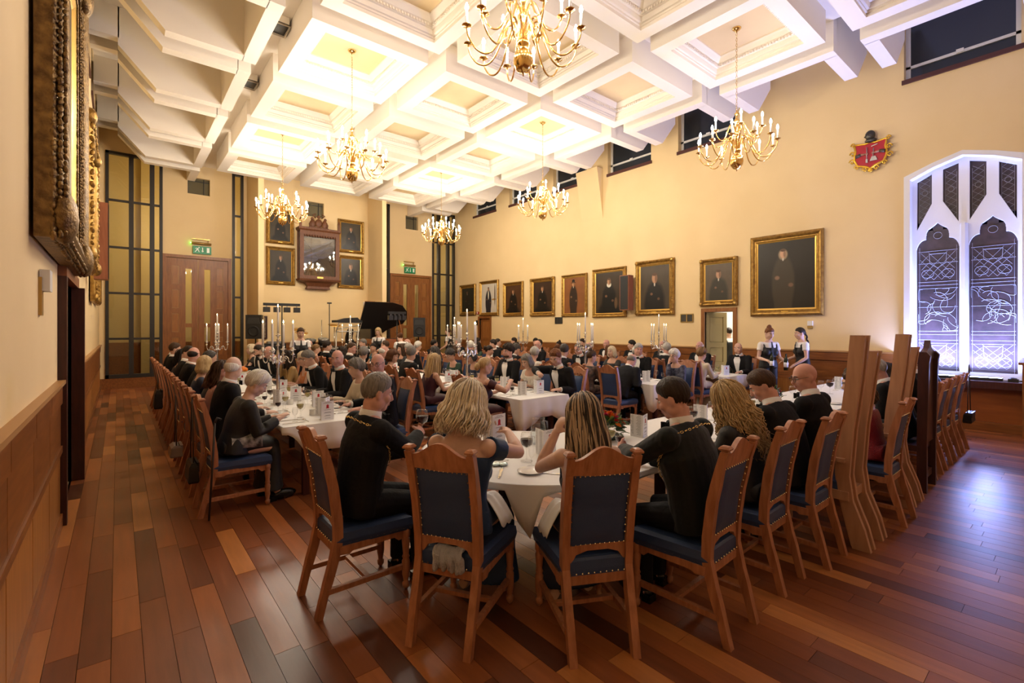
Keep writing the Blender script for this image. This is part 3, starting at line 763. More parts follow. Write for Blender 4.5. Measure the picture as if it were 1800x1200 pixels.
    def skirt(s, voxel, long=0.12, e=0.02):
        mb = MB(); s.torso(mb, -0.022, 0.12, 0.012, 4)
        k = s.leg[0][1].y
        if s.stand:
            mb.loft([[V(rx*math.cos(2*PI*j/16), 0.01+ry*math.sin(2*PI*j/16), z) for j in range(16)] for z, rx, ry in ((0.98,0.17,0.13),(0.8,0.19,0.15),(long,0.18,0.15))])
        else:
            R = [[V(rx*math.copysign(abs(math.cos(2*PI*j/20))**0.75, math.cos(2*PI*j/20)), y, z+rz_*math.copysign(abs(math.sin(2*PI*j/20))**0.85, math.sin(2*PI*j/20))) for j in range(20)] for y, z, rx, rz_ in ((-0.08,0.575,0.165,0.078),(0.0,0.58,0.18,0.088),(0.2,0.578,0.18,0.084),(k-0.04,0.565,0.17,0.074),(k+0.05,0.545,0.145,0.05))]
            mb.loft(R)
            mb.loft([[V(rx*math.cos(2*PI*j/16), k+yo+ry*math.sin(2*PI*j/16), z) for j in range(16)] for z, rx, ry, yo in ((0.59,0.15,0.05,0),(0.5,0.20,0.08,0.0),(0.3,0.21,0.10,-0.01),(long,0.24,0.13,-0.02))])
        return grow(mb, voxel, 3, 'skirt')
    def bodice(s, voxel, q1=0.38, straps='none', e=0.010, oneside=False):
        mb = MB(); s.torso(mb, 0.0, q1, e)
        for k in (-1, 1): mb.ell(s.pt(0.31, math.radians(90-k*36), -0.02), (0.062+e,0.058+e,0.06+e), 12, 8)
        if straps == 'off':                          # band round both upper arms
            for k in (0, 1):
                S0, E, W = s.arm[k]; mb.tube([S0.lerp(E,0.04), S0.lerp(E,0.42)], [0.062*s.fat,0.056*s.fat], 12)
            s.torso(mb, q1-0.02, q1+0.055, 0.014, 3)
        elif straps == 'wide':
            for k in (-1, 1):
                P = [s.pt(q, math.radians(ph), 0.012) for q, ph in ((0.34,90-k*50),(0.44,90-k*48),(0.478,90-k*88),(0.44,270+k*48),(0.34,270+k*45))]
                mb.tube(P, 0.026, 8, flat=0.5)
        elif straps == 'sleeves':
            for k in (0, 1): s.sleeve(mb, k, 0.012)
        elif straps == 'short':
            for k in (0, 1): s.sleeve(mb, k, 0.014, 0.45)
        return grow(mb, voxel, 3, 'bodice')
    def shirt(s):
        """white shirt front, collar and cuffs, laid on the jacket"""
        mb = MB()
        hi = 0.60 if s.sex == 'm' else 0.5
        def fn(u, v):
            q = 0.16+(hi-0.16)*v; hw = 0.012+0.075*v**1.1 if v < 0.82 else 0.08-0.16*(v-0.82)
            rx, ry = s.rad(q); x = (u*2-1)*hw
            ph = math.acos(max(-0.95, min(0.95, x/(rx+0.02))))
            return s.pt(q, ph, 0.028)
        mb.grid(fn, 8, 14)
        c = s.spine(hi-0.005)[0]; r0 = 0.072 if s.sex == 'm' else 0.06
        top = s.hm @ V(0,-0.012,-0.07); ax = (top-c).normalized()
        a = ax.orthogonal().normalized(); b = ax.cross(a)
        rings = []
        for h, r in ((-0.02, r0*1.12),(0.022, r0*1.02),(0.055, r0*0.97),(0.055, r0*0.9),(0.0, r0*0.9)):
            rings.append([c+ax*h+a*(r*math.cos(2*PI*j/20))+b*(r*math.sin(2*PI*j/20)) for j in range(20)])
        mb.loft(rings, caps=False)
        for k in (0, 1):
            S0, E, W = s.arm[k]; f = 1.0 if s.sex == 'm' else 0.86
            mb.tube([E.lerp(W,0.88), E.lerp(W,0.985)], [0.038*f,0.037*f], 12)
        return mb
    def bow(s):
        mb = MB(); c = s.pt(0.60, PI/2, 0.03); top = s.hm @ V(0,0.02,-0.09)
        c = c.lerp(V(top.x, max(top.y, c.y), top.z), 0.25) + V(0,0.012,0.0)
        for k in (-1, 1):
            mb.loft([[c+V(k*x, dy, z) for dy, z in ((-d,-h),(d,-h),(d,h),(-d,h))] for x, h, d in ((0.004,0.010,0.007),(0.03,0.022,0.010),(0.052,0.024,0.007))], sm=False)
        mb.ell(c, (0.011,0.011,0.012), 8, 6)
        return mb
    def shoe(s, k):
        mb = MB()
        for lg in s.leg[k:k+1]:
            p = lg[2]; mb.ell((p.x, p.y+0.06, 0.05), (0.045,0.125,0.05), 12, 8); mb.box((p.x-0.035,p.y-0.07,0),(p.x+0.035,p.y-0.01,0.05))
        return mb
FEAT = MB()
for k in (-1, 1):
    FEAT.ell((k*0.031,0.073,0.004),(0.013,0.013,0.010),10,8,0); FEAT.ell((k*0.031,0.0835,0.004),(0.0058,0.004,0.0062),8,6,1)
    FEAT.tube([(k*0.014,0.094,0.024),(k*0.032,0.091,0.031),(k*0.05,0.076,0.026)],[0.004,0.005,0.003],6,1)
FEAT.ell((0,0.0955,-0.058),(0.02,0.009,0.0045),10,6,2); FEAT.ell((0,0.0945,-0.067),(0.017,0.009,0.005),10,6,2)
M_eye = mat('eye_white', (0.75,0.72,0.68), 0.3); M_iris = mat('dark_iris_and_brow', (0.03,0.02,0.015), 0.4)
M_lips = mat('lips', (0.42,0.14,0.12), 0.5)
feat_me = FEAT.mesh('facial_features', [M_eye, M_iris, M_lips])
GL = MB()
for k in (-1, 1):
    GL.tube([(k*0.034+0.024*math.cos(t*PI/8), 0.103, 0.002+0.019*math.sin(t*PI/8)) for t in range(17)], 0.0022, 5)
    GL.tube([(k*0.058,0.102,0.008),(k*0.076,0.05,0.01),(k*0.08,-0.02,0.004)], 0.002, 5)
GL.tube([(-0.01,0.105,0.006),(0.01,0.105,0.006)], 0.002, 5)
glasses_me = GL.mesh('glasses', mat('spectacle_frame', (0.04,0.035,0.03), 0.3))
# ---------------- hair: a shell that follows the skull down to a hairline, or hangs below it
def hairline(az, front, side, nape):
    P = [(0,front),(38,front-3),(62,front*0.55),(78,side+4),(92,side-10),(104,(side+nape)/2-8),(130,nape),(180,nape-4)]
    for (a, x), (b, y) in zip(P[:-1], P[1:]):
        if a <= az <= b: return x+(y-x)*(az-a)/(b-a)
    return nape
def skull(d):
    r = 0
    for c, e in ((V(0,-0.010,0.022),(0.077,0.098,0.097)), (V(0,0.014,-0.03),(0.066,0.080,0.086))):
        A = sum((d[i]/e[i])**2 for i in range(3)); B = -2*sum(d[i]*c[i]/e[i]**2 for i in range(3)); C = sum((c[i]/e[i])**2 for i in range(3))-1
        D = B*B-4*A*C
        if D > 0: r = max(r, (-B+math.sqrt(D))/(2*A))
    return r
def hair_shell(front=36, side=4, nape=-34, top=0.018, sd=0.010, drop=None, flare=0.0, seed=1, rough=0.004, wave=0.0, part=0.0, nz=64, nt=20, open_az=58, bottom=0.0):
    """drop = length hanging below the head centre for azimuths past open_az (None: cropped at the hairline)"""
    rg = random.Random(seed); ph = [rg.uniform(0, 6.28) for _ in range(8)]
    mb = MB(); rings = [[] for _ in range(nt+3)]
    for j in range(nz):
        A = 360*j/nz; az = min(A, 360-A); th = math.radians(A+90)
        el1 = hairline(az, front, side, nape)
        n1 = rough*(math.sin(9*th+ph[0])*0.5+math.sin(23*th+ph[1])*0.6+math.sin(41*th+ph[2])*0.5)
        hang = drop is not None and az >= open_az
        for i in range(nt+1):
            t = i/nt
            if not hang or t < 0.5:
                tt = t if not hang else t*2
                e0 = el1 if not hang else 0
                el = math.radians(90+(e0-90)*tt)
                d = V(math.cos(el)*math.cos(th), math.cos(el)*math.sin(th), math.sin(el))
                k = math.sin(max(0, el)); thk = sd+(top-sd)*k
                if not hang and tt > 0.6: thk = thk*((1-tt)/0.4)**0.7 - 0.004*((tt-0.6)/0.4)**3
                r = skull(d)+thk+n1*(0.3+0.7*(1-k))+rough*0.7*math.sin(7*th+ph[3]+6*t)
                p = d*r
                if part: p.z -= 0.006*math.exp(-((p.x-part)/0.008)**2)
            else:
                f = (t-0.5)*2
                d = V(math.cos(th), math.sin(th), 0); r = skull(d)+sd
                L = drop*(1.0-0.25*max(0, (100-az)/45)) if az < 100 else drop
                z = -L*f
                rr = r + flare*math.sin(f*PI*0.55) + n1*(1+1.2*f) + wave*math.sin(f*9+3*th+ph[4])
                rr *= 1-0.18*max(0, f-0.7)/0.3*(bottom)
                p = V(d.x*rr*(1.0), d.y*rr, z+n1*4*f)
            rings[i].append(p)
        q = rings[nt][-1]; rings[nt+1].append(V(q.x*0.8, q.y*0.8, q.z+0.006)); rings[nt+2].append(V(q.x*0.45, q.y*0.45, q.z+0.03 if not hang else max(q.z, -0.02)+0.03))
    mb.loft(rings, caps=False)
    return mb
def locks(mb, n, length, seed, r=0.007, curl=0.0, wave=0.012, azr=(62,180), spread=0.02, fall=0.0, freq=9.0, el=(5,70), minl=0.75):
    """separate hair locks: tapered tubes from the scalp down"""
    rg = random.Random(seed)
    for _ in range(n):
        az = rg.uniform(*azr)*(1 if rg.random() < 0.5 else -1); th = math.radians(az+90); e = math.radians(rg.uniform(*el))
        pts = []; L = length*rg.uniform(minl, 1.0); p1, p2 = rg.uniform(0,6.28), rg.uniform(0,6.28); rad = []
        steps = 16; of = rg.uniform(0.006, 0.016+spread)
        for i in range(steps+1):
            t = i/steps
            if t < 0.3:
                ee = e*(1-t/0.3); d = V(math.cos(ee)*math.cos(th), math.cos(ee)*math.sin(th), math.sin(ee)); p = d*(skull(d)+of)
            else:
                f = (t-0.3)/0.7; d = V(math.cos(th), math.sin(th), 0)
                p = d*(skull(d)+of+spread*math.sin(f*2.2)) + V(0,-fall*f*f,-L*f)
            a = max(0, t-0.15)
            p = p + V(math.cos(p1+freq*t*2), math.sin(p1+freq*t*2), 0)*(curl*a*1.4) + V(math.sin(p2+freq*t), math.cos(p2*1.3+freq*t), 0)*(wave*a)
            pts.append(p); rad.append(r*(0.75+0.5*math.sin(PI*min(1,t*1.1)))*(1 if t < 0.75 else (1.02-t)/0.27))
        mb.tube(pts, [max(q, 0.0012) for q in rad], 5)
    return mb
HAIRM = {}
def hairmat(name, c, c2=None, rough=0.5, streak=0.35):
    m = mat('hair_'+name, c, rough, col2=c2 or tuple(x*0.5 for x in c), nscale=2.0, stretch=(45,45,5), bump=0.5, bscale=1.6, spec=0.3, detail=2)
    # each lock has a tone of its own
    nt = m.node_tree; N = nt.nodes; L = nt.links; g = N.new('ShaderNodeNewGeometry'); mx = [n for n in N if n.type == 'MIX'][0]; src = mx.inputs[0].links[0].from_socket
    a = N.new('ShaderNodeMapRange'); a.inputs[1].default_value = 0.5-streak*0.1; a.inputs[2].default_value = 0.5+0.5*(1-streak)+0.02; L.new(g.outputs['Random Per Island'], a.inputs[0])
    b = N.new('ShaderNodeMix'); b.inputs[0].default_value = streak; L.new(src, b.inputs[2]); L.new(a.outputs[0], b.inputs[3]); L.new(b.outputs[0], mx.inputs[0])
    return m
HC = dict(black=((0.016,0.011,0.009),None), dark=((0.035,0.02,0.012),None), brown=((0.085,0.042,0.02),None), auburn=((0.15,0.055,0.02),None), ginger=((0.24,0.085,0.025),None),
          blond=((0.64,0.47,0.26),(0.38,0.25,0.11)), lightblond=((0.86,0.76,0.59),(0.58,0.47,0.32)), grey=((0.30,0.27,0.24),(0.13,0.12,0.11)), silver=((0.55,0.52,0.47),(0.33,0.31,0.28)),
          white=((0.86,0.83,0.77),(0.6,0.57,0.51)), darkgrey=((0.10,0.09,0.085),(0.04,0.035,0.032)), sandy=((0.30,0.17,0.075),None))
HAIRC = {k: hairmat(k, *v) for k, v in HC.items()}
def hm(mb, name='hair'): return mb.mesh(name, [HAIRC['brown']])
HS = {}
HS['short'] = hm(hair_shell(seed=1, top=0.02, sd=0.009, rough=0.0025))
HS['short2'] = hm(hair_shell(seed=2, front=40, top=0.03, sd=0.012, rough=0.004))
HS['crop'] = hm(hair_shell(seed=3, front=44, top=0.010, sd=0.006, rough=0.0012))
HS['recede'] = hm(hair_shell(seed=4, front=62, side=8, top=0.010, sd=0.010, rough=0.002))
HS['rim'] = hm(hair_shell(seed=5, front=84, side=20, nape=-36, top=-0.03, sd=0.012, rough=0.002))
def rim():
    mb = MB(); rg = random.Random(5)
    def fn(u, v):
        az = 72+u*216; th = math.radians(az+90); a = min(az, 360-az); lo = hairline(a, 36, 2, -34); hi = 20+ (7 if a > 120 else 0)
        e = math.radians(lo+(hi-lo)*v); d = V(math.cos(e)*math.cos(th), math.cos(e)*math.sin(th), math.sin(e))
        k = math.sin(PI*v)**0.5*math.sin(PI*u)**0.4
        return d*(skull(d)-0.006+0.017*k+0.0015*math.sin(az*1.1))
    mb.grid(fn, 60, 12); return mb
HS['rim'] = hm(rim())
HS['curlytop'] = hm(hair_shell(seed=6, front=32, top=0.045, sd=0.022, rough=0.010))
HS['waved'] = hm(hair_shell(seed=7, front=34, side=-8, nape=-42, top=0.034, sd=0.026, rough=0.008))
HS['bob'] = hm(hair_shell(seed=8, front=36, drop=0.13, top=0.026, sd=0.022, flare=0.014, rough=0.004, bottom=1.0))
HS['bobshort'] = hm(hair_shell(seed=9, front=30, drop=0.085, top=0.03, sd=0.028, flare=0.014, rough=0.006, bottom=1.0))
HS['long'] = hm(locks(hair_shell(seed=10, front=40, drop=0.30, top=0.02, sd=0.016, flare=0.012, rough=0.005, wave=0.004), 40, 0.34, 10, 0.008))
HS['longstraight'] = hm(locks(hair_shell(seed=11, front=40, drop=0.33, top=0.018, sd=0.014, flare=0.004, rough=0.003), 30, 0.36, 11, 0.007, wave=0.004))
HS['shoulder'] = hm(locks(hair_shell(seed=12, front=38, drop=0.20, top=0.026, sd=0.022, flare=0.016, rough=0.007, wave=0.006), 36, 0.24, 12, 0.009, wave=0.02))
def bun(z=0.05, y=-0.125, r=0.05, seed=13):
    mb = hair_shell(seed=seed, front=36, side=0, nape=-30, top=0.014, sd=0.010, rough=0.003)
    mb.ell((0,y,z),(r,r*0.8,r),14,10)
    for k in range(3): mb.tube([(r*0.9*math.cos(t*PI/8)*math.cos(k), y-0.005+r*0.8*math.cos(t*PI/8)*math.sin(k)*0.6, z+r*0.95*math.sin(t*PI/8)) for t in range(17)], 0.012, 6)
    return mb
HS['bun'] = hm(bun()); HS['lowbun'] = hm(bun(-0.02, -0.12, 0.055, 14)); HS['topknot'] = hm(bun(0.12, -0.05, 0.045, 15))
pt_ = hair_shell(seed=16, front=38, side=0, nape=-30, top=0.012, sd=0.009, rough=0.002)
HS['ponytail'] = hm(pt_.tube([(0,-0.10,0.02),(0,-0.145,0.0),(0,-0.16,-0.1),(0.01,-0.15,-0.22)],[0.018,0.026,0.024,0.006],8))
br = hair_shell(seed=17, front=38, side=0, nape=-30, top=0.012, sd=0.009, rough=0.002)
for s_ in (-1, 1): br.tube([(s_*0.015*math.cos(t*1.4), -0.115-0.012*t/6+0.012*math.sin(t*1.4), 0.0-0.026*t) for t in range(13)], [0.016]*11+[0.012,0.005], 7)
HS['braid'] = hm(br)
# large foreground heads of hair
g = hair_shell(seed=21, front=38, drop=0.16, top=0.03, sd=0.024, flare=0.024, rough=0.005, wave=0.005, bottom=0.6, nz=96)
locks(g, 420, 0.20, 21, 0.0046, wave=0.04, spread=0.034, freq=8, el=(0,88), minl=0.6)
HS['near_blond'] = hm(g)
g = hair_shell(seed=22, front=40, drop=0.33, top=0.016, sd=0.014, flare=0.012, rough=0.004, wave=0.004, nz=96)
locks(g, 420, 0.40, 22, 0.0042, wave=0.014, spread=0.02, freq=6, el=(0,89), minl=0.6)
HS['near_highlight'] = hm(g)
g = hair_shell(seed=23, front=38, drop=0.24, top=0.030, sd=0.026, flare=0.03, rough=0.012, wave=0.01, nz=96)
locks(g, 460, 0.50, 23, 0.0048, curl=0.024, wave=0.03, spread=0.042, freq=15, el=(0,88), azr=(40,180), minl=0.5)
HS['near_curly'] = hm(g)
bd = MB()
def fb(u, v):
    az = -70+140*u; th = math.radians(az+90); e = math.radians(-78+52*v); d = V(math.cos(e)*math.cos(th), math.cos(e)*math.sin(th), math.sin(e))
    return V(0,0.012,-0.02) + d*(0.092+0.006*math.sin(PI*v)*math.sin(PI*u)) + V(0,0.012*math.cos(math.radians(az)),0)
bd.grid(fb, 20, 10)
HS['beard'] = hm(bd, 'beard')
# skin tones
SK = [mat('skin_%d' % i, c, 0.55, col2=tuple(x*0.9 for x in c), nscale=20, spec=0.35) for i, c in enumerate(((0.64,0.39,0.29),(0.58,0.34,0.25),(0.68,0.44,0.34),(0.62,0.33,0.26),(0.50,0.28,0.19)))]
def fabric(n, c, r=0.85, c2=None, sc=60, b=0.15, sheen=0.03): return mat('fabric_'+n, c, r, col2=c2, nscale=sc, bump=b, bscale=140, sheen=sheen)
FB = dict(tux=mat('fabric_black_wool', (0.008,0.008,0.0095), 0.8, bump=0.55, bscale=11, spec=0.25), tux2=fabric('charcoal_wool', (0.022,0.022,0.025)), velvet=mat('fabric_black_velvet', (0.006,0.008,0.007), 0.75, bump=0.6, bscale=9, spec=0.25, sheen=0.12),
          white=fabric('white_shirt', (0.78,0.76,0.74), 0.7), blackd=fabric('black_dress', (0.010,0.010,0.011), 0.6), navy=fabric('navy_dress', (0.008,0.018,0.05), 0.6),
          royal=fabric('royal_blue_dress', (0.006,0.03,0.095), 0.55), red=fabric('red_sequin', (0.33,0.006,0.018), 0.35, (0.16,0.003,0.01), 120, 0.6), burg=fabric('burgundy_dress', (0.045,0.007,0.016), 0.6),
          cream=fabric('cream_knit', (0.62,0.53,0.40), 0.8), orange=fabric('orange_dress', (0.52,0.18,0.05), 0.6), green=fabric('dark_green_dress', (0.012,0.045,0.03), 0.6),
          teal=fabric('teal_dress', (0.01,0.10,0.15), 0.6), gold=fabric('gold_dress', (0.35,0.22,0.08), 0.5), whitef=fabric('white_blouse', (0.75,0.70,0.62), 0.75),
          lace=fabric('black_floral_lace', (0.010,0.010,0.011), 0.6, (0.14,0.08,0.06), 16), floral=fabric('black_white_floral', (0.012,0.012,0.013), 0.7, (0.5,0.5,0.5), 22),
          navyfl=fabric('navy_floral', (0.012,0.014,0.04), 0.6, (0.10,0.11,0.17), 20), plum=fabric('plum_dress', (0.06,0.012,0.05), 0.6), pink=fabric('dusty_pink_dress', (0.42,0.22,0.18), 0.6))
M_shoe = mat('black_patent_shoe', (0.008,0.008,0.008), 0.12)
M_chain = mat('gold_chain', (0.85,0.62,0.22), 0.25, 1.0)
TPL = {}
def template(key, outfit, voxel=0.017, **kw):
    """outfit: tux, dress (bodice straps), cardigan, waiter"""
    b = Body(**kw); T = {'body': b, 'parts': [], 'skin': b.skin(voxel, True)}
    P = T['parts']; k = outfit.split(':')
    if k[0] == 'tux':
        P += [('jacket', b.jacket(voxel), 'top'), ('trousers', b.trousers(voxel), 'legs'), ('shirt', b.shirt(), 'shirt'), ('bow_tie', b.bow(), 'bow'), ('shoe', b.shoe(0), 'shoe'), ('shoe', b.shoe(1), 'shoe')]
    elif k[0] == 'dress':
        P += [('bodice', b.bodice(voxel, float(k[2]) if len(k) > 2 else 0.38, k[1]), 'top'), ('skirt', b.skirt(voxel, float(k[3]) if len(k) > 3 else 0.12), 'legs')]
    elif k[0] == 'cardigan':
        P += [('cardigan', b.jacket(voxel, 0.02), 'top'), ('skirt', b.skirt(voxel), 'legs'), ('shoe', b.shoe(0), 'shoe'), ('shoe', b.shoe(1), 'shoe')]
    elif k[0] == 'waiter':
        P += [('shirt', b.bodice(voxel, 0.50 if b.sex == 'f' else 0.6, 'short', 0.008), 'shirt'), ('waistcoat', b.bodice(voxel, 0.40 if b.sex == 'f' else 0.48, 'wide', 0.020), 'top'), ('trousers', b.trousers(voxel), 'legs'), ('shoe', b.shoe(0), 'shoe'), ('shoe', b.shoe(1), 'shoe')]
        mb = MB(); mb.loft([[b.pt(q, PI/2, 0.034)+V(x,dy,0) for x, dy in ((-w_,0),(w_,0),(w_,0.006),(-w_,0.006))] for q, w_ in ((0.515,0.014),(0.49,0.011),(0.40,0.022),(0.24,0.028),(0.2,0.004))], sm=False)
        P.append(('tie', mb, 'bow'))
    TPL[key] = T; return T
def finish_templates():
    grow_all()
    for T in TPL.values():
        T['skin'] = T['skin']['me']
        T['parts'] = [(n, (m['me'] if isinstance(m, dict) else m.mesh(n, [None])), r) for n, m, r in T['parts']]
PEOPLE = []
def setmat(o, m):
    o.material_slots[0].link = 'OBJECT'; o.material_slots[0].material = m
def person(key, loc, rz, label, hair=None, hcol='brown', skin=0, mats=None, glasses=False, beard=None, group=None, far=False, scale=1.0, skip=()):
    T = TPL[key]; b = T['body']
    p = thing('person', label, 'person', loc, rz, group)
    if scale != 1.0: p.scale = (scale,)*3
    o = ob('body', T['skin'], p); setmat(o, SK[skin])
    mm = dict(top=FB['tux'], legs=FB['tux'], shirt=FB['white'], bow=FB['tux'], shoe=M_shoe); mm.update({k: FB[v] for k, v in (mats or {}).items()})
    for n, me, r in T['parts']:
        if n in skip or (far and n == 'shoe'): continue
        c = ob(n, me, p); setmat(c, mm[r])
    f = ob('facial_features', feat_me, p); f.matrix_local = b.hm
    if hair:
        h = ob('hair', HS[hair], p); h.matrix_local = b.hm; setmat(h, HAIRC[hcol])
    if glasses: g_ = ob('glasses', glasses_me, p); g_.matrix_local = b.hm
    if beard: g_ = ob('beard', HS['beard'], p); g_.matrix_local = b.hm; setmat(g_, HAIRC[beard])
    return p
# ================================================================== CHAIRS
def post_curve(n=12):
    P = [(-0.345,0.0),(-0.315,0.12),(-0.262,0.30),(-0.232,0.44),(-0.236,0.56),(-0.262,0.76),(-0.305,0.95),(-0.335,1.045)]
    out = []
    for i in range(n+1):
        t = i/n*(len(P)-1); k = min(int(t), len(P)-2); f = t-k
        a, b = P[k], P[k+1]; out.append((a[0]+(b[0]-a[0])*f, a[1]+(b[1]-a[1])*f))
    return out
PC = post_curve(14)
def back_y(z):
    for a, b in zip(PC[:-1], PC[1:]):
        if a[1] <= z <= b[1]: return a[0]+(b[0]-a[0])*(z-a[1])/(b[1]-a[1])
    return PC[-1][0]
def post_mesh(s):
    mb = MB(); R = []
    for y, z in PC:
        x = s*(0.172+0.012*z/1.05); hw = 0.021; hd = 0.026 if 0.2 < z < 0.9 else 0.021
        R.append([V(x-hw,y-hd,z), V(x+hw,y-hd,z), V(x+hw,y+hd,z), V(x-hw,y+hd,z)])
    mb.loft(R, sm=False)
    y, z = PC[-1]; x = s*0.184
    mb.loft([[V(x+dx*r, y+dy*r*1.1, z+h) for dx, dy in ((-1,-1),(1,-1),(1,1),(-1,1))] for r, h in ((0.016,0),(0.016,0.008),(0.025,0.012),(0.027,0.02),(0.018,0.032),(0.006,0.036))], sm=False)
    return mb
def crest_mesh(carved=False):
    mb = MB(); n = 20; top = []; bot = []
    for i in range(n+1):
        u = i/n*2-1; x = u*0.166
        zt = 1.03+0.066*(0.5+0.5*math.cos(PI*min(1, abs(u)*1.02))); zb = 0.945-0.004*math.cos(PI*u)
        top.append((x, zt)); bot.append((x, zb))
    for (xa, ta), (xb, tb), (_, ba), (_, bb) in zip(top[:-1], top[1:], bot[:-1], bot[1:]):
        vs = []
        for d in (-0.014, 0.014):
            for x, z in ((xa,ba),(xb,bb),(xb,tb),(xa,ta)): vs.append((x, back_y(z)+d, z))
        mb.add(vs, [(0,1,2,3),(4,7,6,5),(0,4,5,1),(3,2,6,7)])
    if carved:                                            # scrolled carving on the front of the crest
        for s in (-1, 1):
            for cx, r in ((0.05,0.032),(0.115,0.024)):
                P = [(s*cx+r*(1-t/18)*math.cos(t*0.75), back_y(0.96)+0.02, 0.965+r*(1-t/18)*math.sin(t*0.75)) for t in range(16)]
                mb.tube(P, 0.006, 5)
        mb.tube([(x, back_y(z)+0.016, z-0.016) for x, z in top], 0.006, 5)
    return mb
def back_panel():
    mb = MB()
    def fn(sg):
        def f(u, v):
            x = (u*2-1)*0.156; z = 0.555+0.395*v + (0.012*math.cos(PI*(u*2-1))-0.006)*(1-v)
            bulge = 0.016*min(1, 6*u, 6*(1-u), 5*v, 5*(1-v))
            return V(x, back_y(z)+sg*(0.008+bulge), z)
        return f
    mb.grid(fn(-1), 10, 10); mb.grid(fn(1), 10, 10); return mb
def studs(mb, pts, r=0.0055):
    for p in pts:
        p = V(*p); b = [p+V(r,0,0), p+V(0,r,0), p+V(0,0,r), p-V(r,0,0), p-V(0,r,0), p-V(0,0,r)]
        mb.add(b, [(0,1,2),(1,3,2),(3,4,2),(4,0,2),(1,0,5),(3,1,5),(4,3,5),(0,4,5)])
def chair_parts():
    P = {}
    P['back_post'] = [post_mesh(-1), post_mesh(1)]
    P['crest_rail'] = [crest_mesh()]
    P['backrest'] = [back_panel()]
    st = MB()
    for sg in (-1, 1):
        L = [((i/11*2-1)*0.149, 0.942) for i in range(12)] + [((i/11*2-1)*0.149, 0.562) for i in range(12)] + [(k*0.152, 0.575+0.36*i/9) for i in range(1,9) for k in (-1,1)]
        studs(st, [(x, back_y(z)+sg*0.016, z) for x, z in L])
    studs(st, [(-0.185+0.37*i/11, -0.238-0.014, 0.41) for i in range(12)] + [(-0.215+0.43*i/11, 0.238, 0.41) for i in range(12)])
    studs(st, [(s*(0.192+0.029*i/10), -0.21+0.43*i/10, 0.41) for i in range(11) for s in (-1,1)])
    P['stud_row'] = [st]
    ap = MB(); ap.prism([(-0.165,0.56),(-0.165,0.485),(-0.15,0.47),(-0.135,0.485),(-0.12,0.51),(-0.06,0.528),(0.06,0.528),(0.12,0.51),(0.135,0.485),(0.15,0.47),(0.165,0.485),(0.165,0.56)], back_y(0.55)-0.013, back_y(0.55)+0.013, 'y')
    P['back_apron'] = [ap]
    se = MB(); R = []
    for z, e in ((0.395,0),(0.43,0.008),(0.475,0.002),(0.488,-0.03),(0.492,-0.09)):
        R.append([V(-0.19-e,-0.245-e*0.3,z), V(0.19+e,-0.245-e*0.3,z), V(0.222+e,0.232+e,z), V(-0.222-e,0.232+e,z)])
    se.loft(R, sm=False); P['seat'] = [se]
    ra = MB()
    for s in (-1, 1):
        ra.prism([(-0.23,0.40),(-0.23,0.352),(-0.17,0.345),(-0.15,0.36),(0.12,0.36),(0.15,0.335),(0.19,0.34),(0.22,0.40)], s*0.19-0.014, s*0.19+0.014, 'x')
    ra.box((-0.185,-0.25,0.352),(0.185,-0.225,0.40)).box((-0.205,0.205,0.352),(0.205,0.232,0.40)); P['seat_rail'] = [ra]
    lg = []
    for s in (-1, 1):
        m = MB().lathe([(0.008,0.0),(0.022,0.02),(0.024,0.045),(0.016,0.05),(0.018,0.07),(0.024,0.10),(0.026,0.13),(0.026,0.19),(0.019,0.20),(0.025,0.215),(0.019,0.23),(0.022,0.27),(0.027,0.32),(0.020,0.335),(0.027,0.35),(0.027,0.425)], 12, (s*0.195,0.205,0.0)); lg.append(m)
    P['front_leg'] = lg
    stt = []
    for s in (-1, 1): stt.append(MB().box((s*0.187-0.014,-0.30,0.135),(s*0.187+0.014,0.205,0.165)))
    stt.append(MB().box((-0.187,-0.06,0.138),(0.187,-0.03,0.162))); P['stretcher'] = stt
    return P
CP = chair_parts()
CM = {}
for n, L in CP.items():
    mt = M_navy if n in ('backrest', 'seat') else (M_stud if n == 'stud_row' else M_chair)
    CM[n] = [m.mesh(n, mt) for m in L]
CM['crest_carved'] = [crest_mesh(True).mesh('crest_rail', M_chair)]
# one joined mesh for chairs too far off to show their parts
jb = MB()
for n, L in CP.items():
    if n == 'stud_row': continue
    for m in L: jb.add(m.v, m.f, 1 if n in ('backrest', 'seat') else 0)
chair_far_me = jb.mesh('dining_chair', [M_chair, M_navy])
def chair(loc, rz, label, group=None, far=False, carved=False):
    if far: return tag(ob('dining_chair', chair_far_me, None, loc, rz), label, 'chair', group)
    c = thing('dining_chair', label, 'chair', loc, rz, group)
    for n, L in CM.items():
        if n == 'crest_carved': continue
        if n == 'crest_rail' and carved: L = CM['crest_carved']
        for m in L: ob(n, m, c)
    return c
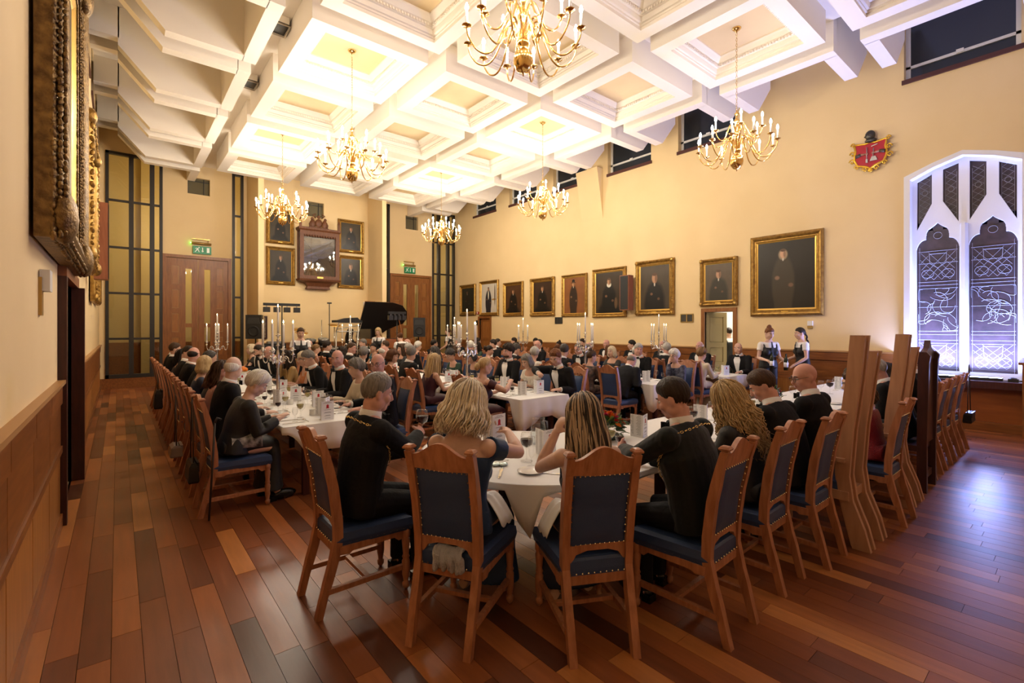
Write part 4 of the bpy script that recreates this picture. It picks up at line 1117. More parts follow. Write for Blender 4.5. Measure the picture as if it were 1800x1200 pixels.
# tall throne-like chair of laminated strips, and the dark gothic one
def tall_chair(loc, rz, label):
    c = thing('tall_chair', label, 'chair', loc, rz)
    P = [(-0.40,0.0),(-0.36,0.16),(-0.30,0.36),(-0.275,0.55),(-0.30,0.9),(-0.35,1.3),(-0.38,1.65)]
    for s in (-1, 1):
        for k in range(4):
            x0 = s*0.165 + (k-1.5)*0.050; mb = MB(); R = []; yo = 0.022*(k % 2)
            top = 1.65 - (0.0 if s < 0 else 0.13)
            for y, z in P:
                z = min(z, top); w_ = 0.0195; d = 0.06 if z < 0.2 else 0.045; y = y+yo
                R.append([V(x0-w_,y-d,z), V(x0+w_,y-d,z), V(x0+w_,y+d,z), V(x0-w_,y+d,z)])
            mb.loft(R, sm=False); ob('lamination', mb.mesh('lamination', M_palewood), c)
        ob('spacer', MB().loft([[V(s*0.165+a*0.085, y+b_*0.015, z) for a, b_ in ((-1,-1),(1,-1),(1,1),(-1,1))] for y, z in P[1:5]], sm=False).mesh('spacer', M_palewood), c)
        ob('armrest', MB().box((s*0.285-0.02,-0.30,0.66),(s*0.285+0.02,0.10,0.69)).mesh('armrest', M_palewood), c)
        ob('front_leg', MB().box((s*0.285-0.022,0.08,0),(s*0.285+0.022,0.125,0.67)).mesh('front_leg', M_palewood), c)
    ob('seat', MB().box((-0.255,-0.25,0.43),(0.255,0.20,0.487)).mesh('seat', M_navy), c)
    ob('side_rail', MB().box((-0.275,-0.32,0.36),(0.275,0.12,0.43)).mesh('side_rail', M_palewood), c)
    return c
def gothic_chair(loc, rz, label):
    c = thing('gothic_chair', label, 'chair', loc, rz)
    for s in (-1, 1):
        mb = MB().prism([(-0.38,0),(-0.30,0),(-0.30,0.5),(-0.31,1.42),(-0.33,1.46),(-0.38,1.46),(-0.41,1.42),(-0.40,1.35),(-0.38,0.5)], s*0.22-0.028, s*0.22+0.028, 'x')
        ob('back_post', mb.mesh('post', M_goth), c)
        ob('front_leg', MB().box((s*0.22-0.03,0.16,0),(s*0.22+0.03,0.22,0.45)).mesh('leg', M_goth), c)
    ob('backrest', MB().box((-0.2,-0.36,0.50),(0.2,-0.33,1.40)).mesh('back', M_goth), c)
    ob('crest_rail', MB().prism([(-0.2,1.38),(-0.2,1.46),(-0.06,1.50),(0,1.58),(0.06,1.50),(0.2,1.46),(0.2,1.38)], -0.37, -0.32, 'y').mesh('crest', M_goth), c)
    ob('seat', MB().box((-0.25,-0.33,0.42),(0.25,0.22,0.48)).mesh('seat', M_goth), c)
    ob('stretcher', MB().box((-0.2,-0.35,0.12),(0.2,-0.31,0.19)).mesh('stretcher', M_goth), c)
    return c
# ================================================================== TABLES AND CLOTHS
TZ = 0.735
def long_table(x0, x1, y0, y1, nm):
    t = thing('trestle_table', 'long wooden dining table under the white cloth of the '+nm, 'table', ((x0+x1)/2, y0, 0))
    w_ = (x1-x0)/2; L = y1-y0
    ob('tabletop', MB().box((-w_+.01,0.01,TZ-0.035),(w_-.01,L-.01,TZ-0.006)).mesh('tabletop', M_door), t)
    n = max(2, int(L/1.8))
    for k in range(n+1):
        for s in (-1, 1): ob('leg', MB().box((s*(w_-0.24)-0.03,0.12+k*(L-0.24)/n-0.03,0),(s*(w_-0.24)+0.03,0.12+k*(L-0.24)/n+0.03,TZ-0.035)).mesh('leg', M_darkwood), t)
def cloth(name, label, outline, drop, seed, corners=(), amp=0.012, freq=26.0, laps=()):
    """outline: closed list of table-edge points (x, y); the cloth lies on top and hangs 'drop' down in folds"""
    rg = random.Random(seed); mb = MB(); n = len(outline)
    cx = sum(p[0] for p in outline)/n; cy = sum(p[1] for p in outline)/n
    top = [V(x, y, TZ) for x, y in outline]
    mb.add(top, [tuple(range(n))])
    nor = []; arc = [0]
    for i in range(n):
        a, b = Vector(outline[i-1]), Vector(outline[(i+1) % n]); t = (b-a)
        t = t.normalized() if t.length > 1e-9 else Vector((1,0)); nor.append(Vector((t.y, -t.x)))
        arc.append(arc[-1]+(Vector(outline[(i+1) % n])-Vector(outline[i])).length)
    rows = [(0, 0.0), (0.012, 0.006), (0.1, 0.35), (0.3, 0.7), (0.6, 0.9), (1.0, 1.0)]
    rings = []
    for f, k in rows:
        R = []
        for i in range(n):
            x, y = outline[i]; s_ = arc[i]
            fold = amp*k*(math.sin(freq*s_+seed)+0.6*math.sin(freq*0.43*s_+seed*2))
            d = drop
            for (px, py, ex) in corners:
                q = math.hypot(x-px, y-py); d += ex*max(0, 1-q/0.34)
            for (px, py, rr_) in laps:                     # the cloth lies on the laps of those seated here
                q = math.hypot(x-px, y-py); w_ = min(1, max(0, (q-rr_*0.72)/(rr_*0.5))); w_ = w_*w_*(3-2*w_); d = 0.042+(d-0.042)*w_
            out = 0.006 + 0.02*k*min(1, d/0.2) + fold*min(1, d/0.2)
            R.append(V(x+nor[i].x*out, y+nor[i].y*out, TZ - d*f))
        rings.append(R)
    mb.loft(rings, caps=False)
    o = ob(name, mb.mesh(name, M_cloth)); s = o.modifiers.new('t', 'SOLIDIFY'); s.thickness = 0.003
    return tag(o, label, 'tablecloth')
def rect_outline(x0, x1, y0, y1, st=0.05):
    P = []
    def seg(a, b):
        n = max(1, int(math.hypot(b[0]-a[0], b[1]-a[1])/st))
        for i in range(n): P.append((a[0]+(b[0]-a[0])*i/n, a[1]+(b[1]-a[1])*i/n))
    seg((x0,y0),(x1,y0)); seg((x1,y0),(x1,y1)); seg((x1,y1),(x0,y1)); seg((x0,y1),(x0,y0)); return P
SPR = [(1.25, 2.17, 5.03, 13.9), (4.22, 5.14, 4.93, 13.9), (7.10, 8.02, 4.80, 13.9), (9.42, 10.30, 4.66, 13.9)]
SPN = ['table beside the left wall', 'second long table', 'third long table', 'table along the portrait wall']
for i, (x0, x1, y0, y1) in enumerate(SPR):
    long_table(x0, x1, y0, y1, SPN[i])
# head table: straight with a rounded end by the chairs nearest the left aisle
HX, HY, HR = 2.62, 2.86, 0.92
ho = []
for k in range(37):
    a = PI/2 + PI*k/36; ho.append((HX+HR*math.cos(a), HY+HR*math.sin(a)))
def sg(a, b, st=0.06):
    n = int(math.hypot(b[0]-a[0], b[1]-a[1])/st); return [(a[0]+(b[0]-a[0])*i/n, a[1]+(b[1]-a[1])*i/n) for i in range(1, n+1)]
ho += sg((HX,HY-HR),(10.2,HY-HR)) + sg((10.2,HY-HR),(10.2,HY+0.12)) + sg((10.2,HY+0.12),(3.35,HY+0.12)) + sg((3.35,HY+0.12),(HX,HY+HR))[:-1]
t = thing('head_table', 'long head table with a rounded end under the nearest white cloth', 'table', (HX, HY, 0))
ob('tabletop', MB().prism([(x-HX, y-HY) for x, y in [(HX+(HR-.01)*math.cos(PI/2+PI*k/24), HY+(HR-.01)*math.sin(PI/2+PI*k/24)) for k in range(25)] + [(10.18,HY-HR+.01),(10.18,HY+.11),(3.35,HY+.11)]], TZ-0.035, TZ-0.006, 'z').mesh('tabletop', M_door), t)
for (x, y) in ((2.0,2.5),(2.3,3.3),(3.2,2.1),(3.2,2.8),(5.6,2.05),(5.6,2.85),(8,2.05),(8,2.85),(10,2.05),(10,2.85)):
    ob('leg', MB().box((x-HX-.03,y-HY-.03,0),(x-HX+.03,y-HY+.03,TZ-.035)).mesh('leg', M_darkwood), t)
# ================================================================== WHO SITS WHERE
FINE, MID = 0.0075, 0.016
# foreground figures, each posed on its own
template('n_chain1', 'tux', FINE, lean=6, hunch=14, fat=1.12, head=(-14,-4,0), handR=(-0.05,0.50,0.94), handL=(-0.2,0.48,0.79), curlR=0.85, palmR=(-1,0.2,-0.2), elbR=(0.6,-0.1,-0.8), knee=0.40)
template('n_blond', 'dress:off:0.345', FINE, sex='f', lean=3, hunch=14, head=(-20,-6,0), handR=(0.12,0.48,0.96), handL=(-0.09,0.48,0.98), curlR=0.7, curlL=0.7, elbR=(0.9,-0.1,-0.5), elbL=(-0.6,0,-0.6), palmR=(-0.6,0.6,-0.2), palmL=(0.8,0.2,-0.3), fat=1.1)
template('n_high', 'dress:wide:0.33', FINE, sex='f', lean=5, hunch=12, head=(-16,4,0), handR=(0.16,0.40,0.79), handL=(-0.12,0.29,1.06), curlL=0.7, elbL=(-0.5,0.2,-1), palmL=(0.8,0.3,0), fat=1.06)
template('n_chain4', 'tux', FINE, lean=8, hunch=16, head=(-22,10,0), handL=(-0.02,0.56,0.88), handR=(0.2,0.50,0.79), curlL=0.85, palmL=(1,0.2,0.1), elbL=(-0.8,-0.1,-0.6), fat=1.18)
template('n_curly', 'cardigan', 0.011, sex='f', lean=12, hunch=14, head=(-18,30,0), fat=1.05)
template('n_down', 'tux', 0.010, lean=12, hunch=20, head=(-34,24,0), fat=1.08, handR=(0.12,0.46,0.78), handL=(-0.15,0.46,0.78))
template('n_bald', 'tux', 0.010, lean=3, hunch=16, head=(-16,44,0), fat=1.25)
template('n_red', 'dress:off:0.36', 0.011, sex='f', lean=8, hunch=14, head=(-14,20,0), fat=1.08)
template('s_oldlady', 'cardigan', 0.011, sex='f', lean=10, hunch=24, head=(-34,-8,0), fat=1.2, handR=(0.12,0.40,0.80), handL=(-0.18,0.44,0.77))
template('s_burg', 'dress:off:0.36', 0.011, sex='f', lean=8, hunch=12, head=(-6,-18,0), handR=(0.22,0.42,0.95), handL=(-0.15,0.45,0.78), fat=1.1, elbR=(0.8,0.1,-0.5))
template('s_reach', 'tux', 0.011, lean=14, hunch=12, head=(-26,18,0), handR=(0.08,0.55,1.02), handL=(-0.22,0.38,0.78), elbR=(0.9,0,0.1), curlR=0.8)
# shared poses for the rows
for k, (ln, hu, hd) in {'up':(3,8,(-4,0,0)), 'lean':(14,18,(-24,6,0)), 'tl':(6,12,(-8,48,0)), 'tr':(6,12,(-8,-48,0))}.items():
    template('m_'+k, 'tux', MID, lean=ln, hunch=hu, head=hd)
    template('f_'+k, 'dress:short:0.44', MID, sex='f', lean=ln, hunch=hu, head=hd)
template('f_bare', 'dress:wide:0.40', MID, sex='f', lean=7, hunch=12, head=(-10,20,0))
template('f_long', 'dress:sleeves:0.49', MID, sex='f', lean=8, hunch=14, head=(-12,-20,0))
template('f_chin', 'dress:sleeves:0.47', MID, sex='f', lean=12, hunch=10, head=(-6,0,0), handR=(0.06,0.26,1.05), handL=(-0.16,0.42,0.78))
template('m_hunch', 'tux', MID, lean=28, hunch=26, head=(-40,8,0), fat=1.1)
# standing staff
template('w_f', 'waiter', 0.013, sex='f', stand=True, lean=0, hunch=6, head=(-18,0,0), handR=(0.20,0.26,1.10), handL=(-0.16,0.30,1.08), hgt=1.0, curlR=0.8, curlL=0.8)
template('w_f2', 'waiter', 0.013, sex='f', stand=True, lean=2, hunch=8, head=(-8,0,0), handR=(0.16,0.30,1.05), handL=(-0.2,0.24,1.0), hgt=1.0)
template('w_bend', 'waiter', 0.016, sex='f', stand=True, lean=38, hunch=10, head=(-20,0,0), handR=(0.2,0.55,0.85), handL=(-0.2,0.5,0.85))
template('pianist', 'dress:sleeves:0.49', 0.016, sex='f', lean=5, hunch=10, head=(-12,0,0), handR=(0.15,0.44,0.80), handL=(-0.18,0.44,0.80))
finish_templates()
def gold_chain(p, key, e=0.03):
    b = TPL[key]['body']; path = []
    for i in range(33):
        u = i/32; ph = math.radians(90-25+ (360-130)*0) if False else None
        a = -150+300*u                                  # round the back of the neck, down both sides of the chest
        if abs(a) < 95: q = 0.575-0.02*abs(a)/95; ang = math.radians(270+a*0.9)
        else: f = (abs(a)-95)/55; q = 0.555-0.24*f; ang = math.radians(270+(1 if a > 0 else -1)*(86+62*f))
        path.append(b.pt(q, ang, e+ (0.03 if abs(a) < 95 else 0.0)))
    mb = MB()
    P = []
    for a, c in zip(path[:-1], path[1:]):
        n = max(1, int((c-a).length/0.016))
        P += [a.lerp(c, i/n) for i in range(n)]
    for i in range(len(P)-1):
        d = (P[i+1]-P[i]).normalized(); s1 = d.orthogonal().normalized(); s2 = d.cross(s1); o = s1 if i % 2 else s2
        mb.tube([P[i] + d*0.0105*math.cos(t*PI/4) + o*0.0065*math.sin(t*PI/4) for t in range(9)], 0.002, 4)
    mb.tube([path[-1].lerp(path[0],0.0), (path[-1]+path[0])*0.5+V(0,0.02,-0.05), path[0]], 0.002, 4)
    c = ob('chain_of_office', mb.mesh('chain', M_chain), p); c['label'] = 'gold chain of office'
rzX, rzmX, rzY = -PI/2, PI/2, 0.0                     # facing +X, -X, +Y
# ---------- head table, clockwise from the rounded end
def head_seat(x, y, rz, who): chair((x, y, 0), rz, 'oak and navy leather chair seating '+who)
head_seat(1.25, 3.05, rzX, 'the grey haired man wearing a gold chain')
p = person('n_chain1', (1.18,3.05,0), rzX, 'grey haired man in dinner jacket and gold chain lifting a glass of red wine', 'short', 'grey', 3); gold_chain(p, 'n_chain1')
a2 = math.radians(-59.8); head_seat(1.60, 2.36, a2, 'the blonde woman in a blue dress')
person('n_blond', (1.51,2.32,0), a2, 'woman with wavy blonde hair in off shoulder blue dress holding a menu', 'near_blond', 'lightblond', 2, dict(top='royal', legs='royal'), scale=1.045)
a3 = math.radians(-27.3); head_seat(2.08, 1.89, a3, 'the woman with streaked long hair')
HAIRC['streak'] = hairmat('streaked', (0.030,0.022,0.020), (0.52,0.39,0.27), 0.45, streak=0.9)
person('n_high', (2.06,1.79,0), a3, 'woman with long dark hair streaked blonde in sleeveless navy dress', 'near_highlight', 'streak', 2, dict(top='navy', legs='navy'))
head_seat(2.66, 1.58, 0.05, 'the dark haired man with a gold chain')
p = person('n_chain4', (2.70,1.47,0), 0.05, 'dark haired man in black velvet jacket and gold chain holding a small glass', 'short', 'dark', 3, dict(top='velvet')); gold_chain(p, 'n_chain4')
head_seat(3.43, 1.60, 0.03, 'the woman with long blonde curls')
person('n_curly', (3.46,1.50,0), 0.03, 'woman with long curly blonde hair in black at the head table', 'near_curly', 'blond', 0, dict(top='blackd', legs='blackd'))
head_seat(4.05, 1.53, 0.0, 'the man bowing his head beside the curly haired woman')
person('n_down', (4.05,1.43,0), 0.0, 'brown haired man in dinner jacket bowing his head at the head table', 'short', 'brown', 3)
tall_chair((4.65,1.52,0), 0.0, 'tall pale wooden chair of curved laminated strips seating the bald man with glasses')
person('n_bald', (4.67,1.47,0), 0.0, 'bald man with glasses and dinner jacket at the head table', None, skin=3, glasses=True)
head_seat(5.38, 1.365, 0.0, 'the woman in the red sequin dress')
person('n_red', (5.40,1.265,0), 0.0, 'woman with shoulder length brown hair in red sequin dress', 'shoulder', 'brown', 2, dict(top='red', legs='red'))
tall_chair((6.02,1.52,0), 0.0, 'tall pale wooden chair of curved strips next to the dark gothic chair')
person('f_bare', (6.02,1.46,0), 0.0, 'dark haired woman in teal dress in the second tall pale chair', 'bun', 'dark', 0, dict(top='teal', legs='teal'))
gothic_chair((6.68,1.46,0), 0.0, 'dark carved gothic armchair with pointed crest at the head table')
person('m_lean', (6.68,1.28,0), 0.0, 'grey cropped man in dinner jacket in the dark gothic chair', 'crop', 'silver', 3)
head_seat(7.28, 1.46, 0.0, 'the woman beyond the gothic chair')
person('f_lean', (7.28,1.36,0), 0.0, 'woman in black with dark bob beyond the gothic chair', 'bob', 'dark', 0, dict(top='blackd', legs='blackd'))
for x, who, key, hr, hc in ((7.88,'the man with neat grey hair before the window','m_tl','short','grey'),(8.5,'the woman in plum','f_tl','bobshort','brown'),(9.12,'the last man at the head table','m_lean','recede','darkgrey')):
    head_seat(x, 1.46, 0.0, who)
    lab = {'m_tl':'man with neat grey hair in dinner jacket before the glowing window','f_tl':'woman in plum dress near the window end of the head table','m_lean':'thin haired man at the window end of the head table'}[key]
    person(key, (x,1.36,0), 0.0, lab, hr, hc, 3 if key[0] == 'm' else 0, dict(top='plum', legs='plum') if key[0] == 'f' else None)
# ---------- the four long tables
ROWX = [(0.93, 2.50), (3.90, 5.46), (6.78, 8.34), (9.12, 10.62)]
ROWSEATS = []
def cut(lab, n):
    w = lab.split()
    while len(w) > n or w[-1] in ('the','a','and','with','in','of','at','to','by','her','his','along','beside','behind','off','near','from','over','white','dark','left','second','third','far','portrait'): w.pop()
    return ' '.join(w)
def row(ti, side, seats):
    """seats: (y, template, hair, colour, skin, mats, extras, label, chair-carved)"""
    x = ROWX[ti][side]; rz = rzX if side == 0 else rzmX
    rg = random.Random(ti*10+side)
    for i, (y, key, hr, hc, sk, mats, ex, lab) in enumerate(seats):
        far = y > 8.2
        dz = rg.uniform(-0.06, 0.06)
        person(key, (x+(0.10 if side else -0.10), y, 0), rz+dz, lab, hr, hc, sk, mats, far=far, **ex)
        grp = 'oak chairs along the '+SPN[ti]
        ROWSEATS.append((ti, side, y, lab))
        chair((x+(0.02 if side else -0.02), y, 0), rz+dz*0.7, 'oak chair seating the '+cut(lab, 12), grp, far=far, carved=(ti+i) % 3 == 1)
D = lambda c: dict(top=c, legs=c)
row(0, 0, [(5.27,'s_oldlady','waved','white',2,dict(top='blackd',legs='blackd'),{},'elderly woman with white waved hair and floral skirt at the corner of the left table'),
  (5.98,'m_tl','rim','white',2,None,{},'elderly man with white fringe round a bald crown in dark suit'),
  (6.65,'f_tr','shoulder','brown',3,D('pink'),{},'woman with brown bob and earring beside the white fringed man'),
  (7.35,'f_lean','long','auburn',0,D('blackd'),{},'woman with long auburn hair at the left table'),
  (8.1,'f_tl','bob','blond',0,D('navy'),{},'blonde woman on the left wall side of the left table'),
  (8.8,'m_lean','recede','darkgrey',1,None,{},'man with thinning dark grey hair at the left table'),
  (9.5,'m_tl','rim','dark',3,None,{},'bald man with dark fringe at the left table'),
  (10.3,'m_tr','crop','dark',0,None,{},'young man with cropped dark hair at the left table'),
  (11.2,'f_tr','longstraight','black',4,D('blackd'),{},'woman with long black hair by the left aisle'),
  (12.1,'m_up','short','brown',1,None,{},'brown haired man far along the left table'),
  (13.0,'m_tl','recede','grey',0,None,{},'grey man at the far end of the left table')])
row(0, 1, [(5.55,'m_tl','rim','grey',3,None,dict(glasses=True),'balding man with glasses behind the man lifting his wine'),
  (6.2,'f_long','waved','grey',0,D('cream'),{},'grey haired woman in cream jacket at the left table'),
  (6.95,'m_tl','rim','silver',3,None,{},'bald man with bow tie facing the left wall'),
  (7.85,'m_lean','short','grey',1,None,{},'smiling grey haired man beside the tall candelabra'),
  (8.6,'f_bare','bobshort','lightblond',1,D('orange'),{},'blonde woman in orange dress at the left table'),
  (9.5,'f_chin','long','dark',1,D('gold'),{},'dark haired woman clapping near the fruit bowl'),
  (10.4,'m_lean','rim','white',3,None,dict(glasses=True),'elderly bald man with glasses near the fruit bowl'),
  (11.3,'m_lean','crop','dark',0,None,dict(glasses=True,beard='dark'),'bearded man with glasses behind the pineapple'),
  (12.2,'m_up','rim','grey',1,None,{},'bald man beyond the bearded man'),
  (13.1,'f_up','bobshort','lightblond',0,D('blackd'),{},'blonde woman at the far end of the left table')])
row(1, 0, [(5.38,'s_burg','lowbun','blond',1,D('burg'),{},'woman with blonde chignon in off shoulder burgundy dress'),
  (6.75,'f_bare','longstraight','blond',0,D('burg'),{},'woman with long straight blonde hair in dark red dress'),
  (7.55,'m_tl','short','grey',1,None,{},'grey haired man in dinner jacket at the second table'),
  (8.25,'f_tr','bobshort','auburn',1,D('blackd'),{},'woman with short auburn hair at the second table'),
  (8.95,'m_lean','rim','white',3,None,{},'pink faced bald man at the second table'),
  (9.6,'f_tl','curlytop','grey',0,D('blackd'),{},'woman with curly grey hair at the second table'),
  (10.3,'m_tr','crop','brown',3,None,{},'man with cropped brown hair at the second table'),
  (11.0,'f_lean','bobshort','dark',1,D('green'),{},'dark haired woman in green dress'),
  (11.7,'m_up','short','dark',1,None,{},'dark haired man at the second table'),
  (12.5,'f_up','bun','sandy',0,D('pink'),{},'sandy haired woman with a bun'),
  (13.3,'m_tl','rim','grey',3,None,{},'bald man at the far end of the second table')])
row(1, 1, [(5.35,'s_reach','short2','ginger',0,None,{},'young auburn haired man reaching across the second table'),
  (6.05,'f_lean','bob','grey',0,D('whitef'),{},'woman with grey bob and white top'),
  (6.75,'m_up','curlytop','dark',3,None,dict(beard='brown'),'man with curly dark hair and bow tie looking up'),
  (7.7,'f_lean','bobshort','darkgrey',1,D('navy'),{},'dark grey haired woman bending over the table'),
  (8.45,'f_lean','curlytop','darkgrey',1,D('green'),dict(glasses=True),'woman with glasses and tight dark grey curls'),
  (9.3,'f_tr','shoulder','darkgrey',1,D('blackd'),{},'woman with wild dark grey hair at the second table'),
  (10.2,'m_lean','short','silver',3,None,{},'silver haired man at the second table'),
  (11.0,'f_up','shoulder','brown',1,D('blackd'),{},'brown haired woman beside the second candelabra'),
  (11.8,'m_tr','recede','brown',1,None,{},'man with receding brown hair'),
  (12.6,'f_tl','ponytail','black',4,D('teal'),{},'woman with black ponytail'),
  (13.4,'m_up','short','grey',1,None,{},'grey man at the far end of the second table')])
row(2, 0, [(5.25,'m_hunch','rim','grey',3,None,{},'man hunched over the corner of the third table'),
  (5.95,'f_long','topknot','brown',1,D('lace'),{},'woman with pinned up brown hair and black lace sleeves'),
  (6.65,'m_tl','short','darkgrey',1,None,{},'dark grey haired man seen from behind at the third table'),
  (7.5,'f_tl','waved','silver',0,D('whitef'),{},'silver haired woman at the third table'),
  (8.3,'m_lean','short','darkgrey',1,None,{},'man with thick dark grey hair at the third table'),
  (9.1,'f_tr','bun','dark',1,D('gold'),{},'woman with dark bun in patterned gold'),
  (9.9,'m_tl','short','white',3,None,{},'white haired man at the third table'),
  (10.7,'f_lean','bob','brown',0,D('blackd'),{},'woman with brown bob at the third table'),
  (11.6,'m_up','crop','black',4,None,{},'dark skinned man with cropped black hair'),
  (12.5,'f_up','curlytop','white',0,D('navy'),{},'white curly haired woman far along the third table'),
  (13.3,'m_tr','rim','grey',3,None,{},'bald man at the far end of the third table')])
row(2, 1, [(5.10,'f_chin','curlytop','white',0,D('navyfl'),dict(glasses=True),'woman with white curls and navy floral dress reading a card'),
  (5.95,'m_tl','short','silver',3,None,{},'silver haired man with bow tie leaning in'),
  (6.7,'f_up','bob','lightblond',0,D('blackd'),{},'woman with blonde fringe and black dress facing the second table'),
  (7.5,'m_lean','recede','grey',3,None,dict(glasses=True),'grey man with glasses at the third table'),
  (8.3,'f_tl','bobshort','auburn',1,D('blackd'),{},'auburn haired woman at the third table'),
  (9.1,'m_up','rim','silver',3,None,dict(glasses=True),'balding silver man with glasses at the third table'),
  (10.0,'f_lean','waved','grey',0,D('plum'),{},'grey haired woman in plum at the third table'),
  (10.9,'m_tr','short','dark',1,None,{},'dark haired man far along the third table'),
  (11.8,'f_up','long','dark',1,D('green'),{},'woman with long dark hair far along the third table'),
  (12.8,'m_up','short','silver',3,None,{},'silver haired man far along the third table')])
row(3, 0, [(5.05,'f_long','curlytop','sandy',0,D('cream'),{},'woman with short sandy hair in cream sweater'),
  (5.85,'m_tl','short','silver',3,None,{},'silver haired man in dinner jacket seen from behind by the portrait wall'),
  (6.6,'f_tr','waved','white',0,D('navy'),{},'white haired woman near the open doorway'),
  (7.4,'f_tl','long','auburn',1,D('lace'),{},'woman with curly auburn hair by the portrait wall'),
  (8.2,'m_lean','rim','grey',3,None,{},'balding grey man by the portrait wall'),
  (9.0,'f_lean','shoulder','dark',1,D('blackd'),{},'woman with dark hair by the portrait wall'),
  (9.9,'m_tl','short','dark',1,None,{},'dark haired man by the portrait wall'),
  (10.8,'f_up','bun','dark',4,D('gold'),{},'dark woman with pinned hair by the portrait wall'),
  (11.8,'m_tr','crop','dark',1,None,{},'short haired man by the portrait wall'),
  (12.8,'m_up','short','dark',1,None,{},'man in navy suit by the portrait wall')])
row(3, 1, [(4.95,'m_tl','rim','darkgrey',1,None,{},'balding man with bow tie beside the waitresses'),
  (5.9,'m_up','rim','white',3,None,{},'elderly man with white side hair beside the open doorway'),
  (6.9,'m_up','rim','grey',3,None,dict(glasses=True),'balding man with glasses against the portrait wall'),
  (7.8,'m_tr','short','black',1,None,{},'black haired man against the portrait wall'),
  (8.7,'m_up',None,'grey',3,None,{},'completely bald man against the portrait wall'),
  (9.6,'m_up','short','dark',1,None,dict(beard='dark'),'bearded dark haired man against the portrait wall'),
  (10.6,'f_up','topknot','dark',1,D('blackd'),{},'dark haired woman against the portrait wall'),
  (11.6,'m_tl','short','black',1,None,{},'man with thick black hair against the portrait wall'),
  (12.7,'m_tr','short','dark',1,None,{},'man in dark suit against the far portrait wall')])
b_ = TPL['s_oldlady']['body']; q_ = [o for o in bpy.data.objects if o.get('label', '').startswith('elderly woman with white waved')][0]
mb_ = MB()
mb_.loft([[V(x, y, z+0.10*zz) for x, zz in ((0.20,-0.2),(0.19,.75),(0.1,1.06),(-0.1,1.06),(-0.19,.75),(-0.20,-0.2))] for y, z in ((-0.02,0.60),(0.12,0.598),(0.24,0.59))], caps=False)
setmat(ob('floral_tunic', mb_.mesh('tunic', [None]), q_), FB['floral'])
# ---------- staff and musicians
W_ = dict(top='blackd', legs='blackd', shirt='white', bow='blackd')
person('w_f', (9.95,4.08,0), PI*0.80, 'waitress with red hair in a bun holding bottles', 'topknot', 'ginger', 2, W_)
person('w_f2', (10.7,3.7,0), 0.75, 'waitress with a long dark braid turned to the wall', 'braid', 'dark', 0, W_)
person('w_f2', (12.75,6.20,0), -0.5, 'waiter glimpsed through the open doorway', 'short', 'dark', 0, W_)
person('w_f', (3.22,11.5,0), PI*0.95, 'waitress with tied back brown hair behind the tall candelabra', 'ponytail', 'brown', 0, W_)
person('w_f', (6.2,13.95,0), PI*0.72, 'blonde waitress holding a bottle near the piano', 'bob', 'blond', 0, W_)
person('w_bend', (6.12,12.05,0), -0.12, 'auburn haired waitress bending over the table', 'bun', 'auburn', 0, W_)
person('w_f2', (9.0,14.35,0), 0.6, 'waitress in profile near the small door', 'ponytail', 'brown', 0, W_)
# ---------- tablecloths, lying on the laps of the seated
for i, (x0, x1, y0, y1) in enumerate(SPR):
    cloth('tablecloth', 'white linen cloth hanging in folds over the '+SPN[i], rect_outline(x0, x1, y0, y1, 0.04), 0.27, i+1, [(x0,y0,0.20),(x1,y0,0.20)],
          laps=[((x0 if sd == 0 else x1), y, 0.30) for ti, sd, y, _ in ROWSEATS if ti == i])
HEADLAPS = []
for x, y, rz in ((1.18,3.05,rzX),(1.51,2.32,a2),(2.06,1.79,a3)):
    d = Vector((-math.sin(rz), math.cos(rz))); p0 = Vector((x, y)); c0 = Vector((HX, HY)); t = 0.0
    while (p0+d*t-c0).length > HR and t < 1.2: t += 0.01
    q = p0+d*t; HEADLAPS.append((q.x, q.y, 0.24))
HEADLAPS += [(x, HY-HR, 0.30) for x in (2.70,3.46,4.05,4.67,5.40,6.02,6.68,7.28,7.88,8.5,9.12)]
cloth('tablecloth', 'white linen cloth over the round ended head table', ho, 0.24, 9, [(1.95,2.2,0.12),(1.75,2.9,0.05)], amp=0.03, freq=13, laps=HEADLAPS)
# ================================================================== CHANDELIERS
def smooth_path(P, n=4):
    out = []; P = [Vector(p) for p in P]; Q = [P[0]]+P+[P[-1]]
    for i in range(1, len(Q)-2):
        for k in range(n):
            t = k/n; a, b, c, d = Q[i-1], Q[i], Q[i+1], Q[i+2]
            out.append(0.5*((2*b)+(c-a)*t+(2*a-5*b+4*c-d)*t*t+(3*b-a-3*c+d)*t**3))
    out.append(P[-1]); return out
def arm_mesh(P): 
    pts = smooth_path([(r, 0, z) for r, z in P], 4)
    mb = MB().tube(pts, [0.011-0.003*i/len(pts) for i in range(len(pts))], 7)
    k = len(pts)//6; p = pts[k]
    mb.tube([p+V(0.02*math.cos(t), 0, 0.02*math.sin(t)-0.02) for t in [i*0.6 for i in range(9)]], 0.006, 6)
    return mb.mesh('arm', M_brass)
LOW = [(0.04,-0.03),(0.075,0.09),(0.13,0.155),(0.185,0.12),(0.235,-0.01),(0.30,-0.15),(0.39,-0.215),(0.49,-0.18),(0.56,-0.08),(0.578,0.0)]
UP = [(0.03,0.05),(0.06,0.15),(0.10,0.18),(0.14,0.13),(0.175,0.03),(0.225,-0.07),(0.29,-0.10),(0.35,-0.06),(0.388,0.02)]
arm_lo, arm_up = arm_mesh(LOW), arm_mesh(UP)
pan_me = MB().lathe([(0.004,-0.02),(0.012,-0.015),(0.012,-0.004),(0.045,0.004),(0.048,0.010),(0.016,0.008),(0.014,0.022)], 14).mesh('drip_pan', M_brass)
sleeve_me = MB().lathe([(0.0125,0.01),(0.0125,0.155)], 10).mesh('candle_sleeve', M_candle)
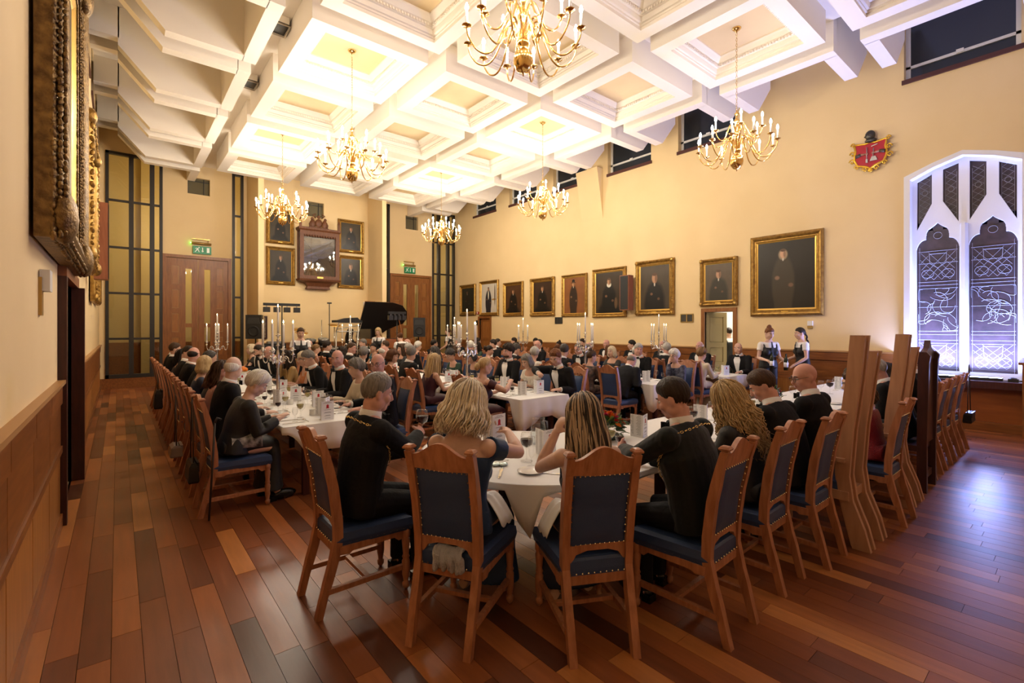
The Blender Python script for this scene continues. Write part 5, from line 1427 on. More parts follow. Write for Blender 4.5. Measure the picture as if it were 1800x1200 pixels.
def bulb(m): return MB().lathe([(0.009,0.155),(0.017,0.175),(0.017,0.19),(0.008,0.22),(0.0,0.232)], 10).mesh('bulb', m)
# the bulbs themselves light the hall: flux in watts spread over 18 bulbs of about 15 cm2
M_bulb = mat('lit_bulb_full', (1,0.9,0.7), 0.4, emit=WARM, estr=CH_BRIGHT/0.40); M_bulbd = mat('lit_bulb_dimmed', (1,0.9,0.7), 0.4, emit=WARM, estr=CH_DIM/0.40); M_bulbc = mat('lit_bulb_low', (1,0.9,0.7), 0.4, emit=WARM, estr=CH_DIM*0.6/0.40)
bulb_b, bulb_d, bulb_c = bulb(M_bulb), bulb(M_bulbd), bulb(M_bulbc)
stem_me = MB().lathe([(0.0,-0.38),(0.008,-0.375),(0.008,-0.345),(0.05,-0.335),(0.092,-0.28),(0.102,-0.22),(0.088,-0.15),(0.05,-0.115),(0.03,-0.10),(0.06,-0.07),(0.068,-0.045),(0.05,-0.02),(0.022,0.0),(0.02,0.05),(0.036,0.08),(0.022,0.11),(0.02,0.17),(0.044,0.21),(0.05,0.24),(0.035,0.27),(0.02,0.29),(0.02,0.37),(0.036,0.40),(0.045,0.43),(0.03,0.46),(0.015,0.48),(0.015,0.53),(0.038,0.55),(0.012,0.575),(0.01,0.60),(0.0,0.605)], 20).mesh('stem', M_brass)
canopy_me = MB().lathe([(0.07,0.0),(0.07,-0.012),(0.05,-0.035),(0.012,-0.05),(0.01,-0.075),(0.0,-0.076)], 18).mesh('canopy', M_brass)
CZ = 4.62                                            # hub height
def chain_me(L):
    mb = MB(); n = int(L/0.042)
    for i in range(n):
        z = 0.62+i*L/n; o = (1,0) if i % 2 else (0,1)
        mb.tube([(o[0]*0.011*math.cos(t*PI/4), o[1]*0.011*math.cos(t*PI/4), z+0.026*math.sin(t*PI/4)) for t in range(9)], 0.0032, 4)
    return mb.mesh('chain', M_brass)
chain_ = chain_me(ZT-CZ-0.62-0.06)
CHL = [((COLX[0],ROW0),CH_DIM*1.0,'hanging over the rounded end of the head table',True), ((COLX[2],ROW0),CH_DIM*0.55,'hanging near the crest and the traceried window',True),
       ((COLX[0],ROW0+2*MOD),CH_BRIGHT,'hanging over the gap between first and second long tables',False), ((COLX[2],ROW0+2*MOD),CH_BRIGHT,'hanging over the third long table',False),
       ((COLX[0],ROW0+4*MOD),CH_BRIGHT,'hanging before the left double doors and portraits',False), ((COLX[2],ROW0+4*MOD),CH_BRIGHT,'hanging before the tall window by the piano',False)]
for i, ((x, y), e, lab, dim) in enumerate(CHL):
    c = thing('chandelier', 'two tier brass chandelier '+lab, 'chandelier', (x, y, CZ), 0.13+0.2*i)
    ob('stem', stem_me, c); ob('chain', chain_, c); ob('canopy', canopy_me, c, (0,0,ZT-CZ+0.002))
    for n, am, P, off in ((12, arm_lo, LOW, 0.0), (6, arm_up, UP, 0.27)):
        for k in range(n):
            a = ob('arm', am, c, (0,0,0.0 if n == 12 else 0.19), 2*PI*k/n+off)
            loc = (P[-1][0], 0, P[-1][1]+0.02)
            ob('drip_pan', pan_me, a, loc); ob('candle_sleeve', sleeve_me, a, loc); ob('bulb', (bulb_c if i == 1 else bulb_d) if dim else bulb_b, a, loc)
# ================================================================== PORTRAITS
def painting_mat(name, bg, fig, face, kind='half', bg2=None, extra=None):
    """flat painted sitter: background, coat, head, hands, shirt as soft shapes"""
    m = bpy.data.materials.new(name); m.use_nodes = True; nt = m.node_tree; N = nt.nodes; L = nt.links; p = N['Principled BSDF']
    p.inputs['Roughness'].default_value = 0.35; p.inputs['Specular IOR Level'].default_value = 0.3
    tc = N.new('ShaderNodeTexCoord'); nz = N.new('ShaderNodeTexNoise'); nz.inputs['Scale'].default_value = 3.0
    L.new(tc.outputs['Generated'], nz.inputs['Vector'])
    sp = N.new('ShaderNodeSeparateXYZ'); L.new(tc.outputs['Generated'], sp.inputs[0])
    def mixc(a, col, fac):
        mx = N.new('ShaderNodeMix'); mx.data_type = 'RGBA'
        if isinstance(a, tuple): mx.inputs[6].default_value = (*a, 1)
        else: L.new(a, mx.inputs[6])
        mx.inputs[7].default_value = (*col, 1); L.new(fac, mx.inputs[0]); return mx.outputs[2]
    def mth(op, a, b=None):
        q = N.new('ShaderNodeMath'); q.operation = op
        for i, v in enumerate((a, b)):
            if v is None: continue
            if isinstance(v, (int, float)): q.inputs[i].default_value = v
            else: L.new(v, q.inputs[i])
        return q.outputs[0]
    def blob(cx, cy, rx, ry, soft=0.25, wob=0.0):
        dx = mth('DIVIDE', mth('SUBTRACT', sp.outputs['X'], cx), rx); dy = mth('DIVIDE', mth('SUBTRACT', sp.outputs['Z'], cy), ry)
        d = mth('ADD', mth('MULTIPLY', dx, dx), mth('MULTIPLY', dy, dy))
        if wob: d = mth('ADD', d, mth('MULTIPLY', mth('SUBTRACT', nz.outputs[0], 0.5), wob))
        r = N.new('ShaderNodeMapRange'); r.inputs[1].default_value = 1+soft; r.inputs[2].default_value = 1-soft; L.new(d, r.inputs[0]); return r.outputs[0]
    c = mixc(bg, bg2 or tuple(x*1.7 for x in bg), nz.outputs[0])
    if kind == 'half': c = mixc(c, fig, blob(0.5,0.16,0.33,0.46,0.25,0.5)); hx, hy, hr = 0.50, 0.70, 0.085
    elif kind == 'three': c = mixc(c, fig, blob(0.5,0.28,0.25,0.42,0.22,0.5)); c = mixc(c, fig, blob(0.5,0.05,0.38,0.22,0.3,0.5)); hx, hy, hr = 0.50, 0.76, 0.062
    else: c = mixc(c, fig, blob(0.46,0.36,0.19,0.42,0.2,0.35)); c = mixc(c, fig, blob(0.46,0.08,0.15,0.30,0.2,0.2)); hx, hy, hr = 0.46, 0.80, 0.05
    for (b, col) in (extra or []): c = mixc(c, col, blob(*b))
    c = mixc(c, (0.55,0.5,0.42), blob(hx, hy-hr*1.55, hr*0.26, hr*0.5, 0.5))
    c = mixc(c, face, blob(hx, hy, hr, hr*1.25, 0.3, 0.15)); c = mixc(c, tuple(x*0.45 for x in face), blob(hx+hr*0.55, hy-hr*0.1, hr*0.45, hr*1.0, 0.5))
    c = mixc(c, tuple(x*0.2 for x in face), blob(hx, hy+hr*1.0, hr*0.95, hr*0.42, 0.5))
    for dx, dy, k_ in ((-0.10,-0.34,0.4),(0.13,-0.45,0.28)): c = mixc(c, tuple(x*k_ for x in face), blob(hx+dx, hy+dy, 0.04, 0.028, 0.6, 0.4))
    L.new(c, p.inputs['Base Color']); return m
def sweep_frame(w, h, prof, m):
    """profile (inset from the outer edge, height off the wall) mitred round a w x h rectangle; local x right, z up, front -y"""
    mb = MB(); R = []
    for ins, d in prof:
        a, b = w/2-ins, h/2-ins; R.append([V(-a,-d,-b), V(a,-d,-b), V(a,-d,b), V(-a,-d,b)])
    mb.loft(R, m, caps=False, sm=False); return mb
def carve(mb, w, h, ins, d, r, step, seed, m=0):
    """carved leaf lumps along the frame"""
    rg = random.Random(seed)
    for (ax, L, off) in (('x', w-2*ins, h/2-ins), ('z', h-2*ins, w/2-ins)):
        n = max(2, int(L/step))
        for s in (-1, 1):
            for k in range(n+1):
                a = -L/2+L*k/n; q = r*rg.uniform(0.7, 1.25)
                c = (a, -d, s*off) if ax == 'x' else (s*off, -d, a)
                R = Matrix.Rotation(rg.uniform(-0.8,0.8), 3, 'Y')
                mb.ell(c, (q*1.25, q*0.7, q*0.7) if ax == 'x' else (q*0.7, q*0.7, q*1.25), 7, 5, m, R=R)
def painting(name, label, loc, rz, w, h, fw, pm, style='gilt', depth=0.07, seed=1, plaque=True, group=None):
    t = thing(name, label, 'painting', loc, rz, group)
    m = M_goldd if style == 'carved' else M_gold
    pr = [(0,0),(0,depth*0.55),(fw*0.12,depth*0.8),(fw*0.25,depth),(fw*0.42,depth*0.85),(fw*0.6,depth*0.5),(fw*0.72,depth*0.55),(fw*0.8,depth*0.42)]
    mb = sweep_frame(w, h, pr, 0)
    if style in ('carved', 'leaf'):
        if style == 'leaf': carve(mb, w, h, fw*0.22, depth*0.95, fw*0.13, fw*0.30, seed); carve(mb, w, h, fw*0.66, depth*0.55, fw*0.06, fw*0.14, seed+1)
        else:
            for q, (ins, dd, rr_, st) in enumerate(((0.03,0.55,0.055,0.11),(0.06,0.75,0.05,0.10),(0.10,0.9,0.045,0.09),(0.48,0.72,0.05,0.10),(0.56,0.66,0.045,0.085),(0.62,0.6,0.035,0.07),(0.78,0.5,0.022,0.045))): carve(mb, w, h, fw*ins, depth*dd, fw*rr_, fw*st, seed+q)
        for sx in (-1, 1):
            for sz in (-1, 1): mb.ell((sx*(w/2-fw*0.35), -depth*0.8, sz*(h/2-fw*0.35)), (fw*0.4,depth*0.5,fw*0.4), 10, 6)
    ob('frame', mb.mesh('frame', m), t)
    ob('slip', sweep_frame(w-1.6*fw, h-1.6*fw, [(0,depth*0.2),(0,depth*0.45),(fw*0.14,depth*0.3),(fw*0.2,depth*0.22)], 0).mesh('slip', M_gold2), t)
    ob('canvas', MB().box((-w/2+fw*0.78,-depth*0.24,-h/2+fw*0.78),(w/2-fw*0.78,-depth*0.2,h/2-fw*0.78)).mesh('canvas', pm), t)
    if plaque: ob('name_plate', MB().box((-0.07,-depth*0.8,-h/2+fw*0.35),(0.07,-depth*0.7,-h/2+fw*0.62)).mesh('plate', M_gold2), t)
    return t
bgd = (0.018,0.012,0.008); fgd = (0.009,0.008,0.007); fc = (0.42,0.22,0.12)
RWP = [  # y hi, y lo, z lo, z hi, frame, style, material args, label
 (17.15,15.98,2.26,3.55,0.16,'gilt',((0.014,0.014,0.009),(0.02,0.015,0.010),(0.25,0.14,0.07),'full'),'small very dark full length portrait nearest the end wall'),
 (15.70,14.46,2.22,3.60,0.13,'gilt',((0.55,0.50,0.42),(0.02,0.02,0.025),fc,'full',(0.62,0.57,0.48),[((0.46,0.62,0.03,0.16,0.3),(0.8,0.75,0.6)),((0.8,0.45,0.14,0.03,0.3),(0.35,0.2,0.05)),((0.86,0.6,0.03,0.35,0.3),(0.08,0.05,0.03))]),'portrait of a man in dark suit with medal on a pale background'),
 (14.17,13.02,2.17,3.43,0.13,'gilt',((0.05,0.022,0.010),fgd,fc,'three'),'portrait of a seated man on a brown background'),
 (12.62,11.42,2.14,3.46,0.15,'leaf',((0.03,0.016,0.010),fgd,fc,'three'),'portrait of a seated man in an arched gilt mount'),
 (11.08,9.98,2.10,3.45,0.11,'gilt',((0.17,0.065,0.022),(0.035,0.022,0.015),(0.5,0.28,0.15),'full',None,[((0.46,0.89,0.07,0.045,0.2),(0.01,0.01,0.01)),((0.46,0.845,0.11,0.012,0.3),(0.01,0.01,0.01))]),'portrait of a standing man in a top hat on red brown'),
 (9.76,8.50,2.05,3.51,0.13,'gilt',((0.03,0.020,0.011),fgd,fc,'three',None,[((0.5,0.685,0.075,0.06,0.3),(0.7,0.66,0.55)),((0.74,0.25,0.05,0.13,0.3),(0.10,0.06,0.03))]),'portrait of a seated man with white ruff collar holding a book'),
 (8.17,6.96,2.08,3.58,0.16,'leaf',((0.045,0.033,0.02),fgd,fc,'half'),'portrait of a man with white cravat in carved gilt frame beside the wall speaker'),
 (6.24,5.30,2.26,3.42,0.14,'leaf',((0.075,0.055,0.035),(0.04,0.036,0.026),(0.45,0.25,0.15),'half'),'portrait of a man in khaki uniform above the open doorway'),
 (5.00,3.52,1.99,3.79,0.17,'gilt',((0.014,0.011,0.007),(0.05,0.038,0.023),(0.55,0.32,0.19),'full',None,[((0.46,0.79,0.075,0.075,0.35),(0.30,0.22,0.13))]),'largest portrait of a bearded man standing in a long coat')]
for i, (yh, yl, z0, z1, fw, st, pa, lab) in enumerate(RWP):
    painting('portrait', lab, (XR-0.012, (yh+yl)/2, (z0+z1)/2), -PI/2, yh-yl, z1-z0, fw, painting_mat('portrait_canvas', *pa), st, 0.075, i, group='portraits on the right wall')
EWP = [(3.74,4.60,4.52,5.66,'gilt','portrait of a seated man high left of the glazed case'),(3.74,4.63,3.17,4.42,'gilt','portrait of a grey haired man low left of the glazed case'),
       (6.08,7.04,4.46,5.66,'gilt','portrait of a robed man high right of the glazed case'),(6.08,7.02,3.17,4.36,'leaf','portrait of a white haired man low right of the glazed case')]
for i, (x0, x1, z0, z1, st, lab) in enumerate(EWP):
    painting('portrait', lab, ((x0+x1)/2, YC-0.012, (z0+z1)/2), 0, x1-x0, z1-z0, 0.12, painting_mat('portrait_canvas', (0.035,0.027,0.016), fgd, fc, 'three' if i != 3 else 'half'), st, 0.07, 20+i, group='portraits on the end wall')
# left wall: large carved frames seen edge on
painting('portrait', 'huge portrait in deep carved gilt frame nearest on the left wall', (XL+0.02, 5.30, 3.72), PI/2, 2.75, 2.95, 0.42, painting_mat('portrait_canvas', (0.03,0.02,0.012), fgd, fc, 'half'), 'carved', 0.15, 31, plaque=False)
painting('portrait', 'second large gilt framed portrait on the left wall', (XL+0.02, 8.75, 3.45), PI/2, 2.2, 1.85, 0.26, painting_mat('portrait_canvas', (0.03,0.02,0.012), fgd, fc, 'half'), 'leaf', 0.15, 33, plaque=False)
painting('portrait', 'gilt framed portrait low on the far left wall', (XL+0.02, 12.0, 3.0), PI/2, 1.3, 1.6, 0.2, painting_mat('portrait_canvas', (0.03,0.02,0.012), fgd, fc, 'half'), 'leaf', 0.09, 35, plaque=False)
painting('portrait', 'last gilt framed portrait on the left wall before the tall window', (XL+0.02, 14.2, 3.0), PI/2, 1.3, 1.5, 0.2, painting_mat('portrait_canvas', (0.03,0.02,0.012), fgd, fc, 'half'), 'gilt', 0.09, 37, plaque=False)
# wall speakers, boxes, vents
def wspk(loc, size, label, rz=0):
    t = thing('wall_speaker', label, 'speaker', loc, rz); a, b, c = size
    ob('cabinet', MB().box((-a/2,-b/2,-c/2),(a/2,b/2,c/2)).mesh('cabinet', mat('speaker_teak', (0.36,0.13,0.06), 0.45, col2=(0.27,0.09,0.04), nscale=4, stretch=(8,8,1))), t)
    ob('grille', MB().box((-a/2-0.012,-b/2+0.02,-c/2+0.02),(-a/2,b/2-0.02,c/2-0.02)).mesh('grille', M_black), t)
    ob('bracket', MB().box((a/2,-0.03,-0.1),(a/2+0.12,0.03,0.1)).mesh('bracket', M_black), t)
wspk((-0.215,10.55,3.16), (0.18,0.30,1.27), 'tall teak loudspeaker box on the left wall', PI)
wspk((11.08,8.35,2.72), (0.22,0.30,0.98), 'tall teak loudspeaker between the ruff portrait and the cravat portrait')
def wallbox(name, label, cat, loc, size, m, extra=None, m2=None):
    t = thing(name, label, cat, loc); a, b, c = size
    ob('housing', MB().box((-a/2,-b/2,-c/2),(a/2,b/2,c/2)).mesh(name, m), t)
    if extra: ob('cover', MB().box(*extra).mesh('cover', m2 or m), t)
    return t
M_wp = mat('white_plastic', (0.72,0.70,0.66), 0.4); M_bp = mat('brass_plate', (0.45,0.30,0.10), 0.35, 0.8)
wallbox('wall_sensor', 'white sensor box on the left wall below the huge frame', 'sensor', (XL+0.03,4.45,2.02), (0.05,0.16,0.14), M_wp, ((-0.03,-0.09,-0.23),(-0.012,0.0,0.02)), M_bp)
wallbox('room_thermostat', 'white thermostat on the end wall beside the piano', 'thermostat', (7.10,YC-0.02,2.62), (0.15,0.04,0.17), M_wp, ((-0.06,-0.03,-0.07),(0.06,-0.018,0.07)))
wallbox('light_switch', 'white switch with brass plate under the largest portrait', 'switch', (XR-0.015,3.78,1.82), (0.03,0.10,0.10), M_wp, ((-0.012,-0.05,-0.11),(0.012,0.05,-0.05)), M_bp)
wallbox('fire_alarm', 'red fire alarm call point between two small portraits', 'alarm', (XR-0.03,15.83,2.35), (0.06,0.16,0.10), mat('alarm_red', (0.4,0.01,0.01), 0.4), ((-0.035,-0.04,-0.03),(-0.028,0.04,0.03)), M_wp)
def vent(y, z, w_, h_, m, lab):
    t = thing('wall_vent', lab, 'vent', (XR, y, z))
    ob('frame', wall_grid(MB(), 'x', -0.02, -w_/2, w_/2, -h_/2, h_/2, [(-w_/2+.02,-0.012,-h_/2+.02,h_/2-.02),(0.012,w_/2-.02,-h_/2+.02,h_/2-.02)], 0.02).mesh('frame', m), t)
    ob('grille', MB().box((-0.008,-w_/2+.01,-h_/2+.01),(0.0,w_/2-.01,h_/2-.01)).mesh('grille', M_grille), t)
vent(6.62, 1.98, 0.36, 0.22, M_bp, 'brass framed twin vent left of the open doorway'); vent(11.25, 1.98, 0.34, 0.22, M_grille, 'dark twin vent under the top hat portrait'); vent(15.85, 1.95, 0.3, 0.2, M_grille, 'dark vent beside the small panelled door')
# green exit signs over the double doors, with their brass picture lamps
M_green = mat('exit_sign_green', (0.0,0.24,0.09), 0.4)
M_exitw = mat('exit_sign_white', (0.8,0.88,0.8), 0.4)
for x, z, lab in ((2.02,4.02,'green running man exit sign over the left double doors'),(9.12,3.95,'green running man exit sign over the piano side doors')):
    t = thing('exit_sign', lab, 'sign', (x, YE-0.05, z))
    ob('panel', MB().box((-0.24,-0.02,0.0),(0.24,0.03,0.24)).mesh('panel', M_green), t)
    mb = MB(); y = -0.024
    def q(pts): mb.prism(pts, y, y+0.004, 'y')
    q([(-0.16,0.10),(-0.11,0.13),(-0.09,0.17),(-0.12,0.175),(-0.15,0.14)]); q([(-0.20,0.05),(-0.18,0.045),(-0.13,0.11),(-0.15,0.12)]); q([(-0.12,0.12),(-0.09,0.05),(-0.07,0.055),(-0.10,0.135)])
    q([(-0.18,0.145),(-0.13,0.17),(-0.135,0.185),(-0.185,0.16)]); mb.ell((-0.085,y,0.195),(0.018,0.004,0.018),10,6)
    q([(0.0,0.20),(0.02,0.20),(0.02,0.09),(0.0,0.09)]); q([(-0.025,0.10),(0.045,0.10),(0.01,0.05)]); q([(0.12,0.05),(0.19,0.05),(0.19,0.20),(0.12,0.20)])
    ob('pictogram', mb.mesh('pictogram', M_exitw), t)
    t = thing('lamp_bracket', 'brass emergency lamp fitting above the '+lab[6:], 'lamp', (x, YE-0.06, z+0.27))
    ob('tube', MB().tube([(-0.28,0,0.05),(0.24,0,0.05)], 0.035, 10).mesh('tube', M_bp), t); ob('rail', MB().box((-0.26,-0.01,0.17),(0.2,0.03,0.20)).tube([(0.16,0,0.05),(0.16,0.02,0.18)],0.01,6).mesh('rail', M_bp), t)
    ob('indicator', MB().ell((-0.30,-0.01,0.05),0.018,8,6).mesh('indicator', mat('green_indicator', (0.1,1,0.1), emit=(0.1,1,0.05), estr=20)), t)
    light('indicator_glow', 'SPOT', (-0.31,-0.02,0.05), 3.5, (0.15,1,0.02), 0.01, t, (0, math.radians(100), math.radians(12)), spot_size=0.7, spot_blend=1.0)
# carved oak glazed case between the portraits
cs = thing('glazed_case', 'carved oak wall case with glass front and coat of arms on top', 'cabinet', (5.36, YC, 3.1))
M_case = mat('carved_oak_case', (0.17,0.062,0.024), 0.45, col2=(0.10,0.034,0.013), nscale=6, stretch=(6,6,1), bump=0.2, bscale=40)
ob('body', wall_grid(MB(), 'y', -0.36, -0.66, 0.66, 0.30, 1.98, [(-0.53,0.53,0.42,1.80)], 0.34).mesh('body', M_case), cs)
ob('back_panel', MB().box((-0.6,-0.05,0.3),(0.6,-0.01,1.95)).mesh('back', mat('case_interior', (0.05,0.04,0.035), 0.6, col2=(0.16,0.13,0.10), nscale=5)), cs)
ob('glass_pane', MB().box((-0.53,-0.30,0.42),(0.53,-0.295,1.80)).mesh('glass', glassmat('case_glass', (0.75,0.72,0.68), 0.3)), cs)
ob('base_corbel', MB().loft([[V(-a,-d,z), V(a,-d,z), V(a,0,z), V(-a,0,z)] for a, d, z in ((0.40,0.2,-0.02),(0.36,0.2,0.06),(0.44,0.26,0.18),(0.68,0.38,0.24),(0.70,0.40,0.30))], sm=False).mesh('corbel', M_case), cs)
ob('cornice', MB().loft([[V(-a,-d,z), V(a,-d,z), V(a,0,z), V(-a,0,z)] for a, d, z in ((0.66,0.36,1.93),(0.70,0.40,1.98),(0.70,0.40,2.04),(0.64,0.34,2.06))], sm=False).mesh('cornice', M_case), cs)
sc = MB()
for k in range(12): sc.ell((-0.485+0.088*k,-0.33,1.78),(0.046,0.03,0.045),10,6)
ob('scalloped_valance', sc.mesh('valance', M_case), cs)
for s in (-1, 1): ob('pinnacle', MB().box((s*0.64-0.035,-0.39,1.98),(s*0.64+0.035,-0.32,2.24)).lathe([(0.04,2.24),(0.05,2.26),(0.012,2.36),(0,2.38)],8,(s*0.64,-0.355,0)).mesh('pinnacle', M_case), cs)
ar = MB().ell((0,-0.2,2.25),(0.12,0.05,0.15)).ell((0,-0.2,2.46),(0.06,0.05,0.06)).box((-0.32,-0.26,2.04),(0.32,-0.14,2.10))
for s in (-1, 1):
    ar.ell((s*0.2,-0.2,2.22),(0.09,0.05,0.15)).ell((s*0.22,-0.2,2.38),(0.05,0.05,0.06)).tube([(s*0.1,-0.2,2.42),(s*0.2,-0.2,2.52),(s*0.1,-0.2,2.56)],0.025,6).tube([(s*0.25,-0.2,2.3),(s*0.3,-0.2,2.2),(s*0.28,-0.2,2.1)],0.03,6)
ob('coat_of_arms', ar.mesh('arms', M_case), cs); ob('name_plate', MB().box((-0.1,-0.372,0.33),(0.1,-0.36,0.385)).mesh('plate', M_gold2), cs)
strut = MB()
for s in (-1, 1): strut.tube([(-s*0.5,-0.12,0.45),(s*0.5,-0.12,1.7)], 0.022, 6)
ob('crossed_staves', strut.mesh('staves', mat('dark_steel_blade', (0.09,0.085,0.08), 0.4, 0.5)), cs)
# red and gold armorial shield on the right wall
sh = thing('armorial_shield', 'red heraldic shield with gold scrolled border and helmet', 'shield', (XR-0.02, 2.72, 4.82), -PI/2)
M_red = mat('heraldic_red', (0.42,0.004,0.018), 0.5); M_her = mat('heraldic_gold', (0.72,0.42,0.04), 0.32, 0.75)
SO = [(-0.25,0.50),(-0.08,0.47),(0,0.49),(0.08,0.47),(0.25,0.50),(0.23,0.36),(0.25,0.2),(0.2,0.08),(0.06,0.03),(0,-0.02),(-0.06,0.03),(-0.2,0.08),(-0.25,0.2),(-0.23,0.36)]
ob('field', MB().prism(SO, -0.06, -0.02, 'y').mesh('field', M_red), sh)
gb = MB().tube([(x*1.03,-0.05,z+ (0.0)) for x, z in SO+[SO[0]]], 0.022, 7)
for s in (-1, 1):
    for (x, z, r) in ((0.28,0.5,0.05),(0.29,0.33,0.06),(0.3,0.18,0.06),(0.22,0.05,0.05),(0.09,-0.02,0.055)):
        gb.tube([(s*(x+r*0.8*(1-t/12)*math.cos(t*0.7)),-0.05,z+r*(1-t/12)*math.sin(t*0.7)) for t in range(11)], 0.014, 5)
gb.ell((0,-0.05,-0.04),(0.045,0.03,0.05))
ob('scrolled_border', gb.mesh('border', M_her), sh)
M_arm = mat('heraldic_sleeve', (0.09,0.06,0.03), 0.5, 0.2); hb = MB()
for s in (-1, 1):
    hb.tube([(s*0.23,-0.07,0.26),(s*0.15,-0.075,0.28)], [0.036,0.03], 8, 0); hb.tube([(s*0.15,-0.075,0.28),(s*0.07,-0.075,0.27)], [0.02,0.016], 8, 1); hb.ell((s*0.05,-0.08,0.27),(0.026,0.018,0.02),8,6,1)
hb.tube([(-0.05,-0.08,0.40),(-0.05,-0.08,0.14)], 0.008, 6, 2); hb.box((-0.065,-0.09,0.10),(-0.035,-0.07,0.17),2); hb.tube([(0.06,-0.08,0.36),(0.05,-0.08,0.2)], 0.008, 6, 2); hb.prism([(0.0,0.12),(0.12,0.12),(0.09,0.20),(0.03,0.20)], -0.09, -0.07, 'y', 2)
hb.tube([(0.02,-0.075,0.40),(0.12,-0.075,0.42)],0.008,5,3)
ob('charges', hb.mesh('charges', [M_arm, mat('heraldic_flesh', (0.4,0.2,0.11), 0.5), mat('heraldic_steel', (0.4,0.38,0.35), 0.4, 0.6), M_exitw]), sh)
ob('helmet', MB().ell((0,-0.06,0.62),(0.085,0.06,0.10)).ell((0.01,-0.06,0.52),(0.10,0.05,0.045)).tube([(-0.085,-0.08,0.60),(-0.02,-0.11,0.62),(0.02,-0.105,0.58)],0.014,6).mesh('helmet', mat('helmet_steel', (0.07,0.065,0.055), 0.35, 0.7)), sh)
# ================================================================== ON THE TABLES
# candelabra (silver, five lights) and their candles
cd = MB().lathe([(0.10,0.0),(0.10,0.012),(0.07,0.03),(0.04,0.05),(0.025,0.08),(0.03,0.11),(0.022,0.14),(0.024,0.3),(0.017,0.42),(0.026,0.44),(0.02,0.46),(0.034,0.49),(0.022,0.52),(0.016,0.55),(0.024,0.60),(0.014,0.66),(0.012,0.72),(0.026,0.735),(0.014,0.75),(0.012,0.80),(0.024,0.815),(0.012,0.83),(0.012,0.865),(0.036,0.875),(0.036,0.882),(0.014,0.885),(0.016,0.905)], 16)
cd_me = cd.mesh('stem', M_silver)
ca = MB().tube(smooth_path([(0.02,0,0.53),(0.05,0,0.50),(0.075,0,0.54),(0.10,0,0.585),(0.135,0,0.56),(0.14,0,0.52),(0.17,0,0.50),(0.195,0,0.54),(0.20,0,0.60)], 4), 0.008, 7)
ca.tube([(0.09+0.02*math.cos(t),0,0.545+0.02*math.sin(t)) for t in [i*0.6 for i in range(10)]], 0.006, 6)
ca_me = ca.lathe([(0.008,0.60),(0.03,0.61),(0.012,0.625),(0.014,0.66),(0.04,0.675),(0.042,0.682),(0.014,0.685),(0.016,0.715)], 12, (0.20,0,0)).mesh('arm', M_silver)
can_me = {}
def candle(loc, L, label, grp):
    k = round(L, 2)
    if k not in can_me: can_me[k] = MB().lathe([(0.0145,0),(0.0135,k-0.006),(0.009,k),(0.0,k)], 10).mesh('candle', M_candle)
    c = thing('candle', label, 'candle', loc, 0, grp)
    ob('wax', can_me[k], c); ob('wick', wick_me, c, (0,0,k)); ob('flame', flame_me, c, (0,0,k+0.006))
wick_me = MB().tube([(0,0,-0.004),(0,0,0.012)], 0.0015, 5).mesh('wick', M_black)
flame_me = MB().lathe([(0.0,0.0),(0.006,0.008),(0.0075,0.016),(0.005,0.03),(0.0,0.046)], 8).mesh('flame', M_flame)
CAN = [(0,7.16,0.2,'beside the grey smiling man at the left table'),(0,12.4,0.5,'before the left double doors'),(1,6.9,0.9,'behind the woman in burgundy'),(1,12.3,0.3,'in front of the piano'),
       (2,6.75,0.6,'near the blonde fringed woman at the third table'),(2,11.8,0.1,'far along the third table'),(3,6.5,0.4,'at the table along the portrait wall'),(3,11.4,0.8,'far along the table by the portrait wall')]
for ti, y, a, lab in CAN:
    x = (SPR[ti][0]+SPR[ti][1])/2
    t = thing('candelabrum', 'tall silver five light candelabrum '+lab, 'candelabrum', (x, y, TZ), a)
    ob('stem', cd_me, t)
    for k in range(4): ob('arm', ca_me, t, (0,0,0), PI/4+k*PI/2)
    grp = 'candles of the candelabrum '+lab
    candle((x,y,TZ+0.90), 0.36, 'tallest lit candle of the candelabrum '+lab, None)
    for k in range(4):
        q = a+PI/4+k*PI/2
        candle((x+0.2*math.cos(q), y+0.2*math.sin(q), TZ+0.71), 0.33, 'lit arm candle of the candelabrum '+lab, grp)
# glasses, plates, cards, cutlery
def glass_me(h, r, name, fill=None):
    P = [(0.0,0.002),(r*0.95,0.003),(r*0.9,0.006),(0.006,0.012),(0.004,0.03),(0.004,h*0.42),(0.01,h*0.46),(r*0.8,h*0.58),(r,h*0.72),(r*0.92,h*0.88),(r*0.78,h)]
    return MB().lathe(P, 14).mesh(name, M_crystal), (MB().lathe([(0.0,h*0.475),(r*0.76,h*0.585),(r*0.97,h*0.71),(r*0.96,h*0.78),(0.0,h*0.78)], 14).mesh('wine', fill) if fill else None)
GLS = {'wine_glass': glass_me(0.20,0.042,'wine_glass'), 'red_wine_glass': glass_me(0.21,0.048,'wine_glass',M_wine), 'white_wine_glass': glass_me(0.19,0.038,'wine_glass',M_wwine), 'port_glass': glass_me(0.15,0.03,'port_glass'), 'port_glass_filled': glass_me(0.15,0.032,'port_glass',M_wine)}
flute_me = MB().lathe([(0.0,0.002),(0.032,0.003),(0.005,0.012),(0.004,0.06),(0.02,0.08),(0.026,0.14),(0.024,0.21)], 12).mesh('champagne_flute', M_crystal)
def glass(kind, x, y, label, grp, z=TZ):
    g, f = GLS[kind]; n = 'port_glass' if 'port' in kind else 'wine_glass'
    t = thing(n, label, 'glass', (x, y, z), 0, grp); ob('bowl', g, t)
    if f: ob('wine', f, t)
    return t
plate_me = MB().lathe([(0.0,0.004),(0.05,0.004),(0.055,0.0),(0.06,0.004),(0.088,0.014),(0.09,0.017),(0.06,0.010),(0.0,0.009)], 28).mesh('side_plate', M_china)
def plate(x, y, label, grp): tag(ob('side_plate', plate_me, None, (x, y, TZ)), label, 'plate', grp)
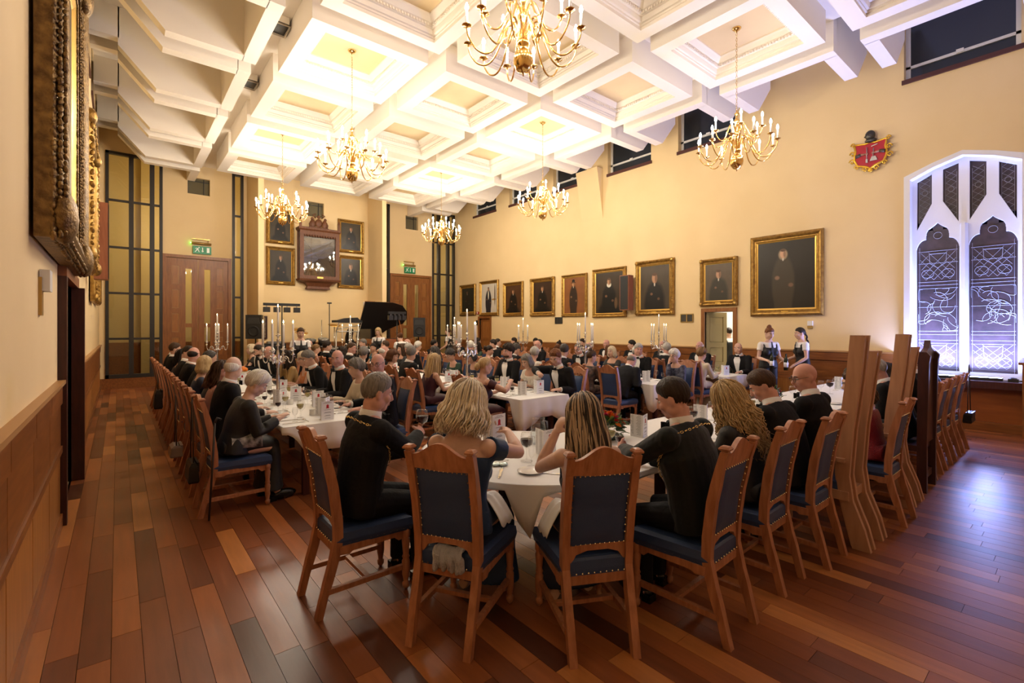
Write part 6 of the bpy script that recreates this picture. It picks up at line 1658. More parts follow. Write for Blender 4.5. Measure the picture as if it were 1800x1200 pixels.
kn = MB().box((-0.008,-0.11,0.001),(0.008,-0.005,0.006)).prism([(-0.007,-0.005),(0.007,-0.005),(0.010,0.06),(0.002,0.115),(-0.007,0.10)], 0.001, 0.004, 'z')
knife_me = kn.mesh('knife', M_silver)
fk = MB().box((-0.006,-0.10,0.001),(0.006,0.03,0.005)).prism([(-0.004,0.03),(0.004,0.03),(0.012,0.055),(-0.012,0.055)], 0.001, 0.004, 'z')
for k in range(4): fk.box((-0.012+k*0.0066,0.055,0.001),(-0.0085+k*0.0066,0.10,0.004))
fork_me = fk.mesh('fork', M_silver)
spoon_me = MB().box((-0.005,-0.10,0.001),(0.005,0.04,0.005)).ell((0,0.068,0.005),(0.02,0.033,0.004),12,6).mesh('spoon', M_silver)
CUT = dict(knife=knife_me, fork=fork_me, spoon=spoon_me)
def cutlery(kind, x, y, a, label, grp): tag(ob(kind, CUT[kind], None, (x, y, TZ+0.0005), a), label, kind, grp)
def card_me(two):
    W, H = 0.135, 0.20; mbp = MB(); ink = MB(); red = MB()
    for s, a in ((1, 0.95), (-1, -0.95)):
        d = V(math.cos(a)*s, math.sin(abs(a)), 0); n = V(-d.y, d.x, 0)*s
        def P(u, z, e): q = d*u; return V(q.x, q.y, z) - n*e if s > 0 else V(q.x, q.y, z) + n*(-e)
        n = V(d.y, -d.x, 0) if s > 0 else V(-d.y, d.x, 0)   # outer face looks towards -y
        f = lambda u, z, e: V(d.x*u, d.y*u, z) + n*e
        mbp.add([f(0,0,0),f(W,0,0),f(W,H,0),f(0,H,0),f(0,0,0.0012),f(W,0,0.0012),f(W,H,0.0012),f(0,H,0.0012)], [(0,1,2,3),(4,7,6,5),(0,4,5,1),(1,5,6,2),(2,6,7,3),(3,7,4,0)])
        for e in (0.0018, -0.0006):
            def bar(mb, u0, u1, z0, z1): mb.add([f(u0,z0,e),f(u1,z0,e),f(u1,z1,e),f(u0,z1,e)], [(0,1,2,3)])
            front = (s > 0) == (e > 0) or not two
            if s > 0 and e > 0:
                for z, h_ in ((0.188,0.03),(0.178,0.045),(0.108,0.035),(0.082,0.03),(0.075,0.04),(0.05,0.025),(0.043,0.034),(0.02,0.03)): bar(ink, W/2-h_, W/2+h_, z, z+0.003)
                bar(red, W/2-0.013, W/2+0.013, 0.128, 0.160); bar(red, W/2-0.018, W/2+0.018, 0.124, 0.130); bar(red, W/2-0.006, W/2+0.006, 0.158, 0.166)
            else:
                for k in range(17): bar(ink, 0.022, 0.022+0.035+0.02*((k*7) % 5)/5, 0.19-k*0.0105, 0.1925-k*0.0105); bar(ink, 0.10, 0.10+0.015+0.02*((k*3) % 4)/4, 0.19-k*0.0105, 0.1925-k*0.0105)
    return mbp.mesh('card', M_paper), ink.mesh('print', M_ink), red.mesh('emblem', M_redink)
CARD = card_me(True)
def card(x, y, a, label, grp=None, z=TZ, rot=None):
    t = thing('menu_card', label, 'menu', (x, y, z), a, grp)
    if rot: t.rotation_euler = rot
    ob('card', CARD[0], t); ob('print', CARD[1], t); ob('emblem', CARD[2], t); return t
tea_me = MB().lathe([(0.0,0.0),(0.038,0.0),(0.04,0.004),(0.04,0.065),(0.037,0.065),(0.036,0.05),(0.0,0.05)], 16).mesh('tea_light_holder', mat('frosted_white_glass', (0.8,0.78,0.74), 0.5))
tl_me = MB().lathe([(0.0,0.052),(0.02,0.052),(0.0,0.060)],8).mesh('candle', M_candle)
rg = random.Random(44)
# a place setting for every seat of the long tables; the nearest ones carry cutlery too
kcount = {}
for ti, side, y, who in ROWSEATS:
    x0, x1, y0, y1 = SPR[ti]; xe = x0 if side == 0 else x1; s = 1 if side == 0 else -1
    k = kcount[(ti, side)] = kcount.get((ti, side), -1)+1; near = y < 7.7; gr = 'at the '+SPN[ti]; wh = ' before the '+cut(who, 10)
    y = max(y, y0+0.26)
    for j, kind in enumerate(('wine_glass', rg.choice(('red_wine_glass','white_wine_glass')), rg.choice(('port_glass','port_glass_filled')))):
        if not near and j == 2: continue
        glass(kind, xe+s*((0.27,0.30,0.19)[j]+rg.uniform(-.02,.02)), y+(0.07,0.195,-0.02)[j]+rg.uniform(-.01,.01),
              {'wine_glass':'empty wine glass','red_wine_glass':'glass of red wine','white_wine_glass':'glass of white wine','port_glass':'small empty glass','port_glass_filled':'small glass of port'}[kind]+wh, 'glasses '+gr)
    blocked = any(c_[0] == ti and abs(y-0.16-c_[1]) < 0.33 for c_ in CAN) or (ti == 0 and abs(y-0.16-10.15) < 0.4)
    if rg.random() < 0.7 and not blocked: card(xe+s*(0.32+rg.uniform(0,.08)), y-0.16+rg.uniform(-.05,.05), rg.uniform(-0.9,0.5)-0.5, 'standing folded menu'+wh, 'menu cards '+gr)
    if k < 9: plate(xe+s*0.12, y+0.335, 'white side plate'+wh, 'side plates '+gr)
    if near and ti < 3:
        a = 0 if side == 0 else PI
        cutlery('knife', xe+s*0.14, y-0.10, a-PI/2, 'silver knife'+wh, 'knives '+gr); cutlery('fork', xe+s*0.13, y+0.09, a-PI/2, 'silver fork'+wh, 'forks '+gr); cutlery('spoon', xe+s*0.28, y-0.02, a, 'silver spoon'+wh, 'spoons '+gr)
    if k % 2 == 0 and side == 0:
        t = thing('tea_light', 'white tea light holder'+wh, 'candle holder', ((x0+x1)/2+rg.uniform(-.08,.08), (y+0.28 if not any(c_[0] == ti and abs(y+0.28-c_[1]) < 0.25 for c_ in CAN) else y-0.12), TZ), 0, 'tea lights '+gr)
        ob('holder', tea_me, t); ob('candle', tl_me, t)
# head table: settings seen between the foreground chairs
def at_edge(a, d=0.0): return HX+(HR-d)*math.cos(a), HY+(HR-d)*math.sin(a)
HG = 'on the head table'
plate(2.14, 2.40, 'white side plate with gilt mark between the two women at the rounded table end', None)
for kind, x, y, a, l in (('knife',2.20,2.33,0.55,'silver knife laid beside the side plate at the rounded table end'),('spoon',2.06,2.60,-0.75,'silver spoon nearest the blonde woman'),('fork',1.96,2.50,-0.75,'silver fork nearest the blonde woman'),('knife',1.99,2.53,-0.75,'silver knife nearest the blonde woman'),('knife',3.0,2.06,0.1,'silver knife before the man in velvet'),('fork',2.72,2.10,-0.1,'silver fork before the man in velvet')):
    cutlery(kind, x, y, a, l, None)
glass('red_wine_glass', 2.30, 2.62, 'full red wine glass in front of the standing menu at the rounded table end', None)
tag(ob('champagne_flute', flute_me, None, (2.24,2.50,TZ)), 'straight empty champagne flute at the rounded table end', 'glass')
glass('wine_glass', 2.18, 2.74, 'empty wine glass behind the full red wine glass', None)
glass('white_wine_glass', 3.05, 2.45, 'pale wine glass by the flower arrangement', None); glass('port_glass', 2.90, 2.52, 'small empty glass by the flower arrangement', None)
card(2.47, 2.62, -0.9, 'folded menu with red emblem standing by the woman with streaked hair'); card(3.58, 2.52, -0.62, 'folded menu with red emblem beside the flowers near the man in velvet'); card(4.55, 2.45, -0.5, 'open menu before the man bowing his head')
tag(ob('place_marker', MB().prism([(-0.05,-0.04),(0.05,-0.04),(0.06,0.03),(-0.03,0.05)],0,0.012,'z').mesh('marker', mat('green_card', (0.02,0.22,0.10), 0.5)), None, (3.12,2.14,TZ), 0.4), 'small green folded card on the head table', 'card')
for k in range(3): tag(ob('place_marker', MB().ell((0,0,0.012),(0.04,0.03,0.012),10,6).mesh('foil', mat('foil_wrap', (0.5,0.62,0.6), 0.25, 0.6)), None, (2.02+0.04*k,2.70-0.03*k,TZ), 0.4), 'crumpled foil wrapper near the blonde woman', 'wrapper', 'foil wrappers')
HN = ['man bowing his head','bald man with glasses','woman in red sequins','woman in the teal dress','man in the gothic chair','woman beyond the gothic chair','man before the glowing window','woman in the plum dress']
for i, who in enumerate(HN):
    x = 4.1+0.64*i + (0.22 if i == 4 else 0); wh = ' before the '+who+' at the head table'
    glass('wine_glass', x+0.1, 2.55, 'empty wine glass'+wh, 'glasses along the head table'); glass(('red_wine_glass','port_glass_filled','white_wine_glass')[i % 3], x+0.22, 2.47, ('glass of red wine','small glass of port','glass of white wine')[i % 3]+wh, 'filled glasses along the head table')
    plate(x-0.2, 2.1, 'white side plate'+wh, 'side plates on the head table')
    if i % 2: card(x+0.35, 2.5, -0.5+0.2*i, 'menu card'+wh, 'menus along the head table')
# the glass lifted by the man with the chain, and the one held by the man in velvet
def held(kind, key, k, loc, rz, lab, dz):
    b = TPL[key]['body']; S0, E, W = b.arm[k]; f = (W-E).normalized(); p = Matrix.Translation(loc) @ Matrix.Rotation(rz,4,'Z') @ (W+f*0.085+V(0.03*(-1 if k == 0 else 1),0.02,0))
    glass(kind, p.x, p.y, lab, None, z=p.z+dz)
PERS = {o['label']: o for o in bpy.data.objects if o.name.startswith('person')}
def held_by(kind, key, k, who, lab, dz):
    o = [v for l, v in PERS.items() if who in l][0]; held(kind, key, k, o.location, o.rotation_euler.z, lab, dz)
held_by('red_wine_glass', 'n_chain1', 0, 'lifting a glass', 'glass of red wine lifted by the man with grey hair and gold chain', -0.07)
held_by('port_glass_filled', 'n_chain4', 1, 'holding a small glass', 'small glass of port held by the man in velvet', -0.05)
o = [v for l, v in PERS.items() if 'blonde hair in off shoulder blue' in l][0]; b = TPL['n_blond']['body']
p1 = Matrix.Translation(o.location) @ Matrix.Rotation(o.rotation_euler.z,4,'Z') @ ((b.arm[0][2]+b.arm[1][2])*0.5)
card(p1.x+0.04, p1.y+0.05, -0.75, 'open menu with red emblem held up by the blonde woman', z=p1.z-0.06)
jug = thing('water_jug', 'glass water jug behind the woman with streaked hair', 'jug', (2.72,2.95,TZ))
ob('bowl', MB().lathe([(0.0,0.004),(0.055,0.004),(0.07,0.05),(0.065,0.14),(0.052,0.2),(0.058,0.22)],18).mesh('jug', M_crystal), jug); ob('handle', MB().tube([(0.055,0,0.19),(0.10,0,0.18),(0.11,0,0.11),(0.07,0,0.05)],0.007,8).mesh('handle', M_crystal), jug); ob('water', MB().lathe([(0.0,0.006),(0.05,0.006),(0.066,0.05),(0.062,0.12),(0,0.12)],18).mesh('water', glassmat('water', (0.85,0.9,0.92), 0.1)), jug)
# flowers
leaf_me = MB().grid(lambda u, v: V((u-0.5)*0.05*math.sin(PI*min(1,v*0.9+0.08)), v*0.085, 0.012*math.sin(PI*v)+0.01*abs(u-0.5)), 4, 6).mesh('leaf', [mat('eucalyptus_leaf', (0.05,0.10,0.055), 0.55, col2=(0.12,0.19,0.13), nscale=12)])
leaf2_me = leaf_me.copy(); leaf2_me.materials.clear(); leaf2_me.materials.append(mat('green_leaf', (0.03,0.085,0.015), 0.5, col2=(0.07,0.14,0.03), nscale=14))
def bloom_me(m, layers=4, n=7, r=0.035):
    mb = MB()
    for l in range(layers):
        for k in range(n):
            a = 2*PI*k/n+l*0.5; tl = 0.3+0.32*l; L = r*(1-0.14*l)
            d = V(math.cos(a)*math.cos(tl), math.sin(a)*math.cos(tl), math.sin(tl)); s_ = V(-math.sin(a), math.cos(a), 0)
            mb.add([V(0,0,0), d*L*0.6+s_*L*0.35, d*L+V(0,0,0.004), d*L*0.6-s_*L*0.35], [(0,1,2,3)])
    return mb.mesh('bloom', m)
BL = [bloom_me(mat('orange_petal', (0.75,0.12,0.01), 0.55, col2=(0.85,0.25,0.02), nscale=20)), bloom_me(mat('pink_petal', (0.65,0.05,0.14), 0.55)), bloom_me(mat('red_petal', (0.5,0.01,0.02), 0.55)), bloom_me(mat('coral_petal', (0.8,0.2,0.1), 0.55))]
stalk_me = MB().tube([(0,0,0),(0.01,0,0.05),(0.03,0,0.11)], [0.003,0.006,0.011], 6).mesh('bud_stalk', mat('bud_green', (0.16,0.24,0.04), 0.6))
def flowers(x, y, label, seed, w_=0.20, n=1.0):
    t = thing('flower_arrangement', label, 'flowers', (x, y, TZ)); r = random.Random(seed)
    ob('bowl', MB().lathe([(0.0,0.0),(0.09,0.0),(0.11,0.04),(0.10,0.05),(0,0.045)],18).mesh('bowl', mat('green_bowl', (0.02,0.05,0.03), 0.5)), t)
    for k in range(int(90*n)):
        a = r.uniform(0,2*PI); e = r.uniform(0.1,1.45); R = r.uniform(0.5,1.0)
        p = V(w_*R*math.cos(a)*math.cos(e), w_*R*math.sin(a)*math.cos(e)*0.8, 0.04+0.14*R*math.sin(e))
        ob('leaf', leaf_me if r.random() < 0.55 else leaf2_me, t, p, rot=(r.uniform(-0.3,1.1), r.uniform(-0.6,0.6), a-PI/2+r.uniform(-0.6,0.6)))
    for k in range(int(24*n)):
        a = r.uniform(0,2*PI); e = r.uniform(0.35,1.45)
        p = V(w_*0.92*math.cos(a)*math.cos(e), w_*0.75*math.sin(a)*math.cos(e), 0.07+0.15*math.sin(e))
        ob('bloom', BL[min(3, int(abs(r.gauss(0,1.4))))], t, p, rot=(r.uniform(-0.7,0.7), r.uniform(-0.7,0.7), a), scale=r.uniform(0.7,1.25))
    for k in range(5): ob('bud_stalk', stalk_me, t, (r.uniform(-.1,.14), r.uniform(-.08,.08), 0.13), rot=(r.uniform(-0.5,0.5), r.uniform(-0.3,0.8), r.uniform(0,6)))
flowers(3.33, 2.72, 'low arrangement of orange and pink flowers with eucalyptus near the man in velvet', 3)
flowers(6.6, 2.72, 'low arrangement of red and orange flowers behind the man bowing his head', 8, 0.22)
# pineapple and fruit bowl on the left table
fx, fy = 1.72, 10.15
fb_ = tag(ob('fruit_bowl', MB().lathe([(0.0,0.0),(0.07,0.0),(0.06,0.02),(0.03,0.05),(0.12,0.10),(0.20,0.17),(0.205,0.175),(0.12,0.115),(0.0,0.08)],24).mesh('fruit_bowl', mat('silver_basket', (0.62,0.55,0.42), 0.3, 0.7)), None, (fx,fy,TZ)), 'footed basket of fruit on the left table', 'bowl')
pn = thing('pineapple', 'pineapple with green crown in the fruit bowl', 'pineapple', (fx,fy,TZ+0.14))
ob('fruit', MB().ell((0,0,0.09),(0.07,0.07,0.10),14,10).mesh('fruit', mat('pineapple_skin', (0.22,0.11,0.02), 0.6, col2=(0.10,0.06,0.01), nscale=40, bump=0.6)), pn)
for k in range(26):
    a = k*2.4; tl = 0.15+0.035*k
    ob('leaf', pl_me if k else MB().grid(lambda u, v: V((u-0.5)*0.035*(1-v*0.95), 0.03*v*v, v*0.17), 2, 5).mesh('crown_leaf', mat('pineapple_leaf', (0.045,0.085,0.035), 0.5)), pn, (0,0,0.17), rot=(-tl, 0, a))
    if k == 0: pl_me = pn.children[-1].data
for k in range(11):
    a = k*2*PI/11
    tag(ob('orange', MB().ell((0,0,0),0.042,12,8).mesh('orange', mat('orange_peel', (0.75,0.20,0.015), 0.5, bump=0.1, bscale=200)), None, (fx+0.14*math.cos(a), fy+0.14*math.sin(a), TZ+0.20+0.015*(k % 2))), 'orange in the basket around the pineapple', 'orange', 'oranges in the fruit basket')
# white napkins on two laps at the rounded table end
def napkin(who, label, x0, x1, y0, y1, seed):
    o = [v for l, v in PERS.items() if who in l][0]; q = random.Random(seed); mb = MB()
    def f(u, v):
        x = x0+(x1-x0)*u; y = y0+(y1-y0)*v; e = max(0, abs(x)-0.13)
        return V(x, y, 0.683-1.5*e*e*8-0.02*v+0.008*math.sin(19*u+seed)+0.008*math.sin(15*v+2*u))
    mb.grid(f, 20, 16); n = tag(ob('napkin', mb.mesh('napkin', M_cloth), None, o.location, o.rotation_euler.z), label, 'napkin'); n.scale = o.scale
    n.modifiers.new('t', 'SOLIDIFY').thickness = 0.004
napkin('off shoulder blue', 'white napkin across the lap of the blonde woman', -0.14, 0.24, 0.06, 0.25, 1)
napkin('streaked blonde', 'white napkin across the lap of the woman with streaked hair', -0.25, 0.12, 0.06, 0.25, 2)
# ================================================================== STAGE END AND LOOSE THINGS
DZ = 0.40
st_ = tag(ob('floor_dais', None), kind='structure'); st_['label'] = 'low wooden stage along the end wall'
ob('platform', MB().box((3.44,14.45,0.0),(8.0,YC-0.05,DZ)).mesh('platform', M_oakd), st_); ob('nosing', MB().box((3.40,14.41,DZ-0.05),(8.04,14.46,DZ)).mesh('nosing', M_door), st_)
def pa(x, y, label, rz=0.0):
    t = thing('pa_speaker', label, 'speaker', (x, y, 1.42), rz)
    body = MB().prism([(-0.21,-0.18),(0.21,-0.18),(0.15,0.16),(-0.15,0.16)], 0, 0.68, 'z')
    ob('cabinet', body.mesh('cabinet', M_black), t)
    ob('horn', MB().prism([(-0.17,0.43),(0.17,0.43),(0.13,0.6),(-0.13,0.6)], -0.19, -0.175, 'y').mesh('horn', mat('speaker_horn', (0.03,0.03,0.03), 0.35)), t)
    ob('woofer', MB().lathe([(0.15,0),(0.15,0.02),(0.12,0.012),(0.04,-0.01),(0,0.0)],20,M=Matrix.Translation((0,-0.178,0.22)) @ Matrix.Rotation(PI/2,4,'X')).mesh('woofer', mat('speaker_cone', (0.006,0.006,0.006), 0.6)), t)
    s = thing('speaker_stand', 'black tripod stand carrying the '+label, 'stand', (x, y, 0))
    ob('pole', MB().tube([(0,0,0.05),(0,0,1.44)], 0.02, 8).mesh('pole', M_black), s)
    for k in range(3): ob('leg', MB().tube([(0,0,0.6),(0.42*math.cos(k*2.1+.4),0.42*math.sin(k*2.1+.4),0.012)], 0.012, 6).mesh('leg', M_black), s)
pa(3.05, 15.25, 'black loudspeaker left of the drum kit', -0.5); pa(8.32, 15.35, 'black loudspeaker right of the piano', -0.35)
def lightbar(x, y, z, w_, label, b=0.0):
    t = thing('stage_light_bar', label, 'light', (x, y, b)); z = z-b
    ob('pole', MB().tube([(0,0,0.02),(0,0,z)], 0.018, 8).mesh('pole', M_black), t)
    ob('crossbar', MB().box((-w_/2,-0.03,z-0.03),(w_/2,0.03,z+0.05)).mesh('crossbar', M_black), t)
    for k in range(3): ob('leg', MB().tube([(0,0,0.7),(0.3*math.cos(k*2.1),0.3*math.sin(k*2.1),0.012)], 0.012, 6).mesh('leg', M_black), t)
    for k in range(4):
        xx = -w_/2+0.09+k*(w_-0.18)/3
        h = ob('lamp_head', MB().box((-0.085,-0.06,-0.15),(0.085,0.06,0.0)).mesh('head', mat('lamp_head_black', (0.02,0.018,0.016), 0.4)), t, (xx,0,z-0.07))
        ob('yoke', MB().box((-0.01,-0.01,0),(0.01,0.01,0.07)).mesh('yoke', M_iron), h)
lightbar(3.80, 15.45, 2.42, 1.02, 'bar of four stage lamps on a stand above the drum kit', DZ); lightbar(6.85, 14.05, 2.2, 0.6, 'bar of four stage lamps in front of the piano lid')
# drum kit
dk = thing('drum_kit', 'drum kit with cymbals and chrome stands in front of the end wall', 'drums', (4.95, 15.9, DZ))
M_dr = mat('black_drum_shell', (0.015,0.015,0.016), 0.25); M_hd = mat('drum_head', (0.7,0.68,0.62), 0.6)
def drum(c, r, h, ax='z'):
    M = Matrix.Translation(c) @ (Matrix.Rotation(PI/2,4,'X') if ax == 'y' else Matrix.Rotation(0.25,4,'X'))
    ob('drum', MB().lathe([(r,0),(r,h)],24,M=M).mesh('drum', M_dr), dk); ob('hoop', MB().lathe([(r+.012,0),(r+.012,0.03),(r,0.03)],24,M=M).lathe([(r,h-.03),(r+.012,h-.03),(r+.012,h)],24,M=M).mesh('hoop', M_iron), dk); ob('drum_head', MB().lathe([(0,h+.001),(r,h+.001)],24,M=M).mesh('head', M_hd), dk)
drum((0,0.1,0.3),0.28,0.4,'y'); drum((-0.2,0,0.75),0.15,0.22); drum((0.2,0,0.75),0.16,0.24); drum((0.55,0.3,0.3),0.2,0.4); drum((-0.5,0.3,0.5),0.17,0.15)
for (x, y, z) in ((-0.55,0.0,1.3),(0.6,0.1,1.45),(-0.35,0.4,1.2),(0.3,0.45,1.6)):
    ob('stand', MB().tube([(x,y,0.02),(x,y,z)],0.014,8).tube([(x,y,0.5),(x+.25,y+.1,0.01)],0.01,6).tube([(x,y,0.5),(x-.2,y+.2,0.01)],0.01,6).tube([(x,y,0.5),(x,y-.28,0.01)],0.01,6).mesh('stand', mat('chrome', (0.5,0.5,0.5), 0.15, 1.0)), dk)
    if z < 1.6: ob('cymbal', MB().lathe([(0.0,0.03),(0.03,0.02),(0.2,0.0),(0.2,0.002),(0.03,0.026)],24,M=Matrix.Translation((x,y,z-.02)) @ Matrix.Rotation(0.3,4,'X')).mesh('cymbal', M_brass), dk)
tag(ob('microphone_stand', MB().lathe([(0.14,0),(0.14,0.02),(0.02,0.03)],16).tube([(0,0,0.02),(0,0,2.1)],0.014,8).box((-0.06,-0.04,2.08),(0.06,0.04,2.12)).mesh('mic_stand', M_black), None, (5.05,15.0,DZ)), 'tall black microphone stand in front of the drum kit', 'stand')
for k, (x, y) in enumerate(((3.78,16.3),(6.1,16.6),(4.2,14.85))): 
    t = thing('amplifier', ('dark amplifier behind the left loudspeaker','low keyboard mixer case between drums and piano','dark flight case in front of the drum kit')[k], 'amplifier', (x, y, DZ), 0.1*k)
    ob('cabinet', MB().box((-0.3,-0.2,0.0),(0.3,0.2,(0.85,0.65,0.6)[k])).mesh('cabinet', M_black), t); ob('grille', MB().box((-0.27,-0.21,0.08),(0.27,-0.2,(0.75,0.55,0.5)[k])).mesh('grille', mat('amp_cloth', (0.02,0.02,0.02), 0.9, bump=0.4, bscale=200)), t)
    ob('knob', MB().box((-0.2,-0.1,(0.85,0.65,0.6)[k]),(0.2,0.1,(0.85,0.65,0.6)[k]+0.06)).mesh('knob', M_iron), t)
# grand piano with raised lid, and its player
PX, PY = 7.05, 15.3
gp = thing('grand_piano', 'reddish wooden grand piano with raised lid', 'piano', (PX, PY, DZ))
M_pi = mat('piano_mahogany', (0.36,0.115,0.03), 0.25, col2=(0.26,0.075,0.02), nscale=3, stretch=(1,6,6), coat=0.4); M_pin = mat('piano_black_inside', (0.012,0.009,0.008), 0.3)
OUT = [(-0.75,-0.72),(0.25,-0.72),(0.62,-0.62),(0.85,-0.38),(0.92,-0.1),(0.84,0.12),(0.55,0.25),(0.28,0.4),(0.05,0.62),(-0.2,0.72),(-0.75,0.72)]
ob('case', MB().prism(OUT, 0.68, 0.98, 'z').mesh('case', M_pi), gp); ob('soundboard', MB().prism([(x*.97,y*.97) for x, y in OUT], 0.981, 0.985, 'z').mesh('soundboard', M_pin), gp)
LID = [(x, y-0.72) for x, y in OUT]
LM = Matrix.Translation((0,0.72,0.99)) @ Matrix.Rotation(math.radians(-57),4,'X')
ob('lid', MB().prism(LID, 0, 0.022, 'z', M=LM).mesh('lid', M_pin), gp); ob('lid_top', MB().prism(LID, 0.022, 0.03, 'z', M=LM).mesh('lid_top', M_pi), gp)
ob('front_lid_flap', MB().prism([(-0.75,-1.44),(-0.40,-1.44),(-0.40,0),(-0.75,0)], 0.031, 0.05, 'z', M=LM).mesh('flap', M_pi), gp)
ob('lid_prop', MB().tube([(0.4,-0.5,0.98),(0.42,-0.12,1.62)],0.012,6).mesh('prop', M_pi), gp)
ob('keyboard', MB().box((-1.0,-0.66,0.70),(-0.75,0.66,0.74)).mesh('keyboard', mat('piano_keys', (0.6,0.56,0.48), 0.4)), gp); ob('key_bed', MB().box((-1.03,-0.72,0.62),(-0.74,0.72,0.70)).mesh('key_bed', M_pi), gp)
ob('music_desk', MB().box((-0.74,-0.45,0.98),(-0.70,0.45,1.30)).mesh('desk', M_pin), gp)
for (x, y) in ((-0.6,-0.58),(-0.6,0.58),(0.65,-0.2)): ob('leg', MB().lathe([(0.03,0.0),(0.035,0.05),(0.06,0.3),(0.07,0.64),(0.075,0.69)],10,(x,y,0)).mesh('leg', M_pi), gp)
ks = thing('keyboard_stand', 'silver framed electronic keyboard on a stand beside the piano', 'keyboard', (5.55, 14.75, DZ), 0.1)
ob('frame', MB().tube([(-0.4,0,1.22),(-0.3,0,1.5),(0.45,0,1.5),(0.35,0,1.22),(-0.4,0,1.22)],0.02,6).tube([(-0.35,0.1,0.02),(-0.35,0.1,1.22)],0.02,6).tube([(0.35,0.1,0.02),(0.35,0.1,1.22)],0.02,6).tube([(-0.35,0,1.3),(0.4,0,1.42)],0.014,6).tube([(0,0,1.22),(0.05,0,1.5)],0.014,6).mesh('frame', mat('brushed_aluminium', (0.5,0.47,0.42), 0.35, 0.8)), ks)
ob('keyboard_case', MB().box((-0.42,-0.1,1.5),(0.42,0.25,1.57)).prism([(-0.3,1.57),(0.4,1.57),(0.3,1.66),(-0.05,1.64)],-0.02,0.2,'y').mesh('case', M_black), ks)
person('pianist', (5.72,15.3,DZ), -PI/2, 'woman with long brown hair playing the piano', 'longstraight', 'dark', 0, D('blackd'))
pb = thing('piano_bench', 'black piano bench under the pianist', 'bench', (5.72,15.3,DZ)); ob('seat', MB().box((-0.2,-0.35,0.42),(0.2,0.35,0.485)).mesh('seat', M_black), pb)
for sx in (-1,1):
    for sy in (-1,1): ob('leg', MB().box((sx*.16-.02,sy*.3-.02,0),(sx*.16+.02,sy*.3+.02,0.42)).mesh('leg', M_black), pb)
# framed notices and leaning board by the slim window
for (x, z, w_, h_, l) in ((3.20,1.25,0.0,0,''),):
    t = thing('notice_frame', 'dark framed group of photographs behind the left loudspeaker', 'picture', (3.55, YC-0.03, 1.75)); ob('frame', sweep_frame(0.45,0.75,[(0,0),(0,.03),(.04,.035),(.05,.01)],0).mesh('frame', M_darkwood), t); ob('photograph', MB().box((-0.18,-0.012,-0.33),(0.18,-0.008,0.33)).mesh('photo', mat('sepia_print', (0.35,0.27,0.18), 0.6, col2=(0.1,0.07,0.05), nscale=12)), t)
# bags, shawl, cards carried by chairs
def bag(loc, rz, size, m, label, strap):
    t = thing('handbag', label, 'bag', loc, rz); a, b, c = size
    ob('pouch', MB().loft([[V(sx*a*k, sy*b*k2, z) for sx, sy in ((-1,-1),(1,-1),(1,1),(-1,1))] for z, k, k2 in ((0,0.9,0.8),(c*0.1,1,1),(c*0.8,0.96,0.8),(c,0.9,0.35))], sm=False).mesh('pouch', m), t)
    ob('flap', MB().box((-a*0.9,-b*1.02,c*0.55),(a*0.9,-b*0.6,c*1.0)).mesh('flap', m), t)
    if strap: ob('strap', MB().tube([(-a*0.8,0,c*0.95),(-a*0.1,0.0,c+strap),(a*0.1,0.0,c+strap),(a*0.8,0,c*0.95)],0.006,6).mesh('strap', mat('bag_chain', (0.10,0.09,0.085), 0.35, 0.6)), t)
bag((0.545,5.45,0.26), PI/2, (0.15,0.045,0.19), mat('black_bag_leather', (0.012,0.012,0.013), 0.45), 'black shoulder bag hanging behind the white haired woman', 0.60)
bag((0.50,6.55,0.28), PI/2, (0.14,0.06,0.13), mat('grey_bag_leather', (0.30,0.25,0.22), 0.45, 0.2), 'grey metallic handbag hanging on the left row chairs', 0.55)
bag((0.50,9.6,0.42), PI/2, (0.14,0.06,0.3), mat('black_bag_leather', (0.012,0.012,0.013)), 'dark bag hung on a far chair of the left row', 0.25)
bag((9.45,1.12,0.36), 0.0, (0.17,0.05,0.15), mat('black_bag_leather', (0.012,0.012,0.013)), 'black evening bag on a long chain hanging from the last head table chair', 0.68)
tag(ob('walking_stick', MB().tube([(0,0,0.01),(0.03,0.02,0.5),(0.05,0.04,0.86)],0.009,8).tube([(0.05,0.04,0.86),(0.07,0.05,0.9),(0.1,0.06,0.88)],0.011,8).mesh('stick', mat('twisted_dark_stick', (0.03,0.02,0.015), 0.5)), None, (0.62,4.95,0)), 'thin dark walking stick leaning on the corner chair of the left table', 'stick')
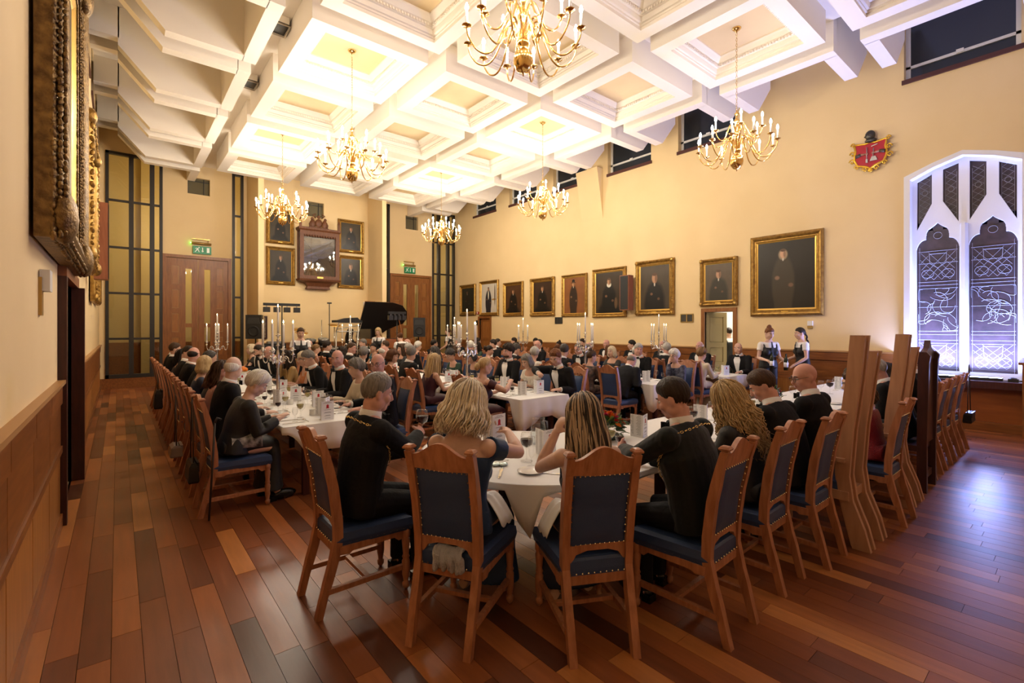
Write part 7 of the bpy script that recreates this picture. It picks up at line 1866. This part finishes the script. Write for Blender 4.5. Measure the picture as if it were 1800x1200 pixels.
# silver sequinned shawl spilling through the back of the blonde woman's chair
sl = MB(); A2 = math.radians(-59.8)
def shl(u, v):
    x = -0.06+0.17*u; r_ = 0.014*math.sin(23*u+4*v)+0.010*math.sin(41*u-9*v)+0.008*math.sin(31*v+6*u); out = max(0, v-0.35)/0.65; hang = max(0, out-0.45)/0.55
    return V(x+0.012*math.sin(9*v)*out, -0.222-0.062*min(1, out*1.8)-0.02*math.sin(PI*hang)+r_*0.6*out, 0.508+0.006*math.sin(9*u)*(1-out)+r_*0.8*out*(1-0.5*hang)-0.10*hang*hang)
sl.grid(shl, 48, 32)
o = tag(ob('sequin_shawl', sl.mesh('shawl', mat('silver_sequins', (0.78,0.80,0.88), 0.35, 0.25, bump=1.0, bscale=260)), None, (1.60,2.36,0.0), A2), 'silver sequinned shawl bunched on the seat behind the blonde woman', 'shawl')
s_ = o.modifiers.new('t','SOLIDIFY'); s_.thickness = 0.008
# wooden post at the very edge by the window, bottles held by the waitress
t = thing('lectern', 'brown wooden lectern standing by the window sill', 'lectern', (10.95,0.52,0)); ob('column', MB().box((-0.14,-0.16,0),(0.14,0.16,1.14)).mesh('column', M_door), t); ob('top', MB().prism([(-0.2,1.14),(0.2,1.14),(0.2,1.24),(-0.2,1.18)],-0.2,0.2,'y').mesh('top', M_door), t)
bot_me = MB().lathe([(0.0,0),(0.037,0.0),(0.038,0.19),(0.03,0.22),(0.014,0.25),(0.014,0.31),(0.016,0.315),(0,0.315)],16).mesh('bottle', mat('dark_green_bottle', (0.01,0.02,0.01), 0.1)); lab_me = MB().lathe([(0.0386,0.06),(0.0386,0.15)],16).mesh('label', M_paper)
def in_hand(key, k, who, label):
    o = [v for l, v in PERS.items() if who in l][0]; b = TPL[key]['body']; S0, E, W = b.arm[k]; f = (W-E).normalized()
    p = Matrix.Translation(o.location) @ Matrix.Rotation(o.rotation_euler.z,4,'Z') @ (W+f*0.075+V((-0.045 if k == 0 else 0.045),0.03,-0.15))
    t = thing('wine_bottle', label, 'bottle', p); ob('glass', bot_me, t); ob('label', lab_me, t)
in_hand('w_f', 1, 'waitress with red hair', 'dark wine bottle in the red haired waitress\'s hand'); in_hand('w_f', 0, 'waitress with red hair', 'second wine bottle held by the red haired waitress')
in_hand('w_f', 0, 'blonde waitress', 'wine bottle held by the blonde waitress near the piano')
